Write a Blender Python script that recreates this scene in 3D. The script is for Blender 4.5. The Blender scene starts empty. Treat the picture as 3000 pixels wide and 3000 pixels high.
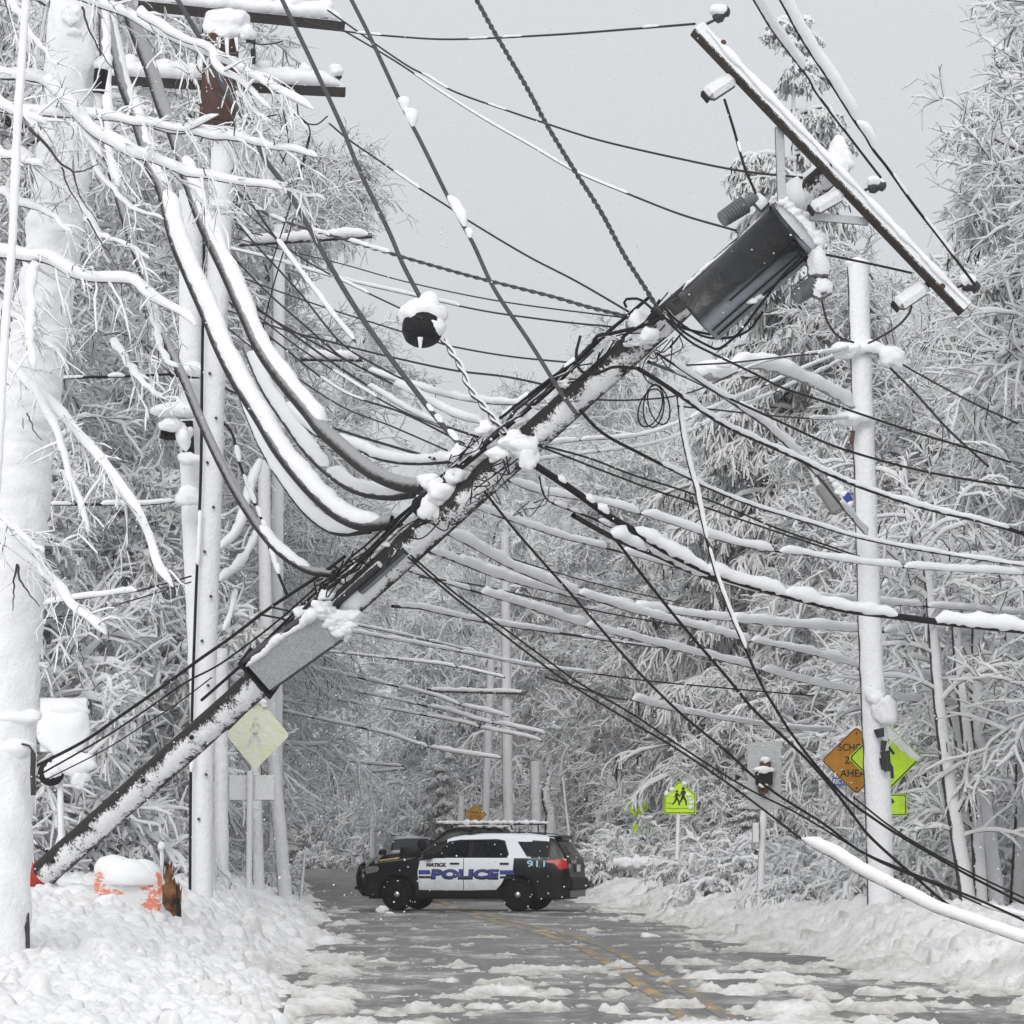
import bpy, math, random
import numpy as np
from mathutils import Vector, Matrix

sc = bpy.context.scene
col = sc.collection
F, HY, CH = 10000.0, 2464.0, 1.6          # focal length in photo pixels, horizon row, eye height

# ------------------------------------------------------------------ camera
cam_d = bpy.data.cameras.new('camera')
cam_d.sensor_width = 36.0
cam_d.sensor_fit = 'HORIZONTAL'
cam_d.lens = 36.0 * F / 3000.0
cam_d.shift_y = (HY - 1500.0) / 3000.0
cam_d.clip_start = 0.5
cam_d.clip_end = 8000.0
cam = bpy.data.objects.new('camera', cam_d)
cam.location = (0, 0, CH)
cam.rotation_euler = (math.radians(90), 0, 0)
col.objects.link(cam)
sc.camera = cam

# ------------------------------------------------------------------ sky (overcast) and soft sun
SUN_EL, SUN_ROT = math.radians(31), math.radians(190)
w = bpy.data.worlds.new('World')
sc.world = w
w.use_nodes = True
nt = w.node_tree
nt.nodes.clear()
out = nt.nodes.new('ShaderNodeOutputWorld')
bg = nt.nodes.new('ShaderNodeBackground')
sky = nt.nodes.new('ShaderNodeTexSky')
sky.sky_type = 'NISHITA'
sky.sun_disc = False
sky.sun_elevation = SUN_EL
sky.sun_rotation = SUN_ROT
sky.dust_density = 5.0
hsv = nt.nodes.new('ShaderNodeHueSaturation')
hsv.inputs['Saturation'].default_value = 0.12
nt.links.new(sky.outputs[0], hsv.inputs['Color'])
tc = nt.nodes.new('ShaderNodeTexCoord')
sep = nt.nodes.new('ShaderNodeSeparateXYZ')
nt.links.new(tc.outputs['Generated'], sep.inputs[0])
ramp = nt.nodes.new('ShaderNodeValToRGB')
ramp.color_ramp.elements[0].position = 0.0
ramp.color_ramp.elements[0].color = (4.75, 4.92, 5.12, 1)
ramp.color_ramp.elements[1].position = 0.9
ramp.color_ramp.elements[1].color = (7.6, 7.7, 7.95, 1)
e = ramp.color_ramp.elements.new(0.25)
e.color = (5.25, 5.42, 5.62, 1)
nt.links.new(sep.outputs['Z'], ramp.inputs[0])
mx = nt.nodes.new('ShaderNodeMixRGB')
mx.inputs[0].default_value = 0.92
nt.links.new(hsv.outputs[0], mx.inputs[1])
nt.links.new(ramp.outputs[0], mx.inputs[2])
nt.links.new(mx.outputs[0], bg.inputs['Color'])
bg.inputs['Strength'].default_value = 0.105
nt.links.new(bg.outputs[0], out.inputs[0])

sun_d = bpy.data.lights.new('sun', 'SUN')
sun_d.energy = 1.0
sun_d.angle = math.radians(32)
sun_d.color = (1.0, 0.98, 0.95)
sun = bpy.data.objects.new('sun', sun_d)
# light travels away from the sun: from behind and to the left of the camera
sun.rotation_euler = (math.radians(90) - SUN_EL, 0, math.radians(-10))
col.objects.link(sun)

sc.view_settings.view_transform = 'Standard'
sc.view_settings.look = 'None'
sc.view_settings.exposure = 0.42
sc.view_settings.gamma = 1.0
sc.cycles.max_bounces = 16
sc.cycles.diffuse_bounces = 14
sc.cycles.transmission_bounces = 12
sc.cycles.glossy_bounces = 3
sc.cycles.volume_bounces = 0
sc.cycles.use_denoising = True

# ------------------------------------------------------------------ helpers
rng = np.random.default_rng(7)
random.seed(7)


def at(px, py, Y):
    return np.array([(px - 1500.0) / F * Y, Y, CH + (HY - py) / F * Y])


def tag(o, label=None, cat=None, group=None, kind=None):
    if label: o['label'] = label
    if cat: o['category'] = cat
    if group: o['group'] = group
    if kind: o['kind'] = kind
    return o


def empty(name, loc, label=None, cat=None, group=None):
    o = bpy.data.objects.new(name, None)
    o.location = tuple(float(v) for v in loc)
    col.objects.link(o)
    return tag(o, label, cat, group)


def link(name, me, parent=None):
    o = bpy.data.objects.new(name, me)
    col.objects.link(o)
    if parent is not None:
        o.parent = parent
        if parent.parent is None:
            L = parent.matrix_basis.inverted()
        else:
            L = (parent.parent.matrix_basis @ parent.matrix_basis).inverted()
        o.matrix_basis = L
    return o


def np_mesh(name, V, Q, mats, midx=None, smooth=True):
    """numpy verts (n,3) and faces (m,4) or (m,3) -> mesh"""
    me = bpy.data.meshes.new(name)
    V = np.asarray(V, dtype=np.float32)
    Q = np.asarray(Q, dtype=np.int32)
    k = Q.shape[1]
    me.vertices.add(len(V))
    me.vertices.foreach_set('co', V.ravel())
    me.loops.add(Q.size)
    me.loops.foreach_set('vertex_index', Q.ravel())
    me.polygons.add(len(Q))
    me.polygons.foreach_set('loop_start', np.arange(0, Q.size, k, dtype=np.int32))
    if midx is not None:
        me.polygons.foreach_set('material_index', np.asarray(midx, dtype=np.int32))
    if smooth:
        me.polygons.foreach_set('use_smooth', np.ones(len(Q), dtype=bool))
    me.update(calc_edges=True)
    for m in mats:
        me.materials.append(m)
    return me


class MB:
    """collects shapes in world space; build() links them as one mesh object"""
    def __init__(s):
        s.v, s.f, s.m, s.sm = [], [], [], []

    def add(s, verts, faces, mat=0, smooth=False):
        b = len(s.v)
        s.v += [tuple(float(c) for c in p) for p in verts]
        for f in faces:
            s.f.append(tuple(b + i for i in f)); s.m.append(mat); s.sm.append(smooth)

    def box(s, c, size, R=None, mat=0, bev=0.0):
        c = np.array(c, float); h = np.array(size, float) / 2
        R = np.eye(3) if R is None else np.array(R, float)
        if bev <= 0:
            P = [c + R @ (h * np.array(q)) for q in
                 [(-1,-1,-1),(1,-1,-1),(1,1,-1),(-1,1,-1),(-1,-1,1),(1,-1,1),(1,1,1),(-1,1,1)]]
            s.add(P, [(0,3,2,1),(4,5,6,7),(0,1,5,4),(1,2,6,5),(2,3,7,6),(3,0,4,7)], mat)
            return
        # bevelled box: three shells
        import itertools
        b = min(bev, min(h) * .9)
        P, idx = [], {}
        for sx, sy, sz in itertools.product((-1, 1), repeat=3):
            for ax in range(3):
                q = np.array([sx, sy, sz]) * (h - b)
                q[ax] = (sx, sy, sz)[ax] * h[ax]
                idx[(sx, sy, sz, ax)] = len(P)
                P.append(c + R @ q)
        fs = []
        for ax in range(3):
            o = [i for i in range(3) if i != ax]
            for sg in (-1, 1):
                loop = []
                for a_, b_ in ((-1,-1),(1,-1),(1,1),(-1,1)):
                    k = [0,0,0]; k[ax] = sg; k[o[0]] = a_; k[o[1]] = b_
                    loop.append(idx[(k[0],k[1],k[2],ax)])
                flip = (sg < 0) ^ (ax == 1)
                fs.append(tuple(reversed(loop)) if flip else tuple(loop))
        for ax in range(3):
            o = [i for i in range(3) if i != ax]
            for a_ in (-1, 1):
                for b_ in (-1, 1):
                    q = []
                    for sg, who in ((-1, o[0]), (1, o[0]), (1, o[1]), (-1, o[1])):
                        k = [0,0,0]; k[ax] = sg; k[o[0]] = a_; k[o[1]] = b_
                        q.append(idx[(k[0],k[1],k[2],who)])
                    fs.append(tuple(q))
        for sx, sy, sz in itertools.product((-1, 1), repeat=3):
            fs.append(tuple(idx[(sx, sy, sz, a)] for a in range(3)))
        s.add(P, fs, mat)

    def cyl(s, p0, p1, r0, r1=None, n=16, mat=0, caps=True, smooth=True):
        p0 = np.array(p0, float); p1 = np.array(p1, float)
        r1 = r0 if r1 is None else r1
        t = p1 - p0; t /= np.linalg.norm(t)
        a = np.cross(t, (0, 0, 1.0))
        if np.linalg.norm(a) < 1e-3: a = np.array((1.0, 0, 0))
        a /= np.linalg.norm(a); b = np.cross(t, a)
        P = []
        for p, r in ((p0, r0), (p1, r1)):
            for i in range(n):
                an = 2 * math.pi * i / n
                P.append(p + r * (a * math.cos(an) + b * math.sin(an)))
        s.add(P, [(i, (i + 1) % n, n + (i + 1) % n, n + i) for i in range(n)], mat, smooth)
        if caps:
            s.add(P[:n], [tuple(reversed(range(n)))], mat)
            s.add(P[n:], [tuple(range(n))], mat)

    def tube(s, pts, r, n=8, mat=0, smooth=True):
        pts = np.array(pts, float)
        K = len(pts)
        r = np.full(K, r) if np.isscalar(r) else np.array(r, float)
        T = np.gradient(pts, axis=0)
        T /= np.linalg.norm(T, axis=1)[:, None] + 1e-9
        a = np.cross(T[0], (0.13, 0.2, 1.0)); a /= np.linalg.norm(a) + 1e-9
        P = []
        for k in range(K):
            a = a - T[k] * a.dot(T[k]); a /= np.linalg.norm(a) + 1e-9
            b = np.cross(T[k], a)
            for i in range(n):
                an = 2 * math.pi * i / n
                P.append(pts[k] + r[k] * (a * math.cos(an) + b * math.sin(an)))
        fs = [(k*n+i, k*n+(i+1) % n, (k+1)*n+(i+1) % n, (k+1)*n+i) for k in range(K-1) for i in range(n)]
        s.add(P, fs, mat, smooth)
        s.add(P[:n], [tuple(reversed(range(n)))], mat)
        s.add(P[-n:], [tuple(range(n))], mat)

    def lathe(s, base, axis, prof, n=20, mat=0, smooth=True):
        """prof: list of (distance along axis, radius)"""
        base = np.array(base, float); axis = np.array(axis, float); axis /= np.linalg.norm(axis)
        a = np.cross(axis, (0, 0, 1.0))
        if np.linalg.norm(a) < 1e-3: a = np.array((1.0, 0, 0))
        a /= np.linalg.norm(a); b = np.cross(axis, a)
        P = []
        for h, r in prof:
            for i in range(n):
                an = 2 * math.pi * i / n
                P.append(base + axis * h + max(r, 1e-4) * (a * math.cos(an) + b * math.sin(an)))
        K = len(prof)
        s.add(P, [(k*n+i, k*n+(i+1) % n, (k+1)*n+(i+1) % n, (k+1)*n+i) for k in range(K-1) for i in range(n)], mat, smooth)
        s.add(P[:n], [tuple(reversed(range(n)))], mat)
        s.add(P[-n:], [tuple(range(n))], mat)

    def blob(s, c, rad, mat=0, seed=0, amp=0.12, nu=14, nv=9, flat=None):
        """lumpy ellipsoid"""
        rr = np.random.default_rng(seed + 11)
        c = np.array(c, float); rad = np.array(rad, float)
        nu, nv = int(nu * 1.5), int(nv * 1.5)
        kv = np.concatenate([rr.normal(size=(7, 3)) * 1.6, rr.normal(size=(9, 3)) * 4.0, rr.normal(size=(10, 3)) * 8.0])
        kp = rr.uniform(0, 6.28, 26); ka = np.concatenate([np.full(7, .42), np.full(9, .20), np.full(10, .10)])
        P = []
        for j in range(nv + 1):
            th = math.pi * j / nv
            for i in range(nu):
                an = 2 * math.pi * i / nu
                d = np.array((math.sin(th) * math.cos(an), math.sin(th) * math.sin(an), math.cos(th)))
                k = 1 + amp * 1.25 * float(np.sum(ka * np.sin(kv @ d + kp)))
                q = d * rad * k
                if flat is not None and q[2] < -flat * rad[2]: q[2] = -flat * rad[2]
                P.append(c + q)
        s.add(P, [(j*nu+i, (j+1)*nu+i, (j+1)*nu+(i+1) % nu, j*nu+(i+1) % nu) for j in range(nv) for i in range(nu)], mat, True)

    def poly(s, pts, mat=0, thick=0.0, nrm=None):
        """flat polygon, optionally extruded back by thick along -nrm"""
        pts = [np.array(p, float) for p in pts]
        n = len(pts)
        if thick <= 0:
            s.add(pts, [tuple(range(n))], mat); return
        nrm = np.array(nrm, float)
        back = [p - nrm * thick for p in pts]
        s.add(pts + back, [tuple(range(n)), tuple(range(2*n-1, n-1, -1))] +
              [((i + 1) % n, i, n + i, n + (i + 1) % n) for i in range(n)], mat)

    def build_pieces(s, name, mats, parent=None):
        """one object for each connected piece"""
        up = list(range(len(s.v)))
        key = {}
        for i, p in enumerate(s.v):
            k = (round(p[0], 5), round(p[1], 5), round(p[2], 5)); up[i] = key.setdefault(k, i)
        def root(i):
            while up[i] != i: up[i] = up[up[i]]; i = up[i]
            return i
        for f in s.f:
            r0 = root(f[0])
            for i in f[1:]:
                r1 = root(i)
                if r1 != r0: up[r1] = r0
        groups = {}
        for j, f in enumerate(s.f): groups.setdefault(root(f[0]), []).append(j)
        for fs in groups.values():
            q = MB(); mp = {}
            for j in fs:
                t = []
                for i in s.f[j]:
                    if i not in mp: mp[i] = len(q.v); q.v.append(s.v[i])
                    t.append(mp[i])
                q.f.append(tuple(t)); q.m.append(s.m[j]); q.sm.append(s.sm[j])
            q.build(name, mats, parent)

    def build(s, name, mats, parent=None):
        me = bpy.data.meshes.new(name)
        me.from_pydata(s.v, [], s.f)
        mats = mats if isinstance(mats, (list, tuple)) else [mats]
        for m in mats: me.materials.append(m)
        me.polygons.foreach_set('material_index', np.array(s.m, dtype=np.int32))
        me.polygons.foreach_set('use_smooth', np.array(s.sm, dtype=bool))
        me.update()
        return link(name, me, parent)


def frame(axis, front):
    """columns: x = side, y = front, z = axis"""
    z = np.array(axis, float); z /= np.linalg.norm(z)
    y = np.array(front, float); y -= z * y.dot(z); y /= np.linalg.norm(y)
    x = np.cross(y, z)
    return np.stack([x, y, z], axis=1)


# ---- value noise
def _hash(i, j, s):
    h = (i * 374761393 + j * 668265263 + s * 974634777) & 0xffffffff
    h = ((h ^ (h >> 13)) * 1274126177) & 0xffffffff
    return ((h ^ (h >> 16)) & 0xffff) / 65535.0


def vnoise(x, y, s=0):
    xi = np.floor(x).astype(np.int64); yi = np.floor(y).astype(np.int64)
    fx = x - xi; fy = y - yi
    fx = fx*fx*(3-2*fx); fy = fy*fy*(3-2*fy)
    a = _hash(xi, yi, s); b = _hash(xi+1, yi, s); c = _hash(xi, yi+1, s); d = _hash(xi+1, yi+1, s)
    return (a*(1-fx)+b*fx)*(1-fy) + (c*(1-fx)+d*fx)*fy


def fbm(x, y, s=0, o=4):
    t = 0; a = .5
    for k in range(o):
        t = t + a * vnoise(x * 2**k, y * 2**k, s + k * 17); a *= .5
    return t


# ------------------------------------------------------------------ materials
def new_mat(name):
    m = bpy.data.materials.new(name); m.use_nodes = True
    n = m.node_tree
    return m, n, n.nodes['Principled BSDF']


def noise_node(n, scale, detail=4, rough=.6, coord='Object', vec=None):
    t = n.nodes.new('ShaderNodeTexNoise')
    t.inputs['Scale'].default_value = scale; t.inputs['Detail'].default_value = detail
    t.inputs['Roughness'].default_value = rough
    if vec is None:
        c = n.nodes.new('ShaderNodeTexCoord'); n.links.new(c.outputs[coord], t.inputs['Vector'])
    else:
        n.links.new(vec, t.inputs['Vector'])
    return t


def simple(name, rgb, rough=.6, metal=0.0, var=.15, scale=6.0, bump=0.0, bscale=30., coat=0.0, spec=None):
    m, n, b = new_mat(name)
    b.inputs['Roughness'].default_value = rough
    b.inputs['Metallic'].default_value = metal
    if coat: b.inputs['Coat Weight'].default_value = coat
    if spec is not None: b.inputs['Specular IOR Level'].default_value = spec
    t = noise_node(n, scale)
    r = n.nodes.new('ShaderNodeValToRGB')
    r.color_ramp.elements[0].position = .3; r.color_ramp.elements[1].position = .7
    r.color_ramp.elements[0].color = tuple(c * (1 - var) for c in rgb) + (1,)
    r.color_ramp.elements[1].color = tuple(min(1, c * (1 + var)) for c in rgb) + (1,)
    n.links.new(t.outputs[0], r.inputs[0]); n.links.new(r.outputs[0], b.inputs['Base Color'])
    if bump:
        t2 = noise_node(n, bscale, 5)
        bp = n.nodes.new('ShaderNodeBump'); bp.inputs['Strength'].default_value = bump; bp.inputs['Distance'].default_value = .02
        n.links.new(t2.outputs[0], bp.inputs['Height']); n.links.new(bp.outputs[0], b.inputs['Normal'])
    return m


SNOW = (.87, .875, .89)


def plaster(name, rgb, wind, thr, amp=.35, scale=7.0, soft=.06, rough=.75, stretch=None, snow=SNOW, grain=.5, fine=0.0):
    """surface with wind driven snow stuck where it faces the wind, ragged by noise"""
    m, n, b = new_mat(name)
    wv = np.array(wind, float); wv /= np.linalg.norm(wv)
    g = n.nodes.new('ShaderNodeNewGeometry')
    d = n.nodes.new('ShaderNodeVectorMath'); d.operation = 'DOT_PRODUCT'
    n.links.new(g.outputs['Normal'], d.inputs[0]); d.inputs[1].default_value = tuple(wv)
    t = noise_node(n, scale, 6, .65, vec=g.outputs['Position'])
    a = n.nodes.new('ShaderNodeMath'); a.operation = 'MULTIPLY_ADD'
    n.links.new(t.outputs[0], a.inputs[0]); a.inputs[1].default_value = amp * 2; n.links.new(d.outputs['Value'], a.inputs[2])
    src = a.outputs[0]; off = amp
    if fine:
        t3 = noise_node(n, scale * 9, 3, .7, vec=g.outputs['Position'])
        a3 = n.nodes.new('ShaderNodeMath'); a3.operation = 'MULTIPLY_ADD'
        n.links.new(t3.outputs[0], a3.inputs[0]); a3.inputs[1].default_value = fine * 2; n.links.new(src, a3.inputs[2])
        src = a3.outputs[0]; off += fine
    mr = n.nodes.new('ShaderNodeMapRange')
    mr.inputs['From Min'].default_value = thr + off - soft; mr.inputs['From Max'].default_value = thr + off + soft
    n.links.new(src, mr.inputs['Value'])
    mix = n.nodes.new('ShaderNodeMixRGB')
    n.links.new(mr.outputs[0], mix.inputs[0])
    t2 = noise_node(n, scale * 3, 4, .6, vec=g.outputs['Position'])
    r = n.nodes.new('ShaderNodeValToRGB')
    r.color_ramp.elements[0].color = tuple(c * .7 for c in rgb) + (1,); r.color_ramp.elements[1].color = tuple(min(1, c * 1.4) for c in rgb) + (1,)
    r.color_ramp.elements[0].position = .3; r.color_ramp.elements[1].position = .7
    n.links.new(t2.outputs[0], r.inputs[0]); n.links.new(r.outputs[0], mix.inputs[1])
    t4 = noise_node(n, 60, 3, .8, vec=g.outputs['Position'])
    r4 = n.nodes.new('ShaderNodeValToRGB')
    k = 1 - .45 * grain
    r4.color_ramp.elements[0].color = tuple(c * k for c in snow) + (1,); r4.color_ramp.elements[1].color = tuple(snow) + (1,)
    r4.color_ramp.elements[0].position = .25; r4.color_ramp.elements[1].position = .6
    n.links.new(t4.outputs[0], r4.inputs[0]); n.links.new(r4.outputs[0], mix.inputs[2])
    n.links.new(mix.outputs[0], b.inputs['Base Color'])
    b.inputs['Roughness'].default_value = rough
    bp = n.nodes.new('ShaderNodeBump'); bp.inputs['Strength'].default_value = .5; bp.inputs['Distance'].default_value = .03
    n.links.new(mr.outputs[0], bp.inputs['Height'])
    bp2 = n.nodes.new('ShaderNodeBump'); bp2.inputs['Strength'].default_value = .55; bp2.inputs['Distance'].default_value = .045
    n.links.new(t2.outputs[0], bp2.inputs['Height']); n.links.new(bp.outputs[0], bp2.inputs['Normal'])
    n.links.new(bp2.outputs[0], b.inputs['Normal'])
    return m


M = {}
M['snow'] = simple('snow', SNOW, .7, var=.03, scale=3, bump=.35, bscale=14)
M['snow_twig'] = simple('twig_snow', (.93, .935, .945), .7, var=.02, scale=2)
def twig_snow():
    # thin snow on twigs lets light through
    m, n, b = new_mat('twig_snow')
    n.nodes.remove(b)
    o = n.nodes['Material Output']
    d = n.nodes.new('ShaderNodeBsdfDiffuse'); d.inputs['Color'].default_value = (.96, .965, .97, 1)
    t = n.nodes.new('ShaderNodeBsdfTranslucent'); t.inputs['Color'].default_value = (.96, .965, .975, 1)
    mx_ = n.nodes.new('ShaderNodeMixShader'); mx_.inputs[0].default_value = .30
    n.links.new(d.outputs[0], mx_.inputs[1]); n.links.new(t.outputs[0], mx_.inputs[2]); n.links.new(mx_.outputs[0], o.inputs['Surface'])
    return m
M['snow_twig'] = twig_snow()
M['bark'] = simple('bark', (.05, .045, .042), .85, var=.4, scale=9)
M['bark_far'] = simple('twig_bark', (.085, .078, .074), .85, var=.3, scale=3)
M['needles'] = simple('needles', (.035, .042, .035), .8, var=.4, scale=4)
M['trunk'] = plaster('trunk_bark', (.05, .045, .042), (.25, -.9, .3), .45, amp=.5, scale=3.0, fine=.15)
M['cable'] = simple('cable', (.012, .012, .013), .55, var=.3, scale=20, spec=.2)
M['cable_grey'] = simple('weathered_cable', (.065, .065, .068), .6, var=.4, scale=30, spec=.3)
M['cable_frost'] = plaster('frosted_cable', (.03, .03, .032), (.3, -.5, .8), .35, amp=.55, scale=14, fine=.25)
M['cable_ribbed'] = plaster('ribbed_cable', (.022, .021, .021), (.4, -.3, .85), .12, amp=.4, scale=22, fine=.55, soft=.2, snow=(.42, .42, .43))
M['steel'] = simple('galvanised_steel', (.32, .33, .34), .45, .6, var=.2, scale=15)
M['dark_steel'] = simple('dark_steel', (.04, .04, .042), .5, .3, var=.3, scale=15)
M['black'] = simple('black_plastic', (.008, .008, .009), .6, var=.2, spec=.25)
M['pole_lean'] = plaster('creosoted_wood', (.014, .012, .011), (.24, -.93, -.28), .66, amp=.62, scale=3.6, fine=.42, soft=.06)
M['pole_white'] = plaster('snow_plastered_wood', (.045, .04, .037), (.45, -.89, .12), -.12, amp=.12, scale=4, fine=.07, grain=.25)
M['pole_mid'] = plaster('snow_patched_wood', (.045, .04, .037), (.45, -.89, .12), .0, amp=.3, scale=5, fine=.15)
M['wood_brown'] = simple('reddish_brown_wood', (.060, .026, .018), .7, var=.5, scale=7, bump=.4)
M['arm_wood'] = plaster('crossarm_wood', (.035, .024, .02), (.3, -.75, .55), .52, amp=.30, scale=9, fine=.35)
M['arm_dark'] = plaster('dark_crossarm_wood', (.030, .024, .022), (.1, -.3, .95), .55, amp=.3, scale=7, fine=.3)
M['can'] = plaster('black_paint_painted_reflection', (.011, .0115, .012), (.52, -.42, -.74), .66, amp=.10, scale=2.2, fine=.05, soft=.10, rough=.4, snow=(.20, .225, .25), grain=.25)  # grey underside is the snowy ground's reflection painted into the colour
M['can_box'] = plaster('frosted_steel_box', (.05, .052, .055), (.2, -.97, .1), .55, amp=.1, scale=9, fine=.5, soft=.2, snow=(.6, .61, .63))
M['lamp'] = simple('lamp_housing', (.3, .3, .3), .5)
M['sign_steel'] = simple('sign_back', (.28, .28, .28), .5, .5)
M['yg'] = simple('fluorescent_yellow_green', (.54, .82, .02), .5, var=.10, scale=9)
M['yg_snow'] = plaster('snowed_yellow_green', (.55, .84, .02), (.2, -.97, .1), .66, amp=.35, scale=3.5, fine=.18, soft=.35, snow=(.86, .88, .72), grain=.15)
M['orange'] = simple('orange_sign', (.52, .225, .016), .55, var=.16, scale=9)
M['amber'] = simple('amber_sign', (.62, .33, .02), .5, var=.08)
M['sign_black'] = simple('sign_legend_black', (.015, .015, .015), .5)
M['blue_sign'] = simple('blue_sign', (.03, .12, .38), .5)
M['white_sign'] = simple('white_legend', (.8, .8, .8), .5)
M['blue_tag'] = simple('blue_tag', (.006, .03, .26), .5)
M['red_band'] = simple('red_band', (.42, .03, .012), .6, var=.3, scale=9)
M['barrier_old'] = plaster('orange_plastic', (.72, .10, .045), (.1, -.98, .2), .86, amp=.45, scale=5.5, fine=.25, soft=.25)
M['stump'] = simple('splintered_wood', (.17, .078, .030), .8, var=.9, scale=7, bump=.8, bscale=18)
M['stump_bark'] = simple('weathered_pole_skin', (.02, .015, .012), .8, var=.5)
M['glass'] = simple('dark_glass', (.006, .007, .008), .08, var=.1, spec=.25)
M['car_black'] = simple('black_car_paint', (.006, .006, .0075), .3, var=.1, spec=.3)
M['car_white'] = simple('white_car_paint', (.74, .77, .83), .3, var=.03, coat=.3)
M['car_silver'] = simple('silver_car_paint', (.4, .41, .42), .3, .3, var=.05)
M['tyre'] = simple('tyre_rubber', (.007, .007, .007), .9, var=.3, spec=.15)
M['rim'] = simple('black_rim', (.012, .012, .013), .5, .2, spec=.3)
M['chrome'] = simple('hub_chrome', (.55, .55, .54), .25, .9, var=.1)
M['stripe_blue'] = simple('stripe_blue', (.035, .05, .30), .4)
M['text_blue'] = simple('lettering_blue', (.05, .06, .26), .4)
M['text_dark'] = simple('lettering_black', (.01, .01, .012), .4)
M['text_cyan'] = simple('lettering_pale_blue', (.35, .62, .75), .4)
M['red_lamp'] = simple('red_lamp_glass', (.5, .012, .015), .2, var=.2)
M['headlamp'] = simple('headlamp_glass', (.22, .21, .21), .12, var=.3)
M['plow'] = simple('yellow_beam', (.62, .40, .10), .5)
M['insulator'] = simple('grey_porcelain', (.12, .13, .14), .3, var=.3)
M['cover'] = plaster('snowed_insulator_cover', (.13, .13, .13), (.1, -.7, .7), .15, amp=.2, scale=8)
M['cabinet'] = plaster('snowed_cabinet', (.25, .27, .26), (.2, -.95, .2), .7, amp=.25, scale=4, fine=.2, soft=.2)
M['rust'] = simple('rusty_lens', (.09, .035, .022), .6, var=.4)


def barrier_mat():
    m, n, b = new_mat('snow_caked_orange_plastic')
    g = n.nodes.new('ShaderNodeNewGeometry'); mp = n.nodes.new('ShaderNodeMapping'); mp.inputs['Scale'].default_value = (1, 1, 1.9)
    n.links.new(g.outputs['Position'], mp.inputs['Vector'])
    t1 = noise_node(n, 2.6, 2, .5, vec=mp.outputs[0]); t2 = noise_node(n, 15, 6, .75, vec=mp.outputs[0])
    ad = n.nodes.new('ShaderNodeMath'); ad.operation = 'MULTIPLY_ADD'
    n.links.new(t2.outputs[0], ad.inputs[0]); ad.inputs[1].default_value = .9; n.links.new(t1.outputs[0], ad.inputs[2])
    r = n.nodes.new('ShaderNodeValToRGB'); els = r.color_ramp.elements
    els[0].position = .955; els[0].color = (.84, .84, .855, 1); els[1].position = 1.035; els[1].color = (.80, .26, .17, 1)
    e1 = els.new(.975); e1.color = (.84, .62, .57, 1)
    n.links.new(ad.outputs[0], r.inputs[0]); n.links.new(r.outputs[0], b.inputs['Base Color']); b.inputs['Roughness'].default_value = .7
    bp = n.nodes.new('ShaderNodeBump'); bp.inputs['Strength'].default_value = .7; bp.inputs['Distance'].default_value = .04; bp.invert = True
    n.links.new(ad.outputs[0], bp.inputs['Height']); n.links.new(bp.outputs[0], b.inputs['Normal'])
    return m
M['barrier'] = barrier_mat()


def dirty_paint(name, rgb, dirt, z0, z1, rough=.3, spec=.3):
    # road salt and grime thrown up the lower body
    m, n, b = new_mat(name)
    g = n.nodes.new('ShaderNodeNewGeometry'); sp_ = n.nodes.new('ShaderNodeSeparateXYZ'); n.links.new(g.outputs['Position'], sp_.inputs[0])
    t = noise_node(n, 5, 6, .7, vec=g.outputs['Position'])
    ad = n.nodes.new('ShaderNodeMath'); ad.operation = 'MULTIPLY_ADD'; n.links.new(t.outputs[0], ad.inputs[0]); ad.inputs[1].default_value = -.7; n.links.new(sp_.outputs['Z'], ad.inputs[2])
    mr = n.nodes.new('ShaderNodeMapRange'); mr.inputs['From Min'].default_value = z1 - .35; mr.inputs['From Max'].default_value = z0 - .35
    n.links.new(ad.outputs[0], mr.inputs['Value'])
    mx_ = n.nodes.new('ShaderNodeMixRGB'); n.links.new(mr.outputs[0], mx_.inputs[0]); mx_.inputs[1].default_value = tuple(rgb) + (1,); mx_.inputs[2].default_value = tuple(dirt) + (1,)
    n.links.new(mx_.outputs[0], b.inputs['Base Color']); b.inputs['Roughness'].default_value = rough; b.inputs['Specular IOR Level'].default_value = spec
    return m
M['car_black'] = dirty_paint('black_car_paint', (.005, .005, .0065), (.022, .021, .020), .25, .75)
M['car_white'] = dirty_paint('white_car_paint', (.83, .86, .91), (.52, .51, .49), .30, .75, spec=.5)


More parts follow.
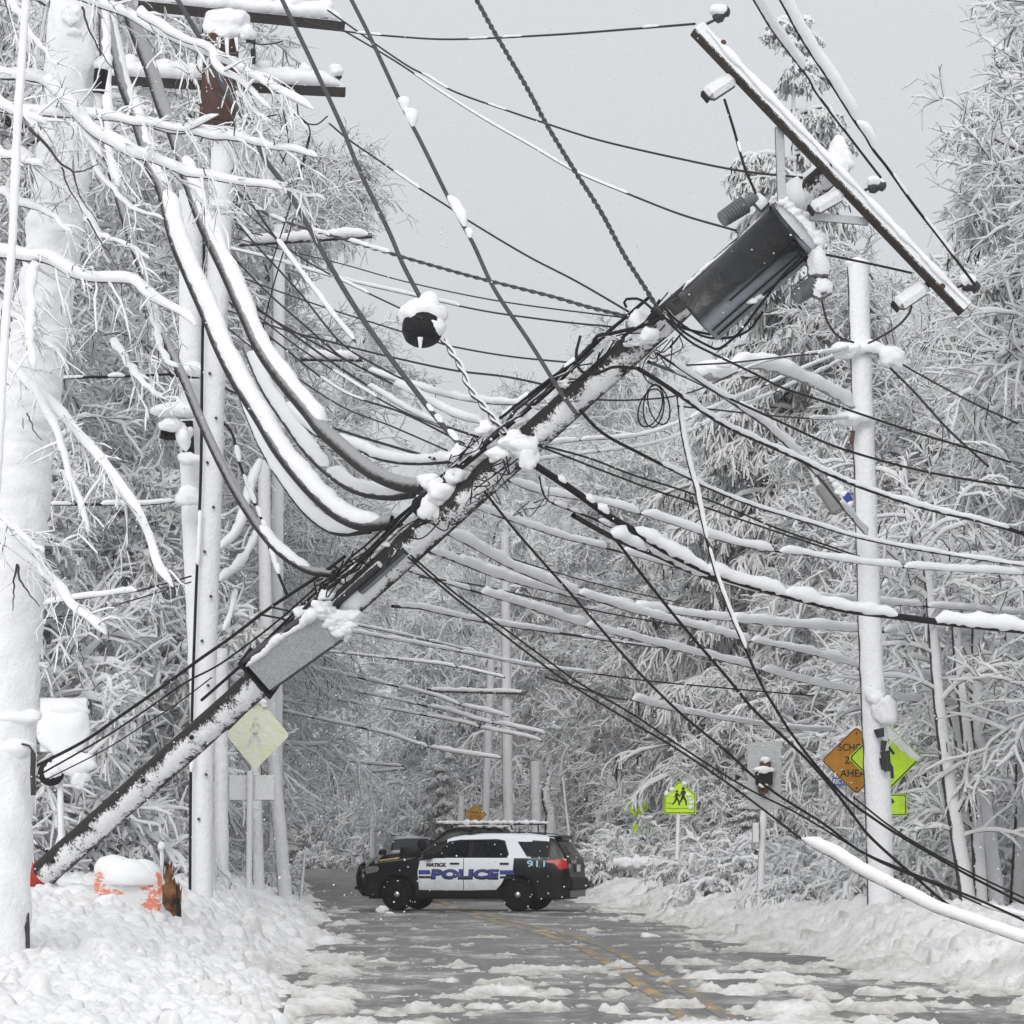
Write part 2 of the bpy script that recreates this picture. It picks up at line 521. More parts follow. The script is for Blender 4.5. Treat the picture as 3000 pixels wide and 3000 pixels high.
def road_materials():
    # wet asphalt with thin slush film
    m, n, b = new_mat('wet_asphalt')
    g = n.nodes.new('ShaderNodeNewGeometry')
    mp = n.nodes.new('ShaderNodeMapping'); mp.inputs['Scale'].default_value = (.8, .30, 1)
    n.links.new(g.outputs['Position'], mp.inputs['Vector'])
    t1 = noise_node(n, 1.1, 8, .68, vec=mp.outputs[0])
    t2 = noise_node(n, 9, 5, .7, vec=mp.outputs[0])
    ad = n.nodes.new('ShaderNodeMath'); ad.operation = 'MULTIPLY_ADD'
    n.links.new(t2.outputs[0], ad.inputs[0]); ad.inputs[1].default_value = .45; n.links.new(t1.outputs[0], ad.inputs[2])
    r = n.nodes.new('ShaderNodeValToRGB')
    els = r.color_ramp.elements
    els[0].position = .50; els[0].color = (.038, .038, .040, 1)
    els[1].position = .90; els[1].color = (.56, .555, .545, 1)
    e1 = els.new(.68); e1.color = (.095, .093, .090, 1)
    e2 = els.new(.79); e2.color = (.27, .265, .255, 1)
    n.links.new(ad.outputs[0], r.inputs[0]); n.links.new(r.outputs[0], b.inputs['Base Color'])
    r2 = n.nodes.new('ShaderNodeValToRGB')
    r2.color_ramp.elements[0].position = .55; r2.color_ramp.elements[0].color = (.22,)*3 + (1,)
    r2.color_ramp.elements[1].position = .8; r2.color_ramp.elements[1].color = (.7,)*3 + (1,)
    n.links.new(ad.outputs[0], r2.inputs[0]); n.links.new(r2.outputs[0], b.inputs['Roughness'])
    bp = n.nodes.new('ShaderNodeBump'); bp.inputs['Strength'].default_value = .5; bp.inputs['Distance'].default_value = .02
    n.links.new(ad.outputs[0], bp.inputs['Height']); n.links.new(bp.outputs[0], b.inputs['Normal'])
    M['road'] = m
    # worn yellow line
    m, n, b = new_mat('worn_yellow_line')
    g = n.nodes.new('ShaderNodeNewGeometry')
    mp = n.nodes.new('ShaderNodeMapping'); mp.inputs['Scale'].default_value = (1, .3, 1)
    n.links.new(g.outputs['Position'], mp.inputs['Vector'])
    t1 = noise_node(n, 2.5, 7, .7, vec=mp.outputs[0])
    r = n.nodes.new('ShaderNodeValToRGB'); els = r.color_ramp.elements
    els[0].position = .40; els[0].color = (.46, .29, .06, 1)
    els[1].position = .53; els[1].color = (.17, .16, .145, 1)
    n.links.new(t1.outputs[0], r.inputs[0]); n.links.new(r.outputs[0], b.inputs['Base Color'])
    b.inputs['Roughness'].default_value = .55
    M['yellow'] = m
    # ploughed snow with grit
    m, n, b = new_mat('ploughed_snow')
    g = n.nodes.new('ShaderNodeNewGeometry')
    t1 = noise_node(n, .8, 6, .65, vec=g.outputs['Position'])
    t2 = noise_node(n, 7, 6, .7, vec=g.outputs['Position'])
    ad = n.nodes.new('ShaderNodeMath'); ad.operation = 'MULTIPLY_ADD'
    n.links.new(t2.outputs[0], ad.inputs[0]); ad.inputs[1].default_value = .5; n.links.new(t1.outputs[0], ad.inputs[2])
    at_ = n.nodes.new('ShaderNodeAttribute'); at_.attribute_name = 'dirt'
    sb = n.nodes.new('ShaderNodeMath'); sb.operation = 'MULTIPLY_ADD'
    n.links.new(at_.outputs['Fac'], sb.inputs[0]); sb.inputs[1].default_value = -.5; n.links.new(ad.outputs[0], sb.inputs[2])
    r = n.nodes.new('ShaderNodeValToRGB'); els = r.color_ramp.elements
    els[0].position = .12; els[0].color = (.36, .34, .30, 1)
    els[1].position = .66; els[1].color = (.87, .87, .875, 1)
    e1 = els.new(.42); e1.color = (.72, .71, .685, 1)
    n.links.new(sb.outputs[0], r.inputs[0]); n.links.new(r.outputs[0], b.inputs['Base Color'])
    b.inputs['Roughness'].default_value = .7
    t3 = noise_node(n, 16, 6, .7, vec=g.outputs['Position'])
    bp = n.nodes.new('ShaderNodeBump'); bp.inputs['Strength'].default_value = .6; bp.inputs['Distance'].default_value = .04
    n.links.new(t3.outputs[0], bp.inputs['Height']); n.links.new(bp.outputs[0], b.inputs['Normal'])
    M['bank'] = m


road_materials()

# ------------------------------------------------------------------ ground, road, banks
YS_L = [20, 25, 33, 42, 57, 76, 100, 123, 160, 200, 260, 400]
XS_L = [-1.3, -1.5, -1.85, -2.35, -2.86, -3.9, -5.6, -7.2, -10.2, -14, -21, -45]
YS_R = [20, 25, 35.5, 39, 44, 55, 72.7, 84, 100, 130, 160, 200, 260, 400]
XS_R = [8, 7, 5.3, 4.6, 3.9, 3.4, 2.5, 1.9, .7, -1.8, -4.6, -8.2, -15, -38]
YC = [20, 25, 38, 52, 60, 71, 82, 100, 130, 160, 200, 260, 400]
XC = [2.0, 1.9, 1.62, 1.25, .63, -.5, -1.4, -2.9, -5.1, -7.4, -11, -18, -41]
def _sm(Y, ys, xs):
    return (np.interp(Y - 4, ys, xs) + np.interp(Y, ys, xs) * 2 + np.interp(Y + 4, ys, xs)) / 4
def XL(Y): return _sm(Y, YS_L, XS_L)
def XR(Y): return _sm(Y, YS_R, XS_R)
def XCn(Y): return _sm(Y, YC, XC)
def sstep(t):
    t = np.clip(t, 0, 1); return t*t*(3-2*t)
def hmaxL(Y): return np.interp(Y, [25, 32, 40, 48, 60, 90, 140], [.25, .38, .7, 1.0, 1.05, .8, .6])
def hmaxR(Y): return np.interp(Y, [25, 38, 48, 60, 80, 100, 140], [.55, .62, .85, .6, .62, .6, .5])
WL, WR = 3.0, 2.3
def bankL(X, Y): return hmaxL(Y) * sstep((XL(Y) - X) / WL)
def bankR(X, Y):
    d = X - XR(Y)
    crest = np.exp(-((d - 1.3) / .9)**2)
    return hmaxR(Y) * sstep(d / WR) * (.72 + .28 * crest)
def ground_z(X, Y):
    X = np.asarray(X, float); Y = np.asarray(Y, float)
    return np.where(X < XCn(Y), bankL(X, Y), bankR(X, Y))


def build_ground():
    v = [(-1500, -60, -.05), (1500, -60, -.05), (1500, 4000, -.05), (-1500, 4000, -.05)]
    me = np_mesh('ground', v, [(0, 1, 2, 3)], [M['snow']], smooth=False)
    tag(link('ground', me), kind='structure')
    Y = np.concatenate([np.arange(4, 120, 1.0), np.arange(120, 400, 4.0)])
    L = XL(Y) - 1.2; R = XR(Y) + 1.0
    V = []; Q = []
    n = 9
    for k, y in enumerate(Y):
        for i in range(n):
            t = i / (n - 1); V.append((L[k] + t * (R[k] - L[k]), y, 0.0))
    for k in range(len(Y) - 1):
        for i in range(n - 1):
            Q.append((k*n+i, k*n+i+1, (k+1)*n+i+1, (k+1)*n+i))
    tag(link('road', np_mesh('road', V, Q, [M['road']])), kind='structure')
    for sgn, nm in ((-1, 'road_marking'), (1, 'road_marking')):
        yy = np.arange(24, 230, 1.0); xc = XCn(yy) + sgn * .19
        V = [];
        for x, y in zip(xc, yy): V += [(x - .085, y, .005), (x + .085, y, .005)]
        Q = [(2*k, 2*k+1, 2*k+3, 2*k+2) for k in range(len(yy) - 1)]
        tag(link(nm, np_mesh(nm, V, Q, [M['yellow']])), kind='structure')


def heightfield(name, X, Y, Z, mats, dirt, keep=None, kind='structure'):
    nr, nc = X.shape
    V = np.stack([X, Y, Z], -1).reshape(-1, 3)
    i = np.arange(nr * nc).reshape(nr, nc)
    Q = np.stack([i[:-1, :-1], i[:-1, 1:], i[1:, 1:], i[1:, :-1]], -1).reshape(-1, 4)
    if keep is not None:
        kf = keep.reshape(-1)
        Q = Q[kf[Q].any(1)]
        used = np.unique(Q); mp = np.full(len(V), -1); mp[used] = np.arange(len(used))
        V = V[used]; Q = mp[Q]; dirt = dirt.reshape(-1)[used]
    me = np_mesh(name, V, Q, mats)
    a = me.attributes.new('dirt', 'FLOAT', 'POINT')
    a.data.foreach_set('value', np.asarray(dirt, dtype=np.float32).ravel())
    return tag(link(name, me), kind=kind)


def clods(X, Y, Z, n, rlo, rhi, rg, weight=None, dirtmap=None, flat=.75):
    """press lumps of broken snow into the height field (X varies per row)"""
    nr, nc = X.shape
    yv = Y[:, 0]
    for k in range(n):
        j = rg.integers(0, nr); i = rg.integers(0, nc)
        if weight is not None and rg.random() > weight[j, i]: continue
        r = rlo + (rhi - rlo) * rg.random()**2.5
        cx, cy = X[j, i], Y[j, i]
        j0, j1 = np.searchsorted(yv, [cy - r, cy + r])
        row = X[j]; i0, i1 = np.searchsorted(row, [cx - r, cx + r])
        if j1 - j0 < 1 or i1 - i0 < 1: continue
        xx = X[j0:j1, i0:i1]; yy = Y[j0:j1, i0:i1]
        ang = rg.uniform(0, 3.14); ca, sa = math.cos(ang), math.sin(ang)
        u = (xx - cx) * ca + (yy - cy) * sa; vv = -(xx - cx) * sa + (yy - cy) * ca
        d = 1 - (u / r)**2 - (vv / (r * rg.uniform(.6, 1)))**2
        h = np.sqrt(np.clip(d, 0, 1)) * r * flat
        base = Z[j, i] - r * .15
        new = np.where(d > 0, base + h, -9)
        Z[j0:j1, i0:i1] = np.maximum(Z[j0:j1, i0:i1], new)


def build_banks():
    rg = np.random.default_rng(3)
    # spacing of rows grows with distance
    ys = [19.0]
    while ys[-1] < 230: ys.append(ys[-1] + max(.055, .0026 * (ys[-1] - 12)))
    ys = np.array(ys)
    for side in (-1, 1):
        u = np.concatenate([np.arange(-.7, 4.6, .036), np.arange(4.2, 9, .12), np.linspace(9, 60, 24)])
        if side < 0:
            X = XL(ys)[:, None] - u[None, ::-1]
        else:
            X = XR(ys)[:, None] + u[None, :]
        Y = np.repeat(ys[:, None], X.shape[1], 1)
        d = (XL(ys)[:, None] - X) if side < 0 else (X - XR(ys)[:, None])
        edge = (fbm(X * .9, Y * .35, 5, 4) - .47) * 1.5
        dd = d + edge * np.clip(1 - d / 3, 0, 1)
        base = (hmaxL(Y) * sstep(dd / WL)) if side < 0 else hmaxR(Y) * sstep(dd / WR) * (.72 + .28 * np.exp(-((dd - 1.3) / .9)**2))
        lump = (fbm(X * 1.3, Y * 1.3, 20, 3) - .45) * .30 + np.abs(fbm(X * 3.1, Y * 3.1, 40, 3) - .45) * .22 + (fbm(X * 9, Y * 9, 60, 2) - .4) * .05
        fade = sstep(dd / .8)
        rough = np.clip(1.15 - d / 7, .25, 1)
        Z = base + lump * fade * rough - .06 + .06 * fade
        wgt = np.clip(fade * rough, 0, 1)
        near = np.clip((95 - Y) / 30, 0, 1)
        clods(X, Y, Z, 60000, .03, .11, rg, wgt * near, flat=.7)
        clods(X, Y, Z, 900, .09, .20, rg, wgt * near, flat=.55)
        Z += ((fbm(X * 14, Y * 11, 91, 3) - .45) * .05 + (fbm(X * 5, Y * 4, 95, 3) - .45) * .07) * fade
        dirt = np.exp(-np.clip(dd, 0, 9) / (.55 if side < 0 else .95)) * (.75 if side < 0 else .9) + (.12 if side > 0 else .0)
        dirt = dirt * (0.45 + 1.2 * fbm(X * 2, Y * .8, 70, 3)) + .10 * np.clip(.5 - lump * 5, 0, 1)
        Z[dd < -.25] = -.05
        heightfield('snowbank', X, Y, Z, [M['bank']], dirt)


def build_slush():
    rg = np.random.default_rng(5)
    ys = [21.0]
    while ys[-1] < 84: ys.append(ys[-1] + max(.05, .0022 * (ys[-1] - 8)))
    ys = np.array(ys)
    u = np.linspace(0, 1, 190)
    X = XL(ys)[:, None] - .3 + u[None, :] * (XR(ys) - XL(ys) + .6)[:, None]
    Y = np.repeat(ys[:, None], X.shape[1], 1)
    n1 = fbm(X * .8 + 3, Y * .38, 9, 5); n2 = fbm(X * 2.9, Y * 1.15, 19, 6)
    band = 1.0 * np.exp(-((Y - 35.6 - .35 * np.sin(X * .8)) / .62)**2) + 1.05 * np.exp(-((Y - 31.9 - .3 * np.sin(X * .6 + 1)) / .9)**2) \
        + .55 * np.exp(-((Y - 39.0 - .1 * X) / .6)**2) + .9 * np.clip((30.3 - Y) / 1.5, 0, 1) * .8
    # ridge along the right of the centre line
    cl = X - (XCn(Y) + .75 + .06 * (44 - Y))
    band = band + .7 * np.exp(-(cl / .55)**2) * np.clip((50 - Y) / 8, 0, 1)
    edge = np.exp(-np.abs(X - XL(Y)) / .5) + np.exp(-np.abs(XR(Y) - X) / .7)
    far = np.clip((62 - Y) / 30, .1, 1)
    H = (n1 - .64) * .26 + (n2 - .55) * .25 + .10 * band * (2.6 * n2 - .72) + .10 * edge * (2.0 * n2 - .3) + (far - .66) * .05
    H = H + (fbm(X * 9, Y * 4.5, 57, 4) - .5) * .11
    Z = np.minimum(H, .10) * .8 + (fbm(X * 12, Y * 10, 33, 2) - .4) * .02
    prob = np.clip((H + .035) / .12, .02, 1) * np.clip((90 - Y) / 45, .12, 1)
    base = Z.copy()
    Z = np.maximum(Z, -.01)
    clods(X, Y, Z, 22000, .02, .055, rg, prob, flat=.6)
    clods(X, Y, Z, 110, .05, .10, rg, prob, flat=.7)
    Z += (fbm(X * 16, Y * 9, 81, 3) - .47) * .035 * (Z > .0)
    keep = Z > .004
    dirt = np.clip(.95 - Z * 5.5, .10, 1.0) * (.6 + .8 * n2)
    Z = np.where(keep, Z, -.02)
    heightfield('road_slush', X, Y, Z, [M['bank']], dirt, keep, kind='stuff')


build_ground()
build_banks()
build_slush()

# ------------------------------------------------------------------ tubes in bulk
def norm(a):
    return a / (np.linalg.norm(a, axis=-1, keepdims=True) + 1e-9)


def strands(P, prof_s, prof_u, U):
    """P (N,K,3); prof_s, prof_u (N,K,S) offsets along side / up -> V, Q, face side index"""
    N, K, _ = P.shape
    S_ = prof_s.shape[2]
    T = norm(np.gradient(P, axis=1)) if K > 2 else norm(np.repeat((P[:, 1:] - P[:, :-1]), 2, axis=1))
    U = np.broadcast_to(np.asarray(U, float), T.shape)
    S = np.cross(T, U)
    ln = np.linalg.norm(S, axis=-1, keepdims=True)
    S = np.where(ln < .08, np.array([1.0, 0, 0]), S); S = norm(S)
    Vv = norm(np.cross(S, T))
    V = P[:, :, None, :] + S[:, :, None, :] * prof_s[..., None] + Vv[:, :, None, :] * prof_u[..., None]
    idx = np.arange(N * K * S_).reshape(N, K, S_)
    a = idx[:, :-1, :]; b = idx[:, 1:, :]
    a2 = np.roll(a, -1, axis=2); b2 = np.roll(b, -1, axis=2)
    Q = np.stack([a, b, b2, a2], -1).reshape(-1, 4)
    side = np.broadcast_to(np.arange(S_), (N, K - 1, S_)).reshape(-1)
    return V.reshape(-1, 3), Q, side


RING6 = (np.array([-1, 0, 1, 0, 0, 0.]), np.array([-.2, -1, -.2, 0, 0, 0.]))   # bark part
def snow_strands(P, R, W, H, U, rg, lump=.35, gap=0.0, six=True):
    """branches with a bark underside and a load of snow on top"""
    N, K, _ = P.shape
    k = 1 + lump * (rg.random((N, K)) * 2 - 1)
    if gap > 0:
        g = rg.random((N, K)) < gap
        k = np.where(g, .12, k)
    k[:, -1] *= .6
    w = W * np.sqrt(np.maximum(k, .01)); h = H * k
    w = np.maximum(w, R * .9)
    z = np.zeros_like(R)
    if six:
        ps = np.stack([-R, z, R, w, w * .45, -w * .45, -w], -1)
        pu = np.stack([-R*.2, -R, -R*.2, h*.40, h, h, h*.40], -1)
        bark = (0, 1)
    else:
        ps = np.stack([z, w, z, -w], -1)
        pu = np.stack([-R, h * .3, h, h * .3], -1)
        bark = (0, 3) if False else None
        ps = np.stack([-R, R, w, -w], -1); pu = np.stack([-R*.6, -R*.6, h*.5, h*.5], -1)
        ps[..., 2] *= .75; ps[..., 3] *= .75
        pu[..., 2] = h; pu[..., 3] = h
        bark = (0,)
    V, Q, side = strands(P, ps, pu, U)
    m = np.where(np.isin(side, bark), 1, 0)
    return V, Q, m


def join(parts):
    V, Q, Mx = [], [], []
    b = 0
    for v, q, m in parts:
        V.append(v); Q.append(q + b); Mx.append(m); b += len(v)
    return np.concatenate(V), np.concatenate(Q), np.concatenate(Mx)


def grow(rg, S, D, L, K, wob, droop, lift=0.0):
    N = len(S)
    P = np.zeros((N, K, 3)); P[:, 0] = S
    d = norm(np.asarray(D, float))
    step = (L / (K - 1))[:, None]
    for k in range(1, K):
        d = d + wob * rg.normal(size=(N, 3)) + np.array([0, 0, -1.0]) * (droop * k / K)[:, None] + np.array([0, 0, lift])
        d = norm(d)
        P[:, k] = P[:, k-1] + d * step
    return P


def kids(rg, P, n, t0, t1, a0, a1):
    """n children on each strand; returns start, direction, parent index, t"""
    N, K, _ = P.shape
    t = rg.uniform(t0, t1, (N, n)); par = np.repeat(np.arange(N), n); t = t.ravel()
    f = t * (K - 1); i = np.minimum(f.astype(int), K - 2); fr = (f - i)[:, None]
    S = P[par, i] * (1 - fr) + P[par, i + 1] * fr
    T = norm(P[par, i + 1] - P[par, i])
    q = norm(np.cross(T, rg.normal(size=T.shape)))
    an = np.radians(rg.uniform(a0, a1, len(t)))[:, None]
    return S, T * np.cos(an) + q * np.sin(an), par, t


UP = np.array([0, -.3, 1.0])


def bare_tree_meshes(seed, H=16, spread=4.5, n1=50, n2=10, n3=8, n4=3, low=.08, snow=1.0, upright=0.0, thick=1.0):
    rg = np.random.default_rng(seed)
    K = 14
    P0 = grow(rg, np.zeros((1, 3)), np.array([[rg.normal() * .05, 0, 1.0]]), np.array([H * .96]), K, .045, np.zeros(1))
    r0 = .17 * thick * (H / 16)
    mb = MB(); mb.tube(P0[0], np.linspace(r0 * 1.3, .03, K), n=10)
    # main limbs
    S, D, par, t = kids(rg, P0, n1, low, .98, 35, 75)
    D[:, 2] = np.abs(D[:, 2]) * .7 + .15 + upright; D = norm(D)
    L = spread * (1.08 - .62 * t) * rg.uniform(.55, 1.15, len(t))
    P1 = grow(rg, S, D, L, 9, .17, .24 + .24 * rg.random(len(t)))
    S, D, par2, t2 = kids(rg, P1, n2, .12, .98, 25, 65)
    D[:, 2] -= .05
    L2 = L[par2] * (.60 - .34 * t2) * rg.uniform(.5, 1.3, len(t2)) + .15
    P2 = grow(rg, S, D, L2, 6, .11, .20 + .25 * rg.random(len(t2)))
    S, D, par3, t3 = kids(rg, P2, n3, .1, 1.0, 25, 70)
    L3 = np.clip(L2[par3] * rg.uniform(.25, .75, len(t3)), .22, 1.1)
    P3 = grow(rg, S, D, L3, 4, .15, .04 + .16 * rg.random(len(t3)))
    def rr(P, a, b): return np.repeat(np.linspace(a, b, P.shape[1])[None], len(P), 0)
    s = snow
    parts = [
        snow_strands(P1, rr(P1, .062*thick, .022), rr(P1, .085*s, .045*s), rr(P1, .115*s, .075*s), UP, rg, .4, .05),
        snow_strands(P2, rr(P2, .022, .013), rr(P2, .050*s, .034*s), rr(P2, .080*s, .058*s), UP, rg, .5, .10),
        snow_strands(P3, rr(P3, .012, .009), rr(P3, .031*s, .025*s), rr(P3, .052*s, .044*s), UP, rg, .4, .10),
    ]
    if n4:
        S, D, par4, t4 = kids(rg, P3, n4, .2, 1.0, 25, 70)
        L4 = np.clip(L3[par4] * rg.uniform(.3, .8, len(t4)), .12, .5)
        P4 = grow(rg, S, D, L4, 3, .15, .05 * np.ones(len(t4)))
        parts.append(snow_strands(P4, rr(P4, .009, .007), rr(P4, .021*s, .017*s), rr(P4, .036*s, .030*s), UP, rg, .3, .15, six=False))
    V, Q, m = join(parts)
    crown = np_mesh('crown', V, Q, [M['snow_twig'], M['bark_far']], m, smooth=False)
    tr = bpy.data.meshes.new('trunk')
    tr.from_pydata(mb.v, [], mb.f); tr.materials.append(M['trunk'])
    tr.polygons.foreach_set('use_smooth', np.array(mb.sm)); tr.update()
    return tr, crown


def spruce_meshes(seed, H=20, base=4.2, n1=190, low=.04, dark=1.0, s=1.0):
    rg = np.random.default_rng(seed)
    K = 12
    P0 = grow(rg, np.zeros((1, 3)), np.array([[0, 0, 1.0]]), np.array([H]), K, .012, np.zeros(1))
    mb = MB(); mb.tube(P0[0], np.linspace(.22 * H / 20, .02, K), n=8)
    S, D, par, t = kids(rg, P0, n1, low, .985, 70, 100)
    D[:, 2] = .12 + .35 * t**3; D = norm(D)
    L = base * (1.02 - t)**.85 * rg.uniform(.7, 1.15, len(t)) + .25
    P1 = grow(rg, S, D, L, 8, .05, .16 + .14 * rg.random(len(t)), .012)
    S, D, par2, t2 = kids(rg, P1, 22, .03, 1.0, 30, 65)
    D[:, 2] = np.clip(D[:, 2] * .3, -.3, .2) - .10; D = norm(D)
    L2 = L[par2] * (.42 - .25 * t2) * rg.uniform(.5, 1.2, len(t2)) + .14
    P2 = grow(rg, S, D, L2, 5, .09, .45 + .4 * rg.random(len(t2)))
    S, D, par3, t3 = kids(rg, P2, 10, .1, 1.0, 25, 70)
    D[:, 2] -= .55; D = norm(D)
    L3 = np.clip(L2[par3] * rg.uniform(.25, .6, len(t3)), .10, .5)
    P3 = grow(rg, S, D, L3, 3, .14, .6 + .5 * rg.random(len(t3)))
    def rr(P, a, b): return np.repeat(np.linspace(a, b, P.shape[1])[None], len(P), 0)
    parts = [
        snow_strands(P1, rr(P1, .06, .03), rr(P1, .08*s, .06*s), rr(P1, .08*s, .06*s), UP, rg, .5, .15),
        snow_strands(P2, rr(P2, .030*dark, .022*dark), rr(P2, .028*s, .024*s), rr(P2, .034*s, .028*s), UP, rg, .4, .18),
        snow_strands(P3, rr(P3, .026*dark, .018*dark), rr(P3, .018*s, .015*s), rr(P3, .020*s, .014*s), UP, rg, .45, .30),
    ]
    V, Q, m = join(parts)
    crown = np_mesh('crown', V, Q, [M['snow_twig'], M['needles']], m, smooth=False)
    tr = bpy.data.meshes.new('trunk')
    tr.from_pydata(mb.v, [], mb.f); tr.materials.append(M['trunk'])
    tr.polygons.foreach_set('use_smooth', np.array(mb.sm)); tr.update()
    return tr, crown


def shrub_meshes(seed, H=1.8, n=60, s=1.3):
    rg = np.random.default_rng(seed)
    S = rg.normal(size=(n, 3)) * .15; S[:, 2] = 0
    D = rg.normal(size=(n, 3)) * .55; D[:, 2] = 1; 
    P1 = grow(rg, S, norm(D), H * rg.uniform(.6, 1.2, n), 7, .1, .35 + .4 * rg.random(n))
    S, D, par, t = kids(rg, P1, 12, .25, 1, 25, 70)
    P2 = grow(rg, S, D, H * .28 * rg.uniform(.5, 1.2, len(t)), 4, .2, .5 + .3 * rg.random(len(t)))
    S, D, par, t3 = kids(rg, P2, 4, .2, 1, 25, 70)
    P3 = grow(rg, S, D, H * .12 * rg.uniform(.5, 1.2, len(t3)), 3, .2, .5 + .3 * rg.random(len(t3)))
    def rr(P, a, b): return np.repeat(np.linspace(a, b, P.shape[1])[None], len(P), 0)
    parts = [snow_strands(P1, rr(P1, .014, .006), rr(P1, .04*s, .03*s), rr(P1, .05*s, .05*s), UP, rg, .5, .1),
             snow_strands(P2, rr(P2, .009, .006), rr(P2, .045*s, .03*s), rr(P2, .06*s, .04*s), UP, rg, .5, .1),
             snow_strands(P3, rr(P3, .008, .005), rr(P3, .035*s, .02*s), rr(P3, .045*s, .03*s), UP, rg, .5, .12, six=False)]
    V, Q, m = join(parts)
    return np_mesh('foliage', V, Q, [M['snow_twig'], M['bark_far']], m, smooth=False)


BARE = [bare_tree_meshes(101, 17, 4.6), bare_tree_meshes(102, 18, 5.2, low=.05), bare_tree_meshes(103, 15, 4.2, n1=54, low=.04),
        bare_tree_meshes(104, 19, 5.6, n1=50, low=.1), bare_tree_meshes(105, 12, 4.0, n1=50, n2=10, low=.03, snow=1.15),
        bare_tree_meshes(106, 8, 3.0, n1=40, n2=10, low=.02, snow=1.25),
        bare_tree_meshes(107, 24, 6.0, n1=52, n2=9, n3=8, n4=3, low=.06, snow=1.0, upright=.25), bare_tree_meshes(108, 25, 6.6, n1=54, n2=9, n3=8, n4=3, low=.10, snow=.95, upright=.3),
        bare_tree_meshes(109, 24, 6.2, n1=46, n2=9, n3=8, n4=3, low=.30, snow=.8, upright=.35)]
SPRUCE = [spruce_meshes(201, 20, 4.0), spruce_meshes(202, 12, 3.2, 110)]
SHRUB = [shrub_meshes(301), shrub_meshes(302, 1.5, 70)]


def place_tree(proto, name, x, y, label, cat='tree', group=None, s=1.0, sz=None, rz=0.0, z=None, flip=False, tilt=0.0):
    z = float(ground_z(x, y)) - .15 if z is None else z
    r = empty(name, (x, y, z), label, cat, group)
    r.rotation_euler = (0, tilt, rz)
    r.scale = ((-s if flip else s), s, (sz or s))
    for me, nm in zip(proto, ('trunk', 'crown')):
        o = bpy.data.objects.new(nm, me); col.objects.link(o); o.parent = r
    return r


GL = 'trees of the wood along the left side of the road'
GR = 'trees of the wood along the right side of the road'
GF = 'distant trees closing off the bend of the road'
LBL = {GL: 'snow laden bare tree in the dense wood behind the brown headed pole',
       GR: 'snow laden bare tree in the dense wood behind the frosted beacon sign',
       GF: 'pale distant bare tree under snow, beyond the bend of the road'}
rt = np.random.default_rng(77)


def wood(group, spots, protos):
    for (x, y, k, s) in spots:
        place_tree(BARE[k], 'snowy_tree', x, y, LBL[group], group=group, s=s, sz=s * rt.uniform(.92, 1.1),
                   rz=rt.uniform(-.7, .7), flip=bool(rt.random() < .5))


left = [(-8.8, 108, 8, .95), (-9.9, 119, 8, 1.0), (-10.8, 141, 8, 1.15), (-9.2, 97, 8, .9), (-13.0, 76, 7, 1.0), (-12.0, 90, 6, 1.0), (-9.8, 104, 6, .95), (-11.5, 116, 7, .95), (-13.2, 128, 6, 1.1), (-15.5, 88, 7, 1.05), (-12.8, 143, 7, 1.05), (-17, 104, 6, 1.1), (-16, 124, 7, 1.15), (-20, 132, 6, 1.25), (-10.5, 84, 6, .85),
        (-10.6, 61, 4, 1.0), (-11.2, 64, 0, 1.0), (-7.7, 70, 5, 1.0), (-9.6, 73, 4, 1.0), (-11.5, 70, 1, 1.0), (-10.0, 80, 2, 1.0), (-9.9, 83, 4, .95),
        (-13.5, 84, 3, 1.0), (-10.9, 92, 0, 1.0), (-12.0, 96, 1, 1.05), (-11.3, 101, 4, 1.0), (-15.5, 97, 2, 1.1), (-13.4, 108, 3, .95), (-14, 112, 1, 1.0),
        (-12.4, 121, 2, 1.05), (-18, 116, 3, 1.05), (-13.0, 132, 0, 1.05), (-17.0, 138, 1, 1.1), (-15.5, 150, 2, 1.1), (-22, 140, 3, 1.1),
        (-18.5, 163, 0, 1.1), (-20, 178, 1, 1.15), (-12.5, 58, 2, 1.0), (-8.0, 57.5, 5, .9), (-24, 160, 3, 1.2), (-25, 190, 1, 1.2)]
wood(GL, left, None)
right = [(4.6, 133, 8, .84), (7.6, 124, 7, .78), (2.2, 146, 8, .82), (10.5, 118, 6, .80), (15.8, 100, 7, .85), (5.2, 152, 6, .95), (18, 112, 6, .9), (9.0, 140, 7, .95),
         (13.0, 66, 0, .9), (13.2, 62, 1, 1.05), (10.0, 69.5, 4, .95), (12.4, 75, 3, .95), (9.8, 79, 5, 1.05), (12.2, 83, 2, 1.0), (14.5, 81, 1, 1.05), (9.6, 96, 4, 1.0), (8.3, 68.5, 5, .85),
         (12.8, 95, 0, 1.0), (9.4, 103, 2, .95), (14.5, 92, 3, 1.1), (5.5, 111, 4, .95), (9.6, 107, 1, .95), (6.6, 115, 0, .92), (3.4, 119, 5, 1.15), (6.2, 98.5, 5, .8), (12.5, 112, 2, 1.1),
         (3.6, 127, 2, .9), (8.0, 128, 3, .9), (2.0, 139, 4, 1.1), (5.5, 142, 0, .95), (11, 140, 1, 1.05), (16, 122, 3, 1.2), (15.5, 75, 2, 1.1), (13.2, 66, 0, 1.1)]
wood(GR, right, None)
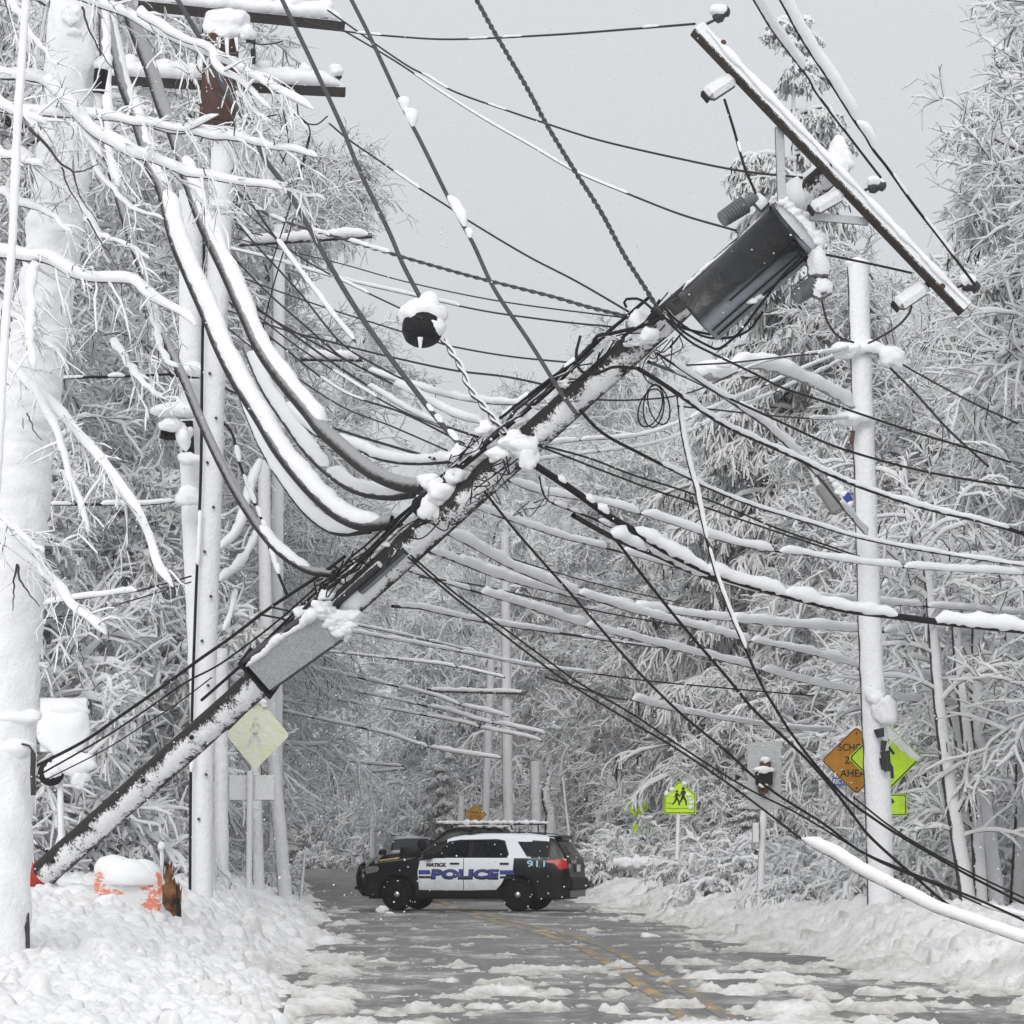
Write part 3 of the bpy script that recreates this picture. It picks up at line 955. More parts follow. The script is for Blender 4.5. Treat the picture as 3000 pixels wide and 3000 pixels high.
far = [(-2.0, 172, 6, 1.0), (1.6, 170, 7, 1.0), (-5.0, 196, 6, 1.1), (-.5, 205, 7, 1.15), (4.2, 192, 6, 1.15), (-9.0, 222, 7, 1.2), (-4.0, 232, 6, 1.25), (-14, 214, 7, 1.2), (-17.5, 226, 6, 1.2), (1.5, 240, 7, 1.25), (-22, 205, 7, 1.2), (8, 205, 6, 1.2),
       (-1.5, 152, 4, 1.0), (1.8, 158, 2, .95), (6.5, 165, 1, .95), (-3.6, 170, 4, 1.1), (0.2, 178, 0, .9), (4.5, 184, 3, .9), (-6.2, 188, 5, 1.4), (-2.6, 195, 2, 1.0),
       (10, 180, 1, 1.1), (-9.5, 206, 4, 1.2), (-5.2, 214, 0, 1.0), (-.5, 218, 1, 1.0), (5, 222, 3, 1.0), (-13, 228, 5, 1.5), (-9, 236, 2, 1.1), (-17, 244, 4, 1.3),
       (-12.5, 252, 1, 1.1), (-4, 246, 3, 1.1), (2, 255, 0, 1.2), (11, 235, 2, 1.3), (-21, 236, 0, 1.15), (-27, 232, 3, 1.2), (-24, 262, 2, 1.3), (16, 210, 3, 1.3),
       (-18, 280, 1, 1.3), (-8, 285, 3, 1.3), (6, 290, 1, 1.3), (17, 270, 0, 1.4), (-33, 250, 1, 1.3)]
wood(GF, far, None)

# trees one can single out
place_tree(BARE[3], 'snowy_tree', 10.3, 46, 'large bare tree with heavy snow on drooping twigs, nearest in front of the spruces', s=.98, rz=.3)
place_tree(BARE[8], 'snowy_tree', 11.3, 49, 'high crowned bare tree with snowy twigs, beside the heavy drooping one', s=.74, rz=.2)
place_tree(BARE[2], 'snowy_tree', 11.6, 52.5, 'bare tree behind the heavy drooping one, its twigs thick with snow', s=1.0, rz=-.4)
place_tree(SPRUCE[0], 'spruce_tree', 8.45, 104.5, 'tall pointed spruce with snowy drooping boughs, rising behind the tilted crossarm', s=1.36)
place_tree(SPRUCE[0], 'spruce_tree', 11.1, 74, 'broad dark spruce with snowy boughs, behind the twigs at right edge', s=.95, rz=.6)
place_tree(SPRUCE[1], 'spruce_tree', -2.5, 119, 'dark drooping conifer with hanging snowy boughs, behind the parked pickup roof', s=.46, sz=.43)
place_tree(SPRUCE[1], 'spruce_tree', -14.2, 205, 'small dark conifer at the far end of the road, left of the far pole', s=.75, sz=.5)
place_tree(SPRUCE[1], 'spruce_tree', 9.6, 57, 'dark snowy conifer bush low at right edge, beside the leaning trunks', s=.38, sz=.24)
place_tree(SPRUCE[1], 'spruce_tree', 4.9, 72, 'dense dark conifer bush under snow, right of the pentagonal sign', s=.36, sz=.20)

for i, (px, Y, s, lab) in enumerate([
        (1010, 215, 1.3, 'round snow covered shrub at the far bend, left of the far pole'),
        (935, 200, 1.1, 'low white shrub at the far left roadside, at foot of the small conifer'),
        (1060, 225, 1.2, 'white shrub beside the far pole on the bend'),
        (1790, 96, 1.0, 'snow smothered shrub behind the police car tail'),
        (1900, 99, 1.2, 'snow smothered shrub below the half hidden arrow sign'),
        (2160, 70, .9, 'snow weighed shrub left of the flashing beacon post'),
        (2420, 63, 1.0, 'tangled snowy shrub at the foot of the orange sign'),
        (2330, 60, .55, 'bare twiggy bush in front of the electric cabinet'),
        (2650, 56, .9, 'snowy bush right of the right utility pole'),
        (2900, 60, 1.1, 'snow heaped bush right of the leaning trunks'),
        (740, 78, .6, 'snowy bush at the roadside below the left diamond sign'),
        (800, 88, .55, 'snowy bush on the left verge beyond the diamond sign'),
        (330, 58, 1.0, 'snowy bush behind the orange barrier'),
        (2080, 82, 1.0, 'snowy bush between the pentagonal sign and the beacon')]):
    X = (px - 1500) / F * Y
    o = bpy.data.objects.new('snowy_shrub', SHRUB[i % 2]); col.objects.link(o)
    o.location = (X, Y, float(ground_z(X, Y)) - .08); tag(o, lab, 'shrub', 'shrubs along the verges')
    o.scale = (s, s, s * .9); o.rotation_euler = (0, 0, i * .37 - 2)


# leaning multi-stem tree on the right
def stem_tree():
    rg = np.random.default_rng(9)
    base = at(2690, 2610, 54)
    r = empty('leaning_tree', base, 'group of dark leaning trunks in snow, right of the yellow signs', 'tree')
    for (x0, x1, ytop, wpx, dy) in ((2830, 2690, 1560, 50, 0), (2860, 2790, 1500, 44, .8), (2905, 2850, 1700, 60, 1.6), (2885, 2640, 1380, 40, 2.4), (2990, 2960, 1800, 50, 3)):
        Y = 54 + dy
        K = 12
        pts = [at(x0 + (x1 - x0) * t**1.2 + 14 * math.sin(5 * t + x0), 2660 + (ytop - 2660) * t, Y) for t in np.linspace(0, 1, K)]
        mb = MB(); mb.tube(pts, np.linspace(wpx * .5, wpx * .22, K) / F * Y, n=10)
        mb.build('trunk', M['trunk'], r)
        P0 = np.array(pts)[None]
        S, D, par, t = kids(rg, P0, 16, .18, 1.0, 30, 70); D[:, 1] *= .5; D = norm(D)
        L = rg.uniform(.7, 1.9, len(t)); P1 = grow(rg, S, D, L, 8, .14, .3 + .2 * rg.random(len(t)))
        S, D, p2, t2 = kids(rg, P1, 7, .15, 1.0, 25, 65); L2 = L[p2] * rg.uniform(.25, .5, len(t2)); P2 = grow(rg, S, D, L2, 5, .14, .2 * np.ones(len(t2)))
        S, D, p3, t3 = kids(rg, P2, 4, .15, 1.0, 25, 65); L3 = L2[p3] * rg.uniform(.3, .6, len(t3)); P3 = grow(rg, S, D, L3, 3, .14, .15 * np.ones(len(t3)))
        def rr(P, a, b): return np.repeat(np.linspace(a, b, P.shape[1])[None], len(P), 0)
        V, Q, m = join([snow_strands(P1, rr(P1, .024, .01), rr(P1, .05, .03), rr(P1, .07, .05), UP, rg, .4, .1), snow_strands(P2, rr(P2, .013, .008), rr(P2, .03, .02), rr(P2, .05, .035), UP, rg, .4, .12),
                        snow_strands(P3, rr(P3, .009, .006), rr(P3, .02, .015), rr(P3, .034, .024), UP, rg, .4, .15)])
        link('limb', np_mesh('limb', V, Q, [M['snow_twig'], M['bark_far']], m, smooth=False), r)
    return r
stem_tree()

# ------------------------------------------------------------------ curves and cables
def crom(pts, n):
    """smooth curve through points (m,d) sampled at n places evenly along its length"""
    p = np.asarray(pts, float)
    if len(p) == 2:
        t = np.linspace(0, 1, n)[:, None]; return p[0] * (1 - t) + p[1] * t
    q = np.vstack([2 * p[0] - p[1], p, 2 * p[-1] - p[-2]])
    C = []
    for i in range(len(p) - 1):
        a, b, c, d = q[i:i+4]
        t = np.linspace(0, 1, 24, endpoint=False)[:, None]
        C.append(.5 * (2*b + (c-a)*t + (2*a-5*b+4*c-d)*t**2 + (3*b-a-3*c+d)*t**3))
    C = np.vstack(C + [p[-1:]])
    s = np.concatenate([[0], np.cumsum(np.linalg.norm(np.diff(C[:, :2], axis=0), axis=1))])
    u = np.linspace(0, s[-1], n)
    return np.stack([np.interp(u, s, C[:, k]) for k in range(C.shape[1])], 1)


def path3d(pts, Y, n):
    m = len(pts)
    if np.isscalar(Y): Yl = np.full(m, float(Y))
    elif len(Y) == m and m != 2: Yl = np.array(Y, float)
    else:
        d = np.concatenate([[0], np.cumsum(np.linalg.norm(np.diff(np.array(pts, float), axis=0), axis=1))])
        Yl = Y[0] + (Y[1] - Y[0]) * d / d[-1]
    c = crom(np.column_stack([np.array(pts, float), Yl]), n)
    return np.array([at(*q) for q in c]), c


def smooth_noise(n, per, rg):
    k = max(2, int(n / per) + 2)
    return np.interp(np.linspace(0, k - 1, n), np.arange(k), rg.random(k))


CU = norm(np.array([.2, -.24, .9]))
HU = norm(np.array([.62, -.20, .72]))
crg = np.random.default_rng(21)


def snow_on(P3, wpx_m, r, t0, t1, lump, rg, side=CU, sides=10):
    """rounded snow load on part t0..t1 of a path; wpx_m = width in metres"""
    n = len(P3)
    a, b = int(t0 * (n - 1)), max(int(t0 * (n - 1)) + 3, int(round(t1 * (n - 1))))
    P = P3[a:b + 1]
    if len(P) < 3: return None
    k = len(P)
    seg = np.linalg.norm(P[-1] - P[0]) / k
    per = max(2.0, .30 / max(seg, 1e-3))
    w = wpx_m / 2 * (1 + lump * (smooth_noise(k, per, rg) * 2 - 1) + lump * .6 * (smooth_noise(k, per * .35, rg) * 2 - 1))
    e = np.linspace(0, 1, k); en = min(.5, 1.2 * wpx_m / max(seg * k, 1e-3))
    taper = np.sqrt(np.clip(np.minimum(e, 1 - e) / en, .02, 1))
    w = np.maximum(w * taper, r * .4)
    an = 2 * math.pi * np.arange(sides) / sides
    off = w - r * .45
    g = 1 + .09 * rg.normal(size=(k, sides)) * min(1.0, lump * 6)
    ps = (w[:, None] * np.cos(an)[None]) * g ; pu = off[:, None] + w[:, None] * np.sin(an)[None] * g
    return P, ps, pu


def cable(label, pts, Y, w, snow=(), mat='cable', name='overhead_cable', cat='cable', group=None, lump=.12, twist=0, n=None, bare_ok=True, jit=0.0, side=CU):
    # cables that leave the frame run on to where they would be hung
    def away(p): return p[0] > 2995 or p[0] < 5 or p[1] < 5
    L0 = sum(math.dist(pts[i], pts[i+1]) for i in range(len(pts) - 1))
    pts = [tuple(p) for p in pts]
    Yp = list(Y) if not np.isscalar(Y) else [Y, Y]
    if len(Yp) == 2:
        for end in (0, -1):
            p, q = (pts[0], pts[1]) if end == 0 else (pts[-1], pts[-2])
            if away(p):
                d = math.dist(p, q); e_ = 420.0
                nw = (p[0] + (p[0] - q[0]) / d * e_, p[1] + (p[1] - q[1]) / d * e_)
                Ln = L0 + e_; r_ = L0 / Ln
                if end == 0:
                    pts = [nw] + pts; Yp[0] += (Yp[0] - Yp[1]) * e_ / L0
                    snow = [(1 - r_ + a[0] * r_ if a[0] > .001 else 0, 1 - r_ + a[1] * r_, a[2]) for a in snow]
                else:
                    pts = pts + [nw]; Yp[1] += (Yp[1] - Yp[0]) * e_ / L0
                    snow = [(a[0] * r_, a[1] * r_ if a[1] < .985 else 1, a[2]) for a in snow]
                L0 = Ln
        Y = tuple(Yp)
    L = sum(math.dist(pts[i], pts[i+1]) for i in range(len(pts) - 1))
    n = n or int(max(16, min(160, L / (9 if twist else 14))))
    P, c = path3d(pts, Y, n)
    if jit:
        P[1:-1, 2] += (smooth_noise(n, 3, crg)[1:-1] - .5) * jit
    r = w / 2 / F * float(np.mean(c[:, 2]))
    parts = []
    if twist:
        T = norm(np.gradient(P, axis=0)); S = norm(np.cross(T, np.array([0, -1, .1]))); V = np.cross(S, T)
        ph = np.arange(n) / n * L / twist * 2 * math.pi
        for o_ in (0, math.pi):
            rr = r * .55
            Q = P + (S * np.cos(ph + o_)[:, None] + V * np.sin(ph + o_)[:, None]) * rr
            a = 2 * math.pi * np.arange(6) / 6
            v, q, s = strands(Q[None], np.broadcast_to(np.cos(a) * rr, (1, n, 6)), np.broadcast_to(np.sin(a) * rr, (1, n, 6)), UP)
            parts.append((v, q, s * 0))
    else:
        a = 2 * math.pi * np.arange(8) / 8
        v, q, s = strands(P[None], np.broadcast_to(np.cos(a) * r, (1, n, 8)), np.broadcast_to(np.sin(a) * r, (1, n, 8)), UP)
        parts.append((v, q, s * 0))
    V, Q, m = join(parts)
    o = link(name, np_mesh(name, V, Q, [M[mat]], m))
    tag(o, label, cat, group)
    sp = []
    for ch in snow:
        t0, t1, wp = ch[:3]
        wm = wp / F * float(np.mean(c[:, 2]))
        res = snow_on(P, wm, r, t0, t1, lump, crg, side)
        if res is None: continue
        PP, ps, pu = res
        v, q, s = strands(PP[None], ps[None], pu[None], side)
        sp.append((v, q, s * 0))
    for V, Q, m in sp:
        link('snow_sleeve', np_mesh('snow_sleeve', V, Q, [M['snow']], m), o)
    return o


def chunks(a, b, n, wlo, whi, fill=.6, rg=crg):
    out = []
    e = np.linspace(a, b, n + 1)
    for i in range(n):
        if rg.random() < fill:
            d = (e[i+1] - e[i])
            out.append((e[i] + d * rg.uniform(0, .15), e[i+1] - d * rg.uniform(-.1, .3), rg.uniform(wlo, whi)))
    return out


def rough_pole(mb, path, radii, n=22, rings=90, amp=.02, mat=0, seed=0, lump_front=0.0):
    """round pole along a 3-D path with slightly uneven snow crusted skin"""
    c = crom(np.column_stack([np.array(path, float), np.array(radii, float)]), rings) if len(path) > 2 else \
        np.array([np.append(np.array(path[0], float), radii[0]) * (1 - t) + np.append(np.array(path[1], float), radii[1]) * t for t in np.linspace(0, 1, rings)])
    P, r = c[:, :3], c[:, 3]
    T = norm(np.gradient(P, axis=0))
    a = norm(np.cross(T, np.array([0, 1.0, .01]))); b = np.cross(T, a)
    an = 2 * math.pi * np.arange(n) / n
    rg = np.random.default_rng(seed)
    V = []
    for k in range(rings):
        nz = fbm(np.cos(an) * 1.5 + 9 + seed, np.sin(an) * 1.5 + k * .33, seed, 3) - .45
        fr = np.clip(-(a[k][1] * np.cos(an) + b[k][1] * np.sin(an)), 0, 1)
        rr = r[k] + amp * nz * 2 + lump_front * fr * (.6 + nz)
        V += list(P[k] + a[k] * (np.cos(an) * rr)[:, None] + b[k] * (np.sin(an) * rr)[:, None])
    mb.add(V, [(k*n+i, k*n+(i+1) % n, (k+1)*n+(i+1) % n, (k+1)*n+i) for k in range(rings-1) for i in range(n)], mat, True)
    mb.add(V[:n], [tuple(reversed(range(n)))], mat); mb.add(V[-n:], [tuple(range(n))], mat)


# ------------------------------------------------------------------ the snapped, leaning pole
LB, LT = at(92, 2592, 46.0), at(2462, 478, 36.2)
LAX = norm(LT - LB)
def pole_t(px):
    k = (px - 1500) / F
    # X(t) = k * Y(t)
    return (k * LB[1] - LB[0]) / ((LT[0] - LB[0]) - k * (LT[1] - LB[1]))
def PY(px): return LB[1] + (LT[1] - LB[1]) * pole_t(px)
def pol(px): return LB + (LT - LB) * pole_t(px)
PFR = norm(np.array([0, -1.0, 0]) - LAX * np.dot([0, -1.0, 0], LAX))     # towards camera, across the pole
PUP = norm(np.cross(PFR, LAX))
if PUP[2] < 0: PUP = -PUP


def build_leaning_pole():
    root = empty('utility_pole', LB, 'broken dark utility pole leaning diagonally across the road, carrying a transformer and tilted crossarm', 'utility pole')
    ts = np.linspace(0, 1, 7)
    rad = np.interp(ts, [0, .3, .55, .75, 1], [.185, .19, .20, .17, .135])
    mb = MB(); rough_pole(mb, [LB + (LT - LB) * t for t in ts], rad, 24, 120, .012, seed=3)
    mb.build('pole_shaft', [M['pole_lean']], root)
    # red band near the butt
    mb = MB(); p = pol(118); mb.cyl(p - LAX * .13, p + LAX * .13, .197, .197, 24)
    mb.build('red_band', [M['red_band']], root)
    # step bolts and holes
    mb = MB()
    for px in (184, 448, 590):
        q = pol(px) + PFR * .185 + PUP * .02
        mb.cyl(q - PFR * .02, q + PFR * .035, .028, .028, 10)
    mb.build_pieces('bolt', [M['black']], root)
    # snow ridge along the upper side
    PP = np.array([LB + (LT - LB) * t for t in np.linspace(.46, .86, 90)])
    # cables strapped along the upper side of the pole
    for k, (a, b, ofs, fr, r, mt) in enumerate([(640, 1960, .25, .05, .020, 'cable'), (700, 1900, .29, -.05, .016, 'cable'), (880, 1480, .24, .14, .022, 'cable'),
                                                (1000, 1400, .33, .05, .014, 'cable'), (1500, 1830, .30, .06, .022, 'cable_frost'), (1480, 1800, .26, .14, .016, 'cable_frost')]):
        n = 40
        xs = np.linspace(a, b, n)
        wob = smooth_noise(n, 5, crg) * .07
        P = np.array([pol(x) + PUP * (ofs + wo) + PFR * fr for x, wo in zip(xs, wob)])
        mb = MB(); mb.tube(P, r, 7)
        mb.build('strapped_cable', [M[mt]], root)
    mb = MB()
    for px, s in ((1240, .07), (1330, .09), (1360, .07), (1395, .10), (1450, .11), (1425, .08), (1090, .08), (1060, .06), (1010, .09), (1180, .07), (1150, .05), (1520, .09), (1570, .06), (1620, .07), (1700, .06), (940, .10)):
        c = pol(px) + PUP * .22 + PFR * crg.uniform(-.05, .16)
        mb.blob(c, (s * 1.3, s, s * .8), 0, px, .25)
    for px, py, a, b in ((1535, 1312, .20, .13), (1500, 1290, .13, .11), (1550, 1338, .11, .15), (1425, 1262, .13, .09), (1288, 1436, .17, .13), (1262, 1490, .13, .16), (1250, 1410, .13, .1), (1345, 1325, .13, .1),
                         (1872, 955, .10, .13), (1855, 1000, .10, .07), (1465, 1340, .16, .08), (1905, 985, .10, .08)):
        mb.blob(at(px, py, PY(px) - .32), (a, a * .7, b), 0, px + py, .22)
    mb.build_pieces('snow_clump', [M['snow']], root)
    # round splice case with dark mouth below the clump
    mb = MB(); c = at(1245, 1485, PY(1245) - .3)
    mb.lathe(c + np.array([.05, .1, .08]), (-.35, -.75, -.45), [(0, .06), (.02, .13), (.16, .14), (.2, .15), (.21, .11), (.2, .05)], 18)
    mb.build('splice_case', [M['black']], root)
    # tangles of wire
    mb = MB()
    for (cx, cy, sx, sy, n, r) in ((1880, 935, 90, 50, 9, .008), (1500, 1330, 120, 70, 12, .009), (1440, 1420, 60, 60, 8, .006), (1250, 1520, 120, 70, 9, .009), (1060, 1620, 130, 80, 10, .010),
                                   (950, 1690, 60, 40, 5, .012), (1380, 1290, 90, 50, 7, .008), (1960, 1010, 90, 60, 7, .007), (1730, 1060, 70, 60, 4, .009), (1560, 1470, 60, 60, 5, .006)):
        for k in range(n):
            p0 = np.array([cx + crg.uniform(-sx, sx), 0.0]); p0[1] = cy - (p0[0] - cx) * .8 + crg.uniform(-sy, sy) * .35
            p2 = np.array([cx + crg.uniform(-sx, sx), 0.0]); p2[1] = cy - (p2[0] - cx) * .8 + crg.uniform(-sy, sy) * .35
            p1 = (p0 + p2) / 2 + np.array([crg.uniform(-40, 40), crg.uniform(-10, 60)])
            Yd = PY(cx) - .28 - crg.uniform(0, .15)
            P, _ = path3d([p0, p1, p2], Yd, 14)
            mb.tube(P, r, 5)
    mb.build_pieces('wire_tangle', [M['cable']], root)
    # coil hanging on the right
    mb = MB()
    for k, (cx, cy, rx, ry, ro) in enumerate(((1905, 1195, 32, 58, .35), (1915, 1190, 30, 62, .1), (1930, 1185, 30, 60, -.25))):
        a = np.linspace(0, 2 * math.pi, 28)
        pts = [(cx + rx * math.cos(q) * math.cos(ro) - ry * math.sin(q) * math.sin(ro), cy + rx * math.cos(q) * math.sin(ro) + ry * math.sin(q) * math.cos(ro)) for q in a]
        mb.tube([at(x, y, 38.5 + .03 * k + .03 * math.sin(q * 2)) for (x, y), q in zip(pts, a)], .009, 6)
    P, _ = path3d([(1880, 1090), (1900, 1120), (1935, 1132)], (PY(1880) - .2, 38.5), 10); mb.tube(P, .008, 6)
    mb.build('cable_coil', [M['cable']], root)
    # ---- crossarm
    YA = 36.0
    a0, a1 = at(2040, 82, YA), at(2828, 908, YA)
    ax = norm(a1 - a0); R = frame(ax, (.25, -.93, .30))
    arm = MB(); arm.box((a0 + a1) / 2, (.15, .155, np.linalg.norm(a1 - a0)), R, 0, .012)
    A = arm.build('crossarm', [M['arm_wood']], root)
    # ridge of snow on the upper edge of the arm
    n = 60
    P = np.array([a0 + (a1 - a0) * t for t in np.linspace(.02, .995, n)])
    up = norm(np.cross(np.cross(ax, np.array([.3, -.5, .8])), ax))
    P = P + R[:, 1] * .075 - R[:, 0] * 0 + up * .03
    wv = (.012 + .045 * smooth_noise(n, 2.2, crg) + .02 * crg.random(n)) * np.clip(np.sin(np.linspace(.05, 3.1, n)) * 3, .2, 1)
    an = 2 * math.pi * np.arange(8) / 8
    v, q, s = strands(P[None], (wv[:, None] * np.cos(an))[None] * 1.0, (wv[:, None] * np.sin(an))[None] * .7, up)
    link('snow_load', np_mesh('snow_load', v, q, [M['snow']], s * 0), A)
    mb = MB()
    for px, py in ((2110, 138), (2430, 492), (2545, 605), (2750, 850)):
        c = at(px, py, YA) + R[:, 1] * .08
        mb.cyl(c - R[:, 1] * .01, c + R[:, 1] * .03, .03, .03, 10)
    mb.build_pieces('bolt', [M['wood_brown']], A)
    # braces
    for (q0, q1, wd) in (((2283, 372), (2290, 590), .095), ((2372, 634), (2545, 650), .085)):
        p0, p1 = at(*q0, YA + .12), at(*q1, YA + .15)
        mb = MB(); mb.box((p0 + p1) / 2, (wd, .04, np.linalg.norm(p1 - p0)), frame(p1 - p0, (.2, -1, 0)), 0, .006)
        mb.build('brace', [M['can_box']], root)
    # insulators hung under the arm in boxy covers
    for (c0, c1, wd) in (((2068, 282), (2150, 228), .22), ((2625, 897), (2712, 838), .21), ((2378, 615), (2468, 565), .20)):
        p0, p1 = at(*c0, YA - .02), at(*c1, YA + .05)
        fr = frame(p0 - p1, (.3, -.9, .5))
        mb = MB(); L = np.linalg.norm(p1 - p0)
        mb.box((p0 + p1) / 2, (wd * .8, wd * .7, L), fr, 0, .05)
        ins = mb.build('insulator_cover', [M['cover']], root)
        mb = MB(); mb.box(p0 + norm(p0 - p1) * .012, (wd * .5, wd * .42, .03), fr)
        mb.cyl(p1, p1 + norm(p1 - p0) * .16, .035, .03, 10)
        mb.build('dark_socket', [M['black']], ins)
    for (c0, c1) in (((2095, 58), (2130, 28)), ((2545, 552), (2592, 540)), ((2820, 835), (2858, 840))):
        p0, p1 = at(*c0, YA), at(*c1, YA)
        mb = MB(); mb.lathe(p0, p1 - p0, [(0, .05), (.05, .07), (.1, .05), (.13, .07), (.17, .05), (.19, .02)], 12)
        mb.blob((p0 + p1) / 2 + np.array([-.02, -.03, .05]), (.1, .07, .06), 1, int(c0[0]))
        mb.tube([p0, at(c0[0] - 25, c0[1] + 12, YA)], .015, 6)
        mb.build('pin_insulator', [M['dark_steel'], M['snow']], root)
    # snow capped pole tip
    mb = MB()
    tip = at(2455, 480, 36.1)
    mb.blob(at(2455, 455, 36.0), (.11, .10, .16), 0, 5, .15); mb.blob(at(2470, 480, 36.0), (.13, .1, .14), 0, 8, .15)
    ring = [at(2310 + 120 * t, 590 - 98 * t, 36.55) for t in np.linspace(0, 1, 14)]
    mb.tube(ring, .15 + .02 * np.sin(np.linspace(0, 7, 14)), 14)
    mb.build('snow_cap', [M['snow']], root)
    # ---- transformer
    b0, b1 = at(2046, 930, 36.62), at(2332, 672, 36.28)
    ax = norm(b1 - b0); L = np.linalg.norm(b1 - b0)
    can = MB()
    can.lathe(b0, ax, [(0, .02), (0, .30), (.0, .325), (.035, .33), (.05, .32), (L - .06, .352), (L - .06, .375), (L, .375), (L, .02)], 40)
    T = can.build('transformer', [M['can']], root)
    mb = MB()
    mb.lathe(b1, ax, [(.002, .37), (.03, .365), (.07, .30), (.10, .15), (.11, .01)], 32)
    mb.build('lid', [M['can_box']], T)
    s_ = norm(np.cross(ax, PFR)); f_ = norm(np.cross(s_, ax))
    if np.dot(f_, [0, -1, 0]) < 0: f_ = -f_
    dn = s_ if s_[2] < 0 else -s_
    mb = MB()
    for ang in (22, 44, 62):
        d = f_ * math.cos(math.radians(ang)) + dn * math.sin(math.radians(ang))
        mb.tube([b0 + ax * (.05 + .35 * (ang < 30)) + d * .335, b0 + ax * (L * .5) + d * .345, b0 + ax * (L - .10) + d * .36], .011, 6)
        mb.blob(b0 + ax * (L - .10) + d * .375, (.035, .035, .035), 0, ang)
    mb.build_pieces('lead_wire', [M['cable']], T)
    mb = MB()
    for q, sc_ in (((2215, 868), 1.0), ((2200, 882), .8), ((2080, 858), .35)):
        mb.blob(at(*q, 36.3), (.10 * sc_, .05, .045 * sc_), 0, q[0])
    # snow on lid and along the upper edge
    for t in np.linspace(-.9, .75, 22):
        d = (-dn * math.sin(t) * 1.0 + f_ * math.cos(t))
        pos = b1 + ax * .07 + (dn * t) * .34 + f_ * .05 - dn * .03
        mb.blob(pos, (.075 + .03 * crg.random(), .10, .055 + .03 * crg.random()), 0, int(t * 100) + 300, .3)
    P = np.array([b0 + ax * L * t - dn * .325 + f_ * .05 for t in np.linspace(.05, .97, 60)])
    sp = snow_on(P, .07, .04, 0, 1, .5, crg, -dn); v, q, s = strands(sp[0][None], sp[1][None], sp[2][None] * .45, -dn)
    mb.add(v, q, 0, True)
    mb.build('snow_load', [M['snow']], T)
    # ribbed bushings
    for (c0, c1, r) in (((2180, 600), (2120, 640), .09), ((2385, 835), (2335, 868), .09)):
        p0, p1 = at(*c0, 36.1), at(*c1, 36.0); L2 = np.linalg.norm(p1 - p0)
        prof = []
        for k in range(9):
            h = L2 * k / 8; prof += [(h, r * .6), (h + .004, r * (1.15 - .02 * k)), (h + .014, r * (1.1 - .02 * k)), (h + .018, r * .6)]
        mb = MB(); mb.lathe(p0, p1 - p0, prof, 18)
        mb.cyl(p0 - norm(p1 - p0) * .16, p0, .06, .06, 12)
        mb.build('bushing', [M['insulator']], T)
    mb = MB(); p0, p1 = at(2215, 605, 36.2), at(2245, 568, 36.2)
    mb.cyl(p0, at(2238, 582, 36.2), .09, .09, 14); mb.blob(at(2395, 770, 36.1), (.13, .1, .19), 0, 4); mb.blob(at(2400, 850, 36.05), (.12, .09, .12), 0, 9)
    mb.build_pieces('cutout', [M['cover']], T)
    mb = MB()
    for px in (2010, 2140): mb.box(pol(px) + PFR * .2, (.16, .3, .08), frame(LAX, PFR), 0, .01)
    mb.build_pieces('mounting_bracket', [M['dark_steel']], T)
    # ---- steel box low on the pole
    c0, c1 = at(765, 1970, PY(790) - .34), at(985, 1812, PY(960) - .34)
    axb = norm(c1 - c0); fr = frame(axb, (.12, -.97, -.2)); Lb = np.linalg.norm(c1 - c0)
    mb = MB(); mb.box((c0 + c1) / 2, (.50, .34, Lb), fr, 0, .04)
    Bx = mb.build('equipment_box', [M['can_box']], root)
    mb = MB(); mb.box(c0 - axb * .02, (.60, .42, .035), fr, 0, .005)
    mb.box(c0 - axb * .10 + fr[:, 0] * .16, (.10, .1, .09), fr); mb.box(c0 - axb * .11 - fr[:, 0] * .14, (.10, .1, .09), fr)
    mb.build('end_flange', [M['black']], Bx)
    upx = fr[:, 0] if fr[2, 0] > 0 else -fr[:, 0]
    mb = MB(); mb.box((c0 + c1) / 2 + upx * .262 + fr[:, 1] * .05, (.035, .26, Lb * 1.02), fr, 0, .005)
    mb.build('side_channel', [M['dark_steel']], Bx)
    mb = MB()
    P = np.array([c0 + axb * Lb * t + upx * (.20 - .02 * math.sin(t * 9)) + fr[:, 1] * .15 for t in np.linspace(0, 1.04, 70)])
    sp = snow_on(P, .13, .05, 0, 1, .4, crg, upx); v, q, s = strands(sp[0][None], sp[1][None] * np.linspace(.6, 1.2, len(sp[0]))[None, :, None], sp[2][None] * np.linspace(.5, 1.0, len(sp[0]))[None, :, None], upx)
    mb.add(v, q, 0, True)
    for t in np.linspace(-.2, .2, 7):
        mb.blob(c1 + axb * .03 + upx * t + fr[:, 1] * .1, (.12, .12, .08), 0, int(t * 100) + 77, .25)
    mb.blob(c1 + axb * .2 - upx * .1 + fr[:, 1] * .1, (.14, .12, .1), 0, 3, .3)
    mb.build('snow_load', [M['snow']], Bx)
    # conduit above the box
    mb = MB()
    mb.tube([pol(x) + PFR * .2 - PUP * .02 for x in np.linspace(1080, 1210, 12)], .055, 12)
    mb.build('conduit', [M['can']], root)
    mb = MB()
    mb.tube([pol(x) + PFR * .22 + PUP * .06 for x in np.linspace(985, 1150, 12)], .05, 8)
    mb.build('strapped_cable', [M['cable_frost']], root)


build_leaning_pole()


# ------------------------------------------------------------------ upright poles
def upright_pole(label, pts, widths, Y, mat='pole_white', amp=.015, front=.02, seed=1, name='utility_pole', cat='utility pole', group=None, n=22, solo=False):
    mb = MB()
    rough_pole(mb, [at(p[0], p[1], Y) for p in pts], [w_ / 2 / F * Y for w_ in widths], n, 100, amp, seed=seed, lump_front=front)
    if solo: return tag(mb.build(name, [M[mat]]), label, cat, group)
    root = empty(name, at(pts[-1][0], pts[-1][1], Y), label, cat, group)
    mb.build('pole_shaft', [M[mat]], root)
    return root


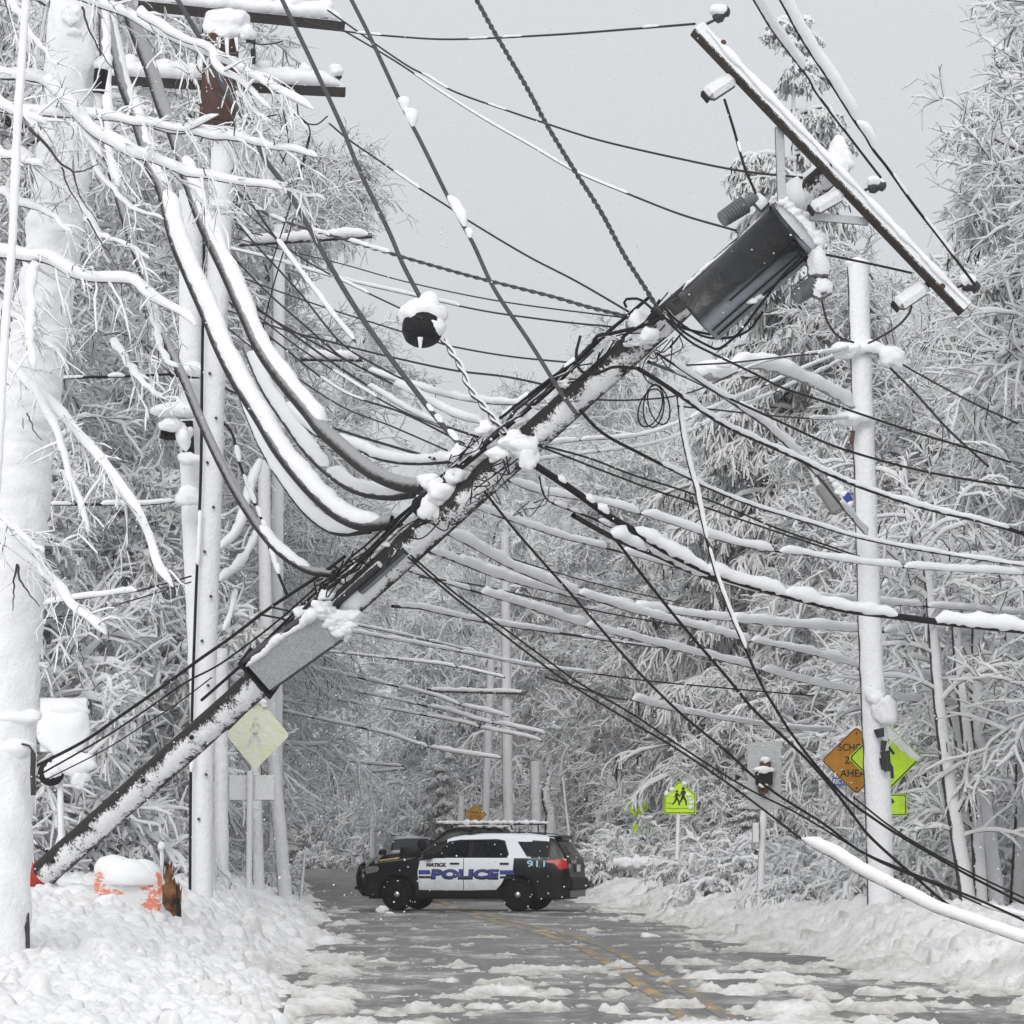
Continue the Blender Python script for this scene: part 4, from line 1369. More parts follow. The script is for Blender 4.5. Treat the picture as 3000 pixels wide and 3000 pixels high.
# brown headed pole, upper left
PB = upright_pole('tall pole with a bare reddish brown head under a round snow cap and two crossarms',
                  [(655, 330), (640, 800), (628, 1050), (612, 1600), (594, 2200), (591, 2720)], [68, 68, 68, 68, 66, 66], 50.0, seed=4)
mb = MB(); p0, p1 = at(636, 362, 49.7), at(652, 85, 49.7)
mb.lathe(p0, p1 - p0, [(0, .2), (.0, .268), (.05, .27), (.7, .262), (1.2, .25), (1.35, .24), (1.385, .1)], 28)
mb.build('pole_head', [M['wood_brown']], PB)['label'] = 'bare reddish brown pole head'
mb = MB(); mb.blob(at(670, 75, 49.6), (.34, .3, .22), 0, 3, .1, 24, 14); mb.blob(at(725, 95, 49.4), (.13, .12, .12), 0, 4)
for dx, l in ((664, 90), (692, 40), (640, 30)):
    mb.tube([at(dx, 110, 49.35), at(dx + 4, 110 + l, 49.35)], [.035, .012], 8)
mb.build('snow_cap', [M['snow']], PB)
for (a, b) in (((405, 14), (1010, 76)), ((305, 232), (1012, 268))):
    p0, p1 = at(*a, 50.25), at(*b, 50.25)
    mb = MB(); mb.box((p0 + p1) / 2, (.11, .16, np.linalg.norm(p1 - p0)), frame(p1 - p0, (0, -.4, 1)), 0, .01)
    A = mb.build('crossarm', [M['arm_dark']], PB)
    P = np.array([p0 + (p1 - p0) * t + np.array([0, -.03, .08]) for t in np.linspace(.01, .99, 50)])
    sp = snow_on(P, .26, .05, 0, 1, .3, crg, UP)
    v, q, s = strands(sp[0][None], sp[1][None], sp[2][None] * .8, UP)
    link('snow_load', np_mesh('snow_load', v, q, [M['snow']], s * 0), A)
    for t in ((.25, .6, .78, .92) if a[1] < 100 else (.12, .66, .84, .97)):
        c = p0 + (p1 - p0) * t + np.array([0, -.05, .16])
        mb = MB(); mb.lathe(c, (0, 0, 1), [(-.1, .02), (0, .03), (.03, .06), (.08, .05), (.11, .065), (.14, .045), (.16, .01)], 12)
        mb.blob(c + np.array([-.02, -.05, .12]), (.1, .08, .09), 1, int(t * 100))
        mb.build('pin_insulator', [M['dark_steel'], M['snow']], A)
mb = MB()
mb.box(at(742, 165, 49.9), (.07, .08, .22), None, 0, .01); mb.box(at(735, 120, 49.9), (.14, .06, .05)); mb.tube([at(700, 110, 49.9), at(745, 95, 49.9), at(745, 180, 49.9)], .018, 6)
mb.build_pieces('cutout', [M['dark_steel']], PB)
mb = MB()
for pts in ([(735, 125), (760, 130), (800, 128), (830, 120)], [(690, 300), (700, 330), (740, 350), (790, 340), (815, 335)], [(870, 305), (880, 350), (925, 365), (960, 340)], [(600, 60), (585, 130), (575, 190), (600, 225)],
            [(640, 300), (650, 260), (610, 320), (575, 300)], [(855, 330), (905, 370), (900, 440), (880, 500)]):
    P, _ = path3d(pts, 49.6, 16); mb.tube(P, .011, 5)
mb.build_pieces('jumper_wire', [M['cable']], PB)
mb = MB()
for y in range(1100, 2500, 130):
    xx = np.interp(y, [1050, 1600, 2200], [628, 612, 594])
    q = at(xx + (14 if (y // 130) % 2 else -8), y, 50) + np.array([0, -.17, 0])
    mb.cyl(q, q + np.array([0, -.07, 0]), .022, .022, 8)
mb.build_pieces('step_bolt', [M['dark_steel']], PB)
# heavy black cable running down its left side
cable('dark cable running straight down the left side of the brown headed pole', [(598, 700), (592, 1100), (588, 1400), (572, 1800), (560, 2200), (556, 2690)], 49.75, 9, chunks(0, 1, 10, 12, 16, .25), group='cables on the left poles')

PC = upright_pole('white pole close beside the brown headed pole, slanting in behind it', [(556, 560), (556, 1000), (560, 1400), (585, 2000), (600, 2660)], [66, 66, 66, 66, 66], 53.5, seed=6)
mb = MB(); mb.box(at(512, 1095, 53.2), (.16, .14, .1), None, 0, .01); mb.box(at(565, 1100, 53.1), (.22, .1, .09)); mb.build_pieces('cable_clamp', [M['black']], PC)
mb = MB(); p0, p1 = at(475, 1195, 53), at(560, 1195, 53)
mb.box(at(500, 1265, 53), (.3, .2, .26), None, 0, .05); mb.cyl(at(545, 1235, 52.9), at(553, 1330, 52.9), .11, .09, 12); mb.cyl(at(470, 1275, 52.9), at(485, 1280, 52.9), .05, .05, 10)
mb.build('equipment_cluster', [M['black']], PC)
mb = MB()
for q, r in (((520, 1205), (.38, .2, .13)), ((500, 1245), (.22, .2, .1)), ((540, 1275), (.14, .14, .2)), ((560, 1345), (.2, .15, .1)), ((550, 1455), (.2, .18, .16)), ((568, 1080), (.25, .2, .12))):
    mb.blob(at(*q, 52.8), r, 0, q[1], .15)
mb.build_pieces('snow_clump', [M['snow']], PC)

upright_pole('snowy trunk standing just right of the brown headed pole', [(647, 1900), (648, 2570)], [40, 44], 58, seed=8, name='tree_trunk', cat='tree', solo=True)
upright_pole('slender snowy trunk left of the road, between the diamond sign and the roadside', [(772, 1350), (785, 2000), (838, 2640)], [36, 40, 40], 72, seed=9, name='tree_trunk', cat='tree', solo=True)
upright_pole('thin dark trunk at the left road edge, beside the slender snowy trunk', [(895, 2480), (880, 2650)], [8, 10], 76, mat='trunk', seed=10, name='tree_trunk', cat='tree', solo=True, front=0, amp=.004)
upright_pole('second snowy trunk behind the left diamond sign post', [(745, 2180), (760, 2630)], [30, 34], 69, seed=19, mat='pole_mid', name='tree_trunk', cat='tree', solo=True)

PR = upright_pole('white snow plastered pole on the right bank, in front of the orange and green signs', [(2512, 772), (2530, 1300), (2550, 1900), (2570, 2300), (2582, 2700)], [62, 64, 70, 78, 80], 50.0, seed=12)
mb = MB(); mb.blob(at(2512, 775, 50), (.17, .17, .10), 0, 2)
for q, r in (((2490, 1025), (.24, .16, .12)), ((2500, 1225), (.2, .16, .12)), ((2615, 1050), (.22, .16, .17)), ((2586, 2075), (.17, .16, .22)), ((2568, 2035), (.15, .16, .12))):
    mb.blob(at(q[0], q[1], 49.75), r, 0, q[1], .18)
mb.build_pieces('snow_clump', [M['snow']], PR)
mb = MB(); P, _ = path3d([(2500, 1028), (2560, 1030), (2622, 1052)], 49.8, 12); mb.tube(P, .045, 8); A_ = mb.build('side_bracket', [M['steel']], PR)
sp = snow_on(P, .2, .045, 0, 1, .15, crg, UP); v, q, s = strands(sp[0][None], sp[1][None], sp[2][None], UP); link('snow_load', np_mesh('snow_load', v, q, [M['snow']], s * 0), A_)
mb = MB(); mb.box(at(2497, 1282, 49.8), (.06, .05, .20), frame((.12, 0, 1), (0, -1, 0)))
mb.build('tag_plate', [M['rust']], PR)
mb = MB()
for (a, b, c_) in (((2574, 2135), (2580, 2160), 16), ((2590, 2170), (2586, 2200), 10), ((2592, 2200), (2600, 2260), 15), ((2584, 2220), (2588, 2255), 9)):
    p0, p1 = at(*a, 49.72), at(*b, 49.72); mb.cyl(p0, p1, c_ / F * 50, c_ * .7 / F * 50, 9)
mb.build_pieces('dark_bracket', [M['dark_steel']], PR)
# street lamp on the right pole
P, _ = path3d([(2500, 1195), (2440, 1160), (2360, 1120), (2260, 1083), (2170, 1072), (2140, 1080)], (49.8, 47.5), 30)
mb = MB(); mb.tube(P, .035, 8); A = mb.build('lamp_arm', [M['steel']], PR)
sp = snow_on(P, .20, .035, 0, 1, .12, crg, UP); v, q, s = strands(sp[0][None], sp[1][None], sp[2][None], UP)
link('snow_load', np_mesh('snow_load', v, q, [M['snow']], s * 0), A)
p0, p1 = at(2142, 1090, 47.5), at(2030, 1100, 47.0)
mb = MB(); mb.lathe(p0, p1 - p0, [(0, .05), (.05, .09), (.3, .11), (.5, .10), (.55, .03)], 16); Hd = mb.build('lamp_head', [M['lamp']], PR)
mb = MB(); mb.blob((p0 + p1) / 2 + np.array([0, -.04, .05]), (.32, .16, .13), 0, 9, .08, 20, 12); mb.blob(at(2118, 1065, 47.1), (.12, .1, .07), 0, 5)
mb.build('snow_load', [M['snow']], Hd)

# poles further down the road
def far_pole(label, x0, y0, x1, y1, w0, w1, Y, seed, arms=()):
    r = upright_pole(label, [(x0, y0), (x1, y1)], [w0, w1], Y, seed=seed, mat='pole_white', group='utility poles far down the road', front=.03, solo=not arms)
    for (ax0, ay0, ax1, ay1, h) in arms:
        p0, p1 = at(ax0, ay0, Y - .3), at(ax1, ay1, Y - .3)
        mb = MB(); mb.box((p0 + p1) / 2, (.1, .14, np.linalg.norm(p1 - p0)), frame(p1 - p0, (0, -1, .2)), 0, .01)
        A = mb.build('crossarm', [M['arm_dark']], r)
        Pp = np.array([p0 + (p1 - p0) * t for t in np.linspace(0, 1, 40)])
        sp = snow_on(Pp, h / F * Y, .08, 0, 1, .2, crg, UP); v, q, s = strands(sp[0][None], sp[1][None], sp[2][None], UP)
        link('snow_load', np_mesh('snow_load', v, q, [M['snow']], s * 0), A)
    return r
far_pole('pole with a thickly snowed crossarm, right of the brown headed pole', 818, 660, 806, 2500, 34, 40, 84, 31, [(700, 715, 1090, 690, 34), (880, 1050, 1062, 1052, 30)])
far_pole('stout white pole rising directly behind the police car roof', 1478, 1560, 1490, 2520, 26, 32, 108, 32, [(1250, 2022, 1540, 2030, 14)])
far_pole('white pole just left of the stout pole behind the police car', 1440, 1900, 1418, 2510, 22, 22, 122, 33)
far_pole('short thick white trunk-like pole beside the black trunk, behind the police car', 1568, 2230, 1572, 2500, 30, 30, 112, 34)
far_pole('slim white pole behind the amber diamond sign', 1352, 2330, 1346, 2490, 20, 20, 118, 35)
far_pole('lone pale pole at the left side of the far bend', 1096, 2200, 1092, 2512, 18, 20, 170, 36)
upright_pole('blackened leaning trunk right of the short thick pole, behind the police car', [(1612, 2262), (1600, 2330), (1614, 2400), (1604, 2520)], [14, 26, 34, 40], 116, mat='trunk', seed=37, name='tree_trunk', cat='tree', solo=True, front=0, amp=.07)
upright_pole('thin white stay leaning beside the blackened trunk', [(1648, 2275), (1672, 2490)], [6, 8], 110, seed=38, name='guy_stay', cat='stay', solo=True, front=0, amp=.003)

# ------------------------------------------------------------------ cables
H_ = 'thick cable bundles sagging from upper left to the leaning pole'
cable('thick black cable bundle with a long snow ridge, uppermost of the sagging bundles',
      [(362, -15), (404, 104), (440, 197), (476, 311), (500, 365), (523, 430), (559, 543), (595, 647), (663, 792), (725, 932), (766, 1020), (828, 1110), (906, 1206), (947, 1259), (1000, 1308), (1078, 1373), (1155, 1412), (1240, 1428)],
      (45, PY(1240) - .1), 46, [(.0, .30, 30), (.28, .81, 46)], 'cable_ribbed', 'cable_bundle', 'cable', H_, .08, side=HU)
cable('thick cable bundle buried in snow along its whole length, middle of the sagging bundles',
      [(305, -15), (336, 129), (362, 243), (393, 321), (414, 393), (445, 492), (481, 569), (512, 699), (554, 802), (611, 932), (637, 1000), (688, 1104), (761, 1223), (813, 1311), (875, 1393), (932, 1455), (1000, 1512), (1067, 1536), (1150, 1530)],
      (44, PY(1150) - .1), 42, [(0, .33, 34), (.32, .99, 52)], 'cable_ribbed', 'cable_bundle', 'cable', H_, .08, side=HU)
cable('nearly bare ribbed grey cable bundle, lowest and leftmost of the sagging bundles',
      [(300, -10), (305, 180), (312, 440), (331, 518), (357, 611), (393, 725), (430, 828), (466, 932), (487, 1000), (538, 1109), (585, 1223), (647, 1357), (709, 1471), (776, 1569), (838, 1631), (906, 1670), (975, 1680)],
      (43, PY(975) - .15), 27, [(0, .3, 30), (.86, .97, 30)], 'cable_ribbed', 'cable_bundle', 'cable', H_, .15, side=HU)
cable('dark cable with smooth white snow top, ending below the middle bundle',
      [(640, 1000), (688, 1109), (725, 1217), (776, 1331), (828, 1414), (890, 1497), (947, 1545), (1000, 1564), (1083, 1556)], (46, PY(1083)), 16, [(0.02, .99, 40)], 'cable', 'cable_bundle', 'cable', H_, .08, side=HU)
cable('snow topped cable between the upper and middle bundles, with a notch in its snow',
      [(720, 1020), (771, 1135), (828, 1223), (911, 1336), (1000, 1414), (1067, 1445), (1145, 1455), (1210, 1448)], (45, PY(1210)), 24, [(.03, .62, 42), (.63, .99, 42)], 'cable_ribbed', 'cable_bundle', 'cable', H_, .1, side=HU)
cable('short snow topped cable reaching the pole just above the bundles',
      [(830, 1190), (920, 1270), (1000, 1300), (1052, 1318), (1104, 1342), (1171, 1355), (1248, 1357), (1335, 1350)], (46, PY(1335)), 12, [(.0, .97, 34)], 'cable', 'cable_bundle', 'cable', H_, .1, side=HU)

S_ = 'steep cables coming down from the top of the picture'
cable('grey cable dropping to the snow capped round case', [(815, -25), (911, 176), (1000, 368), (1052, 497), (1137, 673), (1181, 776), (1241, 890)], (43, 41.6), 13, (), 'cable_grey', group=S_)
cable('long grey cable with two short snow sleeves crossing to the pole', [(1020, -20), (1085, 110), (1175, 303), (1235, 420), (1320, 592), (1385, 712), (1450, 850), (1550, 1000), (1637, 1140), (1690, 1215)], (41, PY(1690) - .35), 12,
      [(.245, .275, 40), (.275, .315, 44), (.475, .545, 32), (.55, .57, 26)], 'cable_grey', group=S_, n=150)
cable('twisted dark cable from top centre down to the transformer', [(1388, -15), (1440, 80), (1545, 260), (1600, 363), (1680, 495), (1760, 620), (1830, 750), (1900, 860), (1945, 935)], (39, PY(1945) - .35), 15, (), 'cable_grey', twist=42, group=S_)
cable('thick grey cable left of the round case running to the pole', [(512, -15), (590, 120), (650, 243), (740, 390), (776, 466), (849, 569), (1000, 835), (1108, 1000), (1217, 1145), (1290, 1238), (1345, 1300)], (44, PY(1345) - .3), 15,
      chunks(.9, 1, 3, 18, 24, .7), 'cable_grey', group=S_)
cable('frosted twisted cable from the round case down to the pole', [(1300, 995), (1352, 1078), (1378, 1140), (1430, 1207), (1485, 1275)], (41.4, PY(1485) - .35), 22, (), 'cable_frost', twist=90, group=S_)

T_ = 'thin wires across the open sky'
cable('topmost thin wire spanning from the left crossarm to the tip of the tilted crossarm', [(885, 60), (1000, 90), (1175, 108), (1340, 115), (1620, 102), (1850, 85), (2035, 70)], (50, 36), 6, chunks(0, 1, 14, 7, 9, .3), group=T_)
cable('thin wire ending at the crossarm brace, upper of the sagging pair', [(960, 30), (1171, 178), (1250, 222), (1335, 270), (1492, 326), (1600, 362), (1760, 412), (2000, 467), (2180, 502), (2350, 520)], (50, 36.4), 6, chunks(0, 1, 14, 7, 9, .3), group=T_)
cable('thin white topped wire ending at the transformer bushing', [(990, 80), (1110, 150), (1190, 200), (1290, 268), (1420, 350), (1560, 430), (1690, 505), (1850, 572), (2000, 630), (2155, 675)], (50, 36), 6, [(.2, .75, 8)], group=T_, lump=.05)
cable('thin black wire sloping from the lower left crossarm to the pole wires', [(965, 362), (1020, 408), (1110, 470), (1215, 543), (1320, 610), (1370, 645), (1540, 747), (1690, 825), (1840, 912)], (50, PY(1840) - .2), 6, chunks(0, 1, 9, 7, 9, .3), group=T_)
cable('kinked snowy twisted wire below the sloping black wire', [(690, 560), (760, 615), (849, 655), (1000, 699), (1135, 740), (1259, 776), (1393, 813), (1518, 844), (1621, 870), (1725, 900), (1840, 928)], (52, PY(1840) - .1), 11, chunks(0, .4, 8, 12, 16, .7), 'cable_grey', twist=56, group=T_)
cable('faint dark wire under the kinked twisted wire', [(640, 688), (780, 720), (1000, 773), (1200, 828), (1480, 885), (1840, 932)], (56, PY(1840)), 4, (), group=T_)
cable('half white half dark wire low across the sky gap', [(640, 722), (800, 760), (1000, 818), (1250, 875), (1430, 913), (1640, 942), (1790, 957)], (56, PY(1790)), 5, [(.0, .62, 11)], group=T_)
cable('short dark wire crossing the bottom of the sky gap', [(640, 790), (950, 900), (1255, 995), (1340, 1018), (1500, 1045), (1690, 1064)], (52, PY(1690)), 5, (), group=T_)
cable('dark wire just under the round case', [(640, 900), (820, 962), (1000, 1010), (1150, 1047), (1330, 1085), (1490, 1105), (1650, 1140)], (54, PY(1650)), 6, (), group=T_)

B_ = 'snowy wires behind the left half of the leaning pole'
for lab, pts, w_, sn in [
    ('white wire entering left of the round case and dipping to the pole', [(900, 960), (1000, 1045), (1100, 1095), (1190, 1125), (1260, 1148), (1350, 1170), (1450, 1183), (1560, 1185)], 6, [(.25, .97, 19)]),
    ('second white wire just below that dipping wire', [(950, 1020), (1100, 1100), (1230, 1165), (1300, 1205), (1360, 1230), (1430, 1242)], 6, [(.45, .98, 22)]),
    ('snow speckled wire below the pair of white wires', [(860, 980), (1000, 1080), (1110, 1150), (1200, 1205), (1280, 1240), (1400, 1280)], 7, [(.35, .8, 16)]),
    ('dark wire with thin snow meeting the pole at its cable clump', [(820, 1010), (1000, 1145), (1180, 1210), (1360, 1300)], 6, [(.1, .4, 9)]),
    ('fine wire passing behind the end of the thick grey cable', [(830, 1080), (1000, 1190), (1150, 1250), (1310, 1320)], 5, ()),
    ('bold dark wire above the short snow topped cable', [(860, 1215), (1000, 1262), (1130, 1302), (1275, 1345)], 8, ()),
    ('fine wire from the pole crossarm far left to the cable clump', [(700, 880), (850, 1000), (1000, 1100), (1150, 1190), (1330, 1270)], 5, [(.2, .5, 9)]),
    ('dark wire under the kinked wire at left, steep', [(770, 740), (880, 860), (1000, 1005), (1120, 1080), (1200, 1120)], 6, ()),
    ('white roped wire dropping from the far crossarm', [(875, 790), (920, 850), (980, 930), (1040, 1000)], 8, [(.1, 1, 14)]),
    ('thin wire slanting beside that roped wire', [(740, 640), (860, 740), (960, 800), (1060, 850), (1240, 935)], 5, [(.3, .6, 9)]),
]:
    (xa, ya), (xb, yb) = pts[0], pts[1]
    m = (yb - ya) / (xb - xa)
    pts = [(640, ya - (xa - 640) * m * 1.15), ((640 + xa) / 2, ya - (xa - 640) / 2 * m * 1.05)] + pts
    cable(lab, pts, (51, PY(pts[-1][0]) + .25), w_, [(.4 + .6 * a, .4 + .6 * b, c_) for a, b, c_ in sn], group=B_)

G_ = 'cables fanning out to the right of the leaning pole'
cable('thickest black cable with a lumpy snow ridge, curving down to the right edge',
      [(1540, 1345), (1631, 1404), (1699, 1450), (1776, 1507), (1849, 1550), (1932, 1603), (2000, 1640), (2104, 1686), (2259, 1732), (2466, 1784), (2621, 1805), (2776, 1825), (3020, 1850)], (PY(1540) - .35, 42), 20,
      chunks(.0, .22, 7, 20, 30, .7) + [(.24, .40, 34), (.39, .55, 38), (.54, .76, 38), (.82, 1, 42)], group=G_, lump=.22)
cable('lumpy snow roll on a short black cable just above the thickest cable', [(1680, 1510), (1766, 1559), (1850, 1598), (1932, 1630), (2010, 1668), (2100, 1700)], (PY(1680) - .4, 41.5), 16, [(.28, .52, 40), (.52, .56, 20), (.58, .95, 36)], group=G_, lump=.25)
cable('dark loop cable dangling from the pole to the snow roll', [(1580, 1395), (1600, 1460), (1660, 1490), (1740, 1520), (1790, 1545)], (PY(1580) - .3, 40.5), 7, chunks(0, 1, 6, 10, 18, .7), group=G_)
cable('bold black cable with thin snow top, upper of the right fan', [(1870, 1080), (1932, 1118), (2000, 1164), (2062, 1207), (2140, 1254), (2311, 1331), (2440, 1393), (2569, 1443), (2725, 1492), (2880, 1528), (3020, 1570)], (PY(1870) - .3, 44), 13, [(.12, .95, 17)], group=G_, lump=.2)
cable('thin dark wire crossing the right pole high, under the lamp', [(1925, 1035), (2000, 1085), (2093, 1145), (2166, 1181), (2280, 1233), (2414, 1295), (2518, 1331), (2673, 1373), (2828, 1404), (3020, 1434)], (PY(1925) - .3, 45), 7, [(.05, .22, 16)], group=G_)
cable('thin black wire passing over the lamp arm', [(1955, 940), (2021, 1000), (2088, 1036), (2207, 1093), (2290, 1135), (2414, 1176), (2518, 1212), (2673, 1264), (2828, 1311), (2960, 1354)], (PY(1955) - .3, 45), 7, (), group=G_)
cable('snow topped cable from the lower clamp curving across mid height', [(1699, 1202), (1766, 1269), (1880, 1331), (2000, 1391), (2078, 1430), (2207, 1481), (2362, 1528), (2518, 1575), (2725, 1616), (3020, 1660)], (PY(1699) - .3, 44), 9, [(.2, 1, 13)], group=G_, lump=.2)
cable('thin dark wire just below that snow topped cable', [(1570, 1300), (1725, 1342), (1850, 1390), (2000, 1437), (2140, 1490), (2269, 1545), (2400, 1590), (2518, 1631)], (PY(1570) - .25, 48), 6, (), group=G_)
cable('fine dark wire ending behind the right pole', [(1575, 1305), (1776, 1383), (1900, 1430), (2000, 1463), (2120, 1505), (2269, 1556), (2466, 1621), (2530, 1640)], (PY(1575) - .2, 50.5), 6, (), group=G_)
cable('straight snowy cable carrying the splice box with blue tag', [(1900, 1060), (2000, 1100), (2090, 1145), (2166, 1195), (2250, 1255), (2330, 1330), (2400, 1400), (2440, 1450), (2480, 1500), (2540, 1570)], (PY(1900) - .2, 49.5), 9, [(.1, .35, 20), (.35, .72, 26), (.85, 1, 22)], 'cable_grey', group=G_, lump=.15)

W_ = 'white snow sleeved wires behind the leaning pole on the right'
for lab, pts, w_, sn, Y1 in [
    ('wide white sleeved wire starting at the dangling loop', [(1466, 1399), (1569, 1440), (1680, 1460), (1776, 1478), (1900, 1512), (2000, 1545), (2078, 1573), (2207, 1606), (2362, 1626), (2518, 1650), (2725, 1668), (2911, 1678)], 6, [(.02, .98, 23)], 45),
    ('white sleeved wire below the dangling loop', [(1373, 1481), (1492, 1523), (1647, 1575), (1776, 1606), (2000, 1668), (2104, 1702), (2259, 1740), (2518, 1762), (2725, 1778)], 6, [(.0, .25, 18), (.28, 1, 21)], 56),
    ('longest smooth white sleeved wire across the middle right', [(1230, 1608), (1316, 1637), (1466, 1694), (1647, 1740), (1828, 1776), (2000, 1800), (2207, 1825), (2362, 1838), (2518, 1849), (2776, 1856), (3020, 1850)], 7, [(.02, .07, 20), (.07, 1, 28)], 58),
    ('white sleeved wire merging under the longest one', [(1285, 1550), (1388, 1605), (1492, 1662), (1621, 1715), (1828, 1785), (2000, 1830), (2171, 1872), (2362, 1913), (2523, 1955), (2590, 1973), (2776, 1998), (3020, 2035)], 6, [(.02, 1, 24)], 58),
    ('white sleeved wire low across, ending beyond the right pole', [(1155, 1657), (1311, 1709), (1518, 1771), (1673, 1823), (1828, 1865), (2000, 1908), (2207, 1957), (2362, 2000), (2518, 2031), (2595, 2043), (2776, 2067), (3020, 2092)], 6, [(.0, .12, 12), (.14, 1, 24)], 58),
    ('snowy branch-like wire with dark hooked start', [(1150, 1776), (1230, 1782), (1311, 1800), (1466, 1830), (1673, 1860), (1880, 1890), (2050, 1905)], 8, [(.03, .55, 17), (.62, .9, 10)], 60),
    ('thin dark wire between two white sleeves', [(1295, 1560), (1466, 1625), (1673, 1690), (1850, 1735), (2000, 1768)], 4, (), 58),
    ('thin dark wire under the longest white sleeve', [(1230, 1690), (1400, 1715), (1560, 1750), (1800, 1800), (2000, 1835)], 5, (), 58),
    ('short white sleeve left of the beacon sign', [(1600, 1985), (1780, 2040), (1854, 2052), (1911, 2067), (2000, 2088), (2155, 2114), (2311, 2135), (2450, 2143)], 5, [(.3, 1, 22)], 62),
    ('white wire low behind the four way wire crossing', [(760, 1800), (1000, 1845), (1240, 1890), (1400, 1920), (1550, 1950), (1750, 1975), (1950, 2000), (2400, 2040)], 5, [(.05, .6, 12)], 66),
    ('fine snowy wire above the far poles', [(800, 1780), (1180, 1860), (1350, 1900), (1500, 1940), (1700, 1965)], 5, [(.05, .9, 9)], 66),
    ('faint double wire ending at the stout far pole', [(1235, 1940), (1340, 1955), (1480, 1985)], 5, [(.0, .9, 10)], 90),
    ('white sleeve on the far wire ending at the stout pole', [(1090, 2140), (1240, 2185), (1360, 2210), (1470, 2222)], 5, [(.2, 1, 13)], 100),
    ('pale far wire left of the stout pole, upper', [(1240, 2030), (1330, 2060), (1400, 2080), (1490, 2100)], 5, [(.1, 1, 14)], 104),
    ('pale far wire left of the stout pole, second down', [(1300, 2080), (1400, 2110), (1480, 2125), (1600, 2150)], 5, [(.1, 1, 14)], 104),
    ('pale far wire left of the stout pole, lowest', [(1320, 2110), (1420, 2135), (1520, 2155), (1590, 2172)], 5, [(.1, 1, 12)], 104),
    ('pale far wire at the bend, upper', [(950, 2215), (1050, 2235), (1180, 2245)], 5, [(.1, 1, 9)], 150),
    ('pale far wire at the bend, lower', [(1000, 2258), (1090, 2262), (1190, 2252)], 5, [(.1, 1, 9)], 150),
    ('dark thin wire touching the right pole from the left', [(1680, 1168), (1850, 1172), (2020, 1150), (2240, 1060), (2480, 1020)], 5, [(.6, 1, 8)], 50),
    ('slanted snowy line from mid sky gap up to the right pole', [(1470, 1318), (1700, 1290), (1900, 1270), (2150, 1170), (2330, 1090), (2480, 1030)], 5, [(.0, 1, 13)], 52),
    ('second slanted snowy line below it', [(1470, 1362), (1700, 1330), (1950, 1290), (2200, 1180), (2400, 1090), (2490, 1040)], 5, [(.0, 1, 12)], 52.5),
    ('thin wire reaching the right pole from the dangling coil', [(1985, 1190), (2110, 1202), (2260, 1218), (2430, 1228), (2500, 1222)], 5, [(.75, 1, 14)], 50),
    ('short dark wire from the lamp height to the right pole', [(2010, 1070), (2150, 1062), (2300, 1045), (2440, 1032), (2495, 1020)], 5, [(.8, 1, 16)], 50),
]:
    if Y1 > 80:
        (xa, ya), (xb, yb) = pts[0], pts[1]
        pts = [(xa - 330, ya - 330 * (yb - ya) / (xb - xa) * .6 - 10)] + pts
        sn = [(.45, 1, sn[0][2]), (0.02, .40, sn[0][2] * .8)]
    elif pts[-1][0] < 3000 and pts[-1][0] > 2650:
        (xa, ya), (xb, yb) = pts[-2], pts[-1]
        pts = pts + [(3030, yb + (3030 - xb) * (yb - ya) / (xb - xa))]
    sn2 = []
    for (a, b, c_) in sn:
        m = 1 + int((b - a) / .28); ee = np.linspace(a, b, m + 1); ee[1:-1] += crg.uniform(-.06, .06, m - 1)
        for k in range(m): sn2.append((ee[k] + (.004 + .012 * crg.random()**3 if k else 0), ee[k + 1], c_ * crg.uniform(.86, 1.08)))
    cable(lab, pts, (PY(pts[0][0]) + .6 if Y1 < 70 else Y1 + 1, Y1), w_, sn2, group=W_, lump=.15)
cable('dark wire leaving the right pole down to the right, upper', [(2615, 1050), (2700, 1100), (2850, 1180), (2980, 1240)], (50, 46), 6, (), group=W_)
cable('dark wire leaving the right pole down to the right, steeper', [(2590, 1060), (2680, 1150), (2780, 1260), (2895, 1366)], (50, 46), 7, (), group=W_)

D_ = 'slack dark wires falling to the right snowbank'
cable('black slack wire crossing the picture from mid pole to lower right', [(1419, 1440), (1518, 1564), (1673, 1740), (1828, 1921), (1901, 2000), (2000, 2095), (2129, 2202), (2207, 2274), (2290, 2336), (2414, 2414), (2518, 2492), (2647, 2549), (2776, 2600), (2880, 2642), (3020, 2705)], (PY(1419) - .3, 40), 8, (), group=D_)
cable('heavy black slack wire starting at the snow roll', [(1800, 1575), (1880, 1683), (2000, 1833), (2129, 1983), (2207, 2078), (2285, 2150), (2362, 2223), (2440, 2311), (2492, 2378), (2543, 2445), (2621, 2518), (2688, 2575), (2766, 2642), (2835, 2680)], (40.5, 41), 9, (), group=D_)
cable('string like wire, snowy above and doubled black below, right of centre', [(1985, 1160), (1998, 1270), (2020, 1370), (2040, 1440), (2055, 1520), (2085, 1640), (2110, 1720), (2150, 1822), (2170, 1870), (2228, 2000), (2274, 2078), (2316, 2145), (2383, 2233), (2470, 2330), (2545, 2388), (2647, 2455), (2828, 2559), (2985, 2640), (3020, 2655)], (38.5, 40.5), 8, [(.0, .22, 15), (.23, .40, 12)], group=D_)
cable('thin black wire of a close pair slanting to the long snow tube', [(1202, 1626), (1336, 1740), (1466, 1833), (1621, 1947), (1700, 2003), (1854, 2093), (2000, 2191), (2181, 2305), (2336, 2383), (2492, 2476), (2595, 2533), (2776, 2606), (2900, 2660), (3020, 2690)], (PY(1202) - .3, 40.5), 6, [(.93, 1, 16)], group=D_)
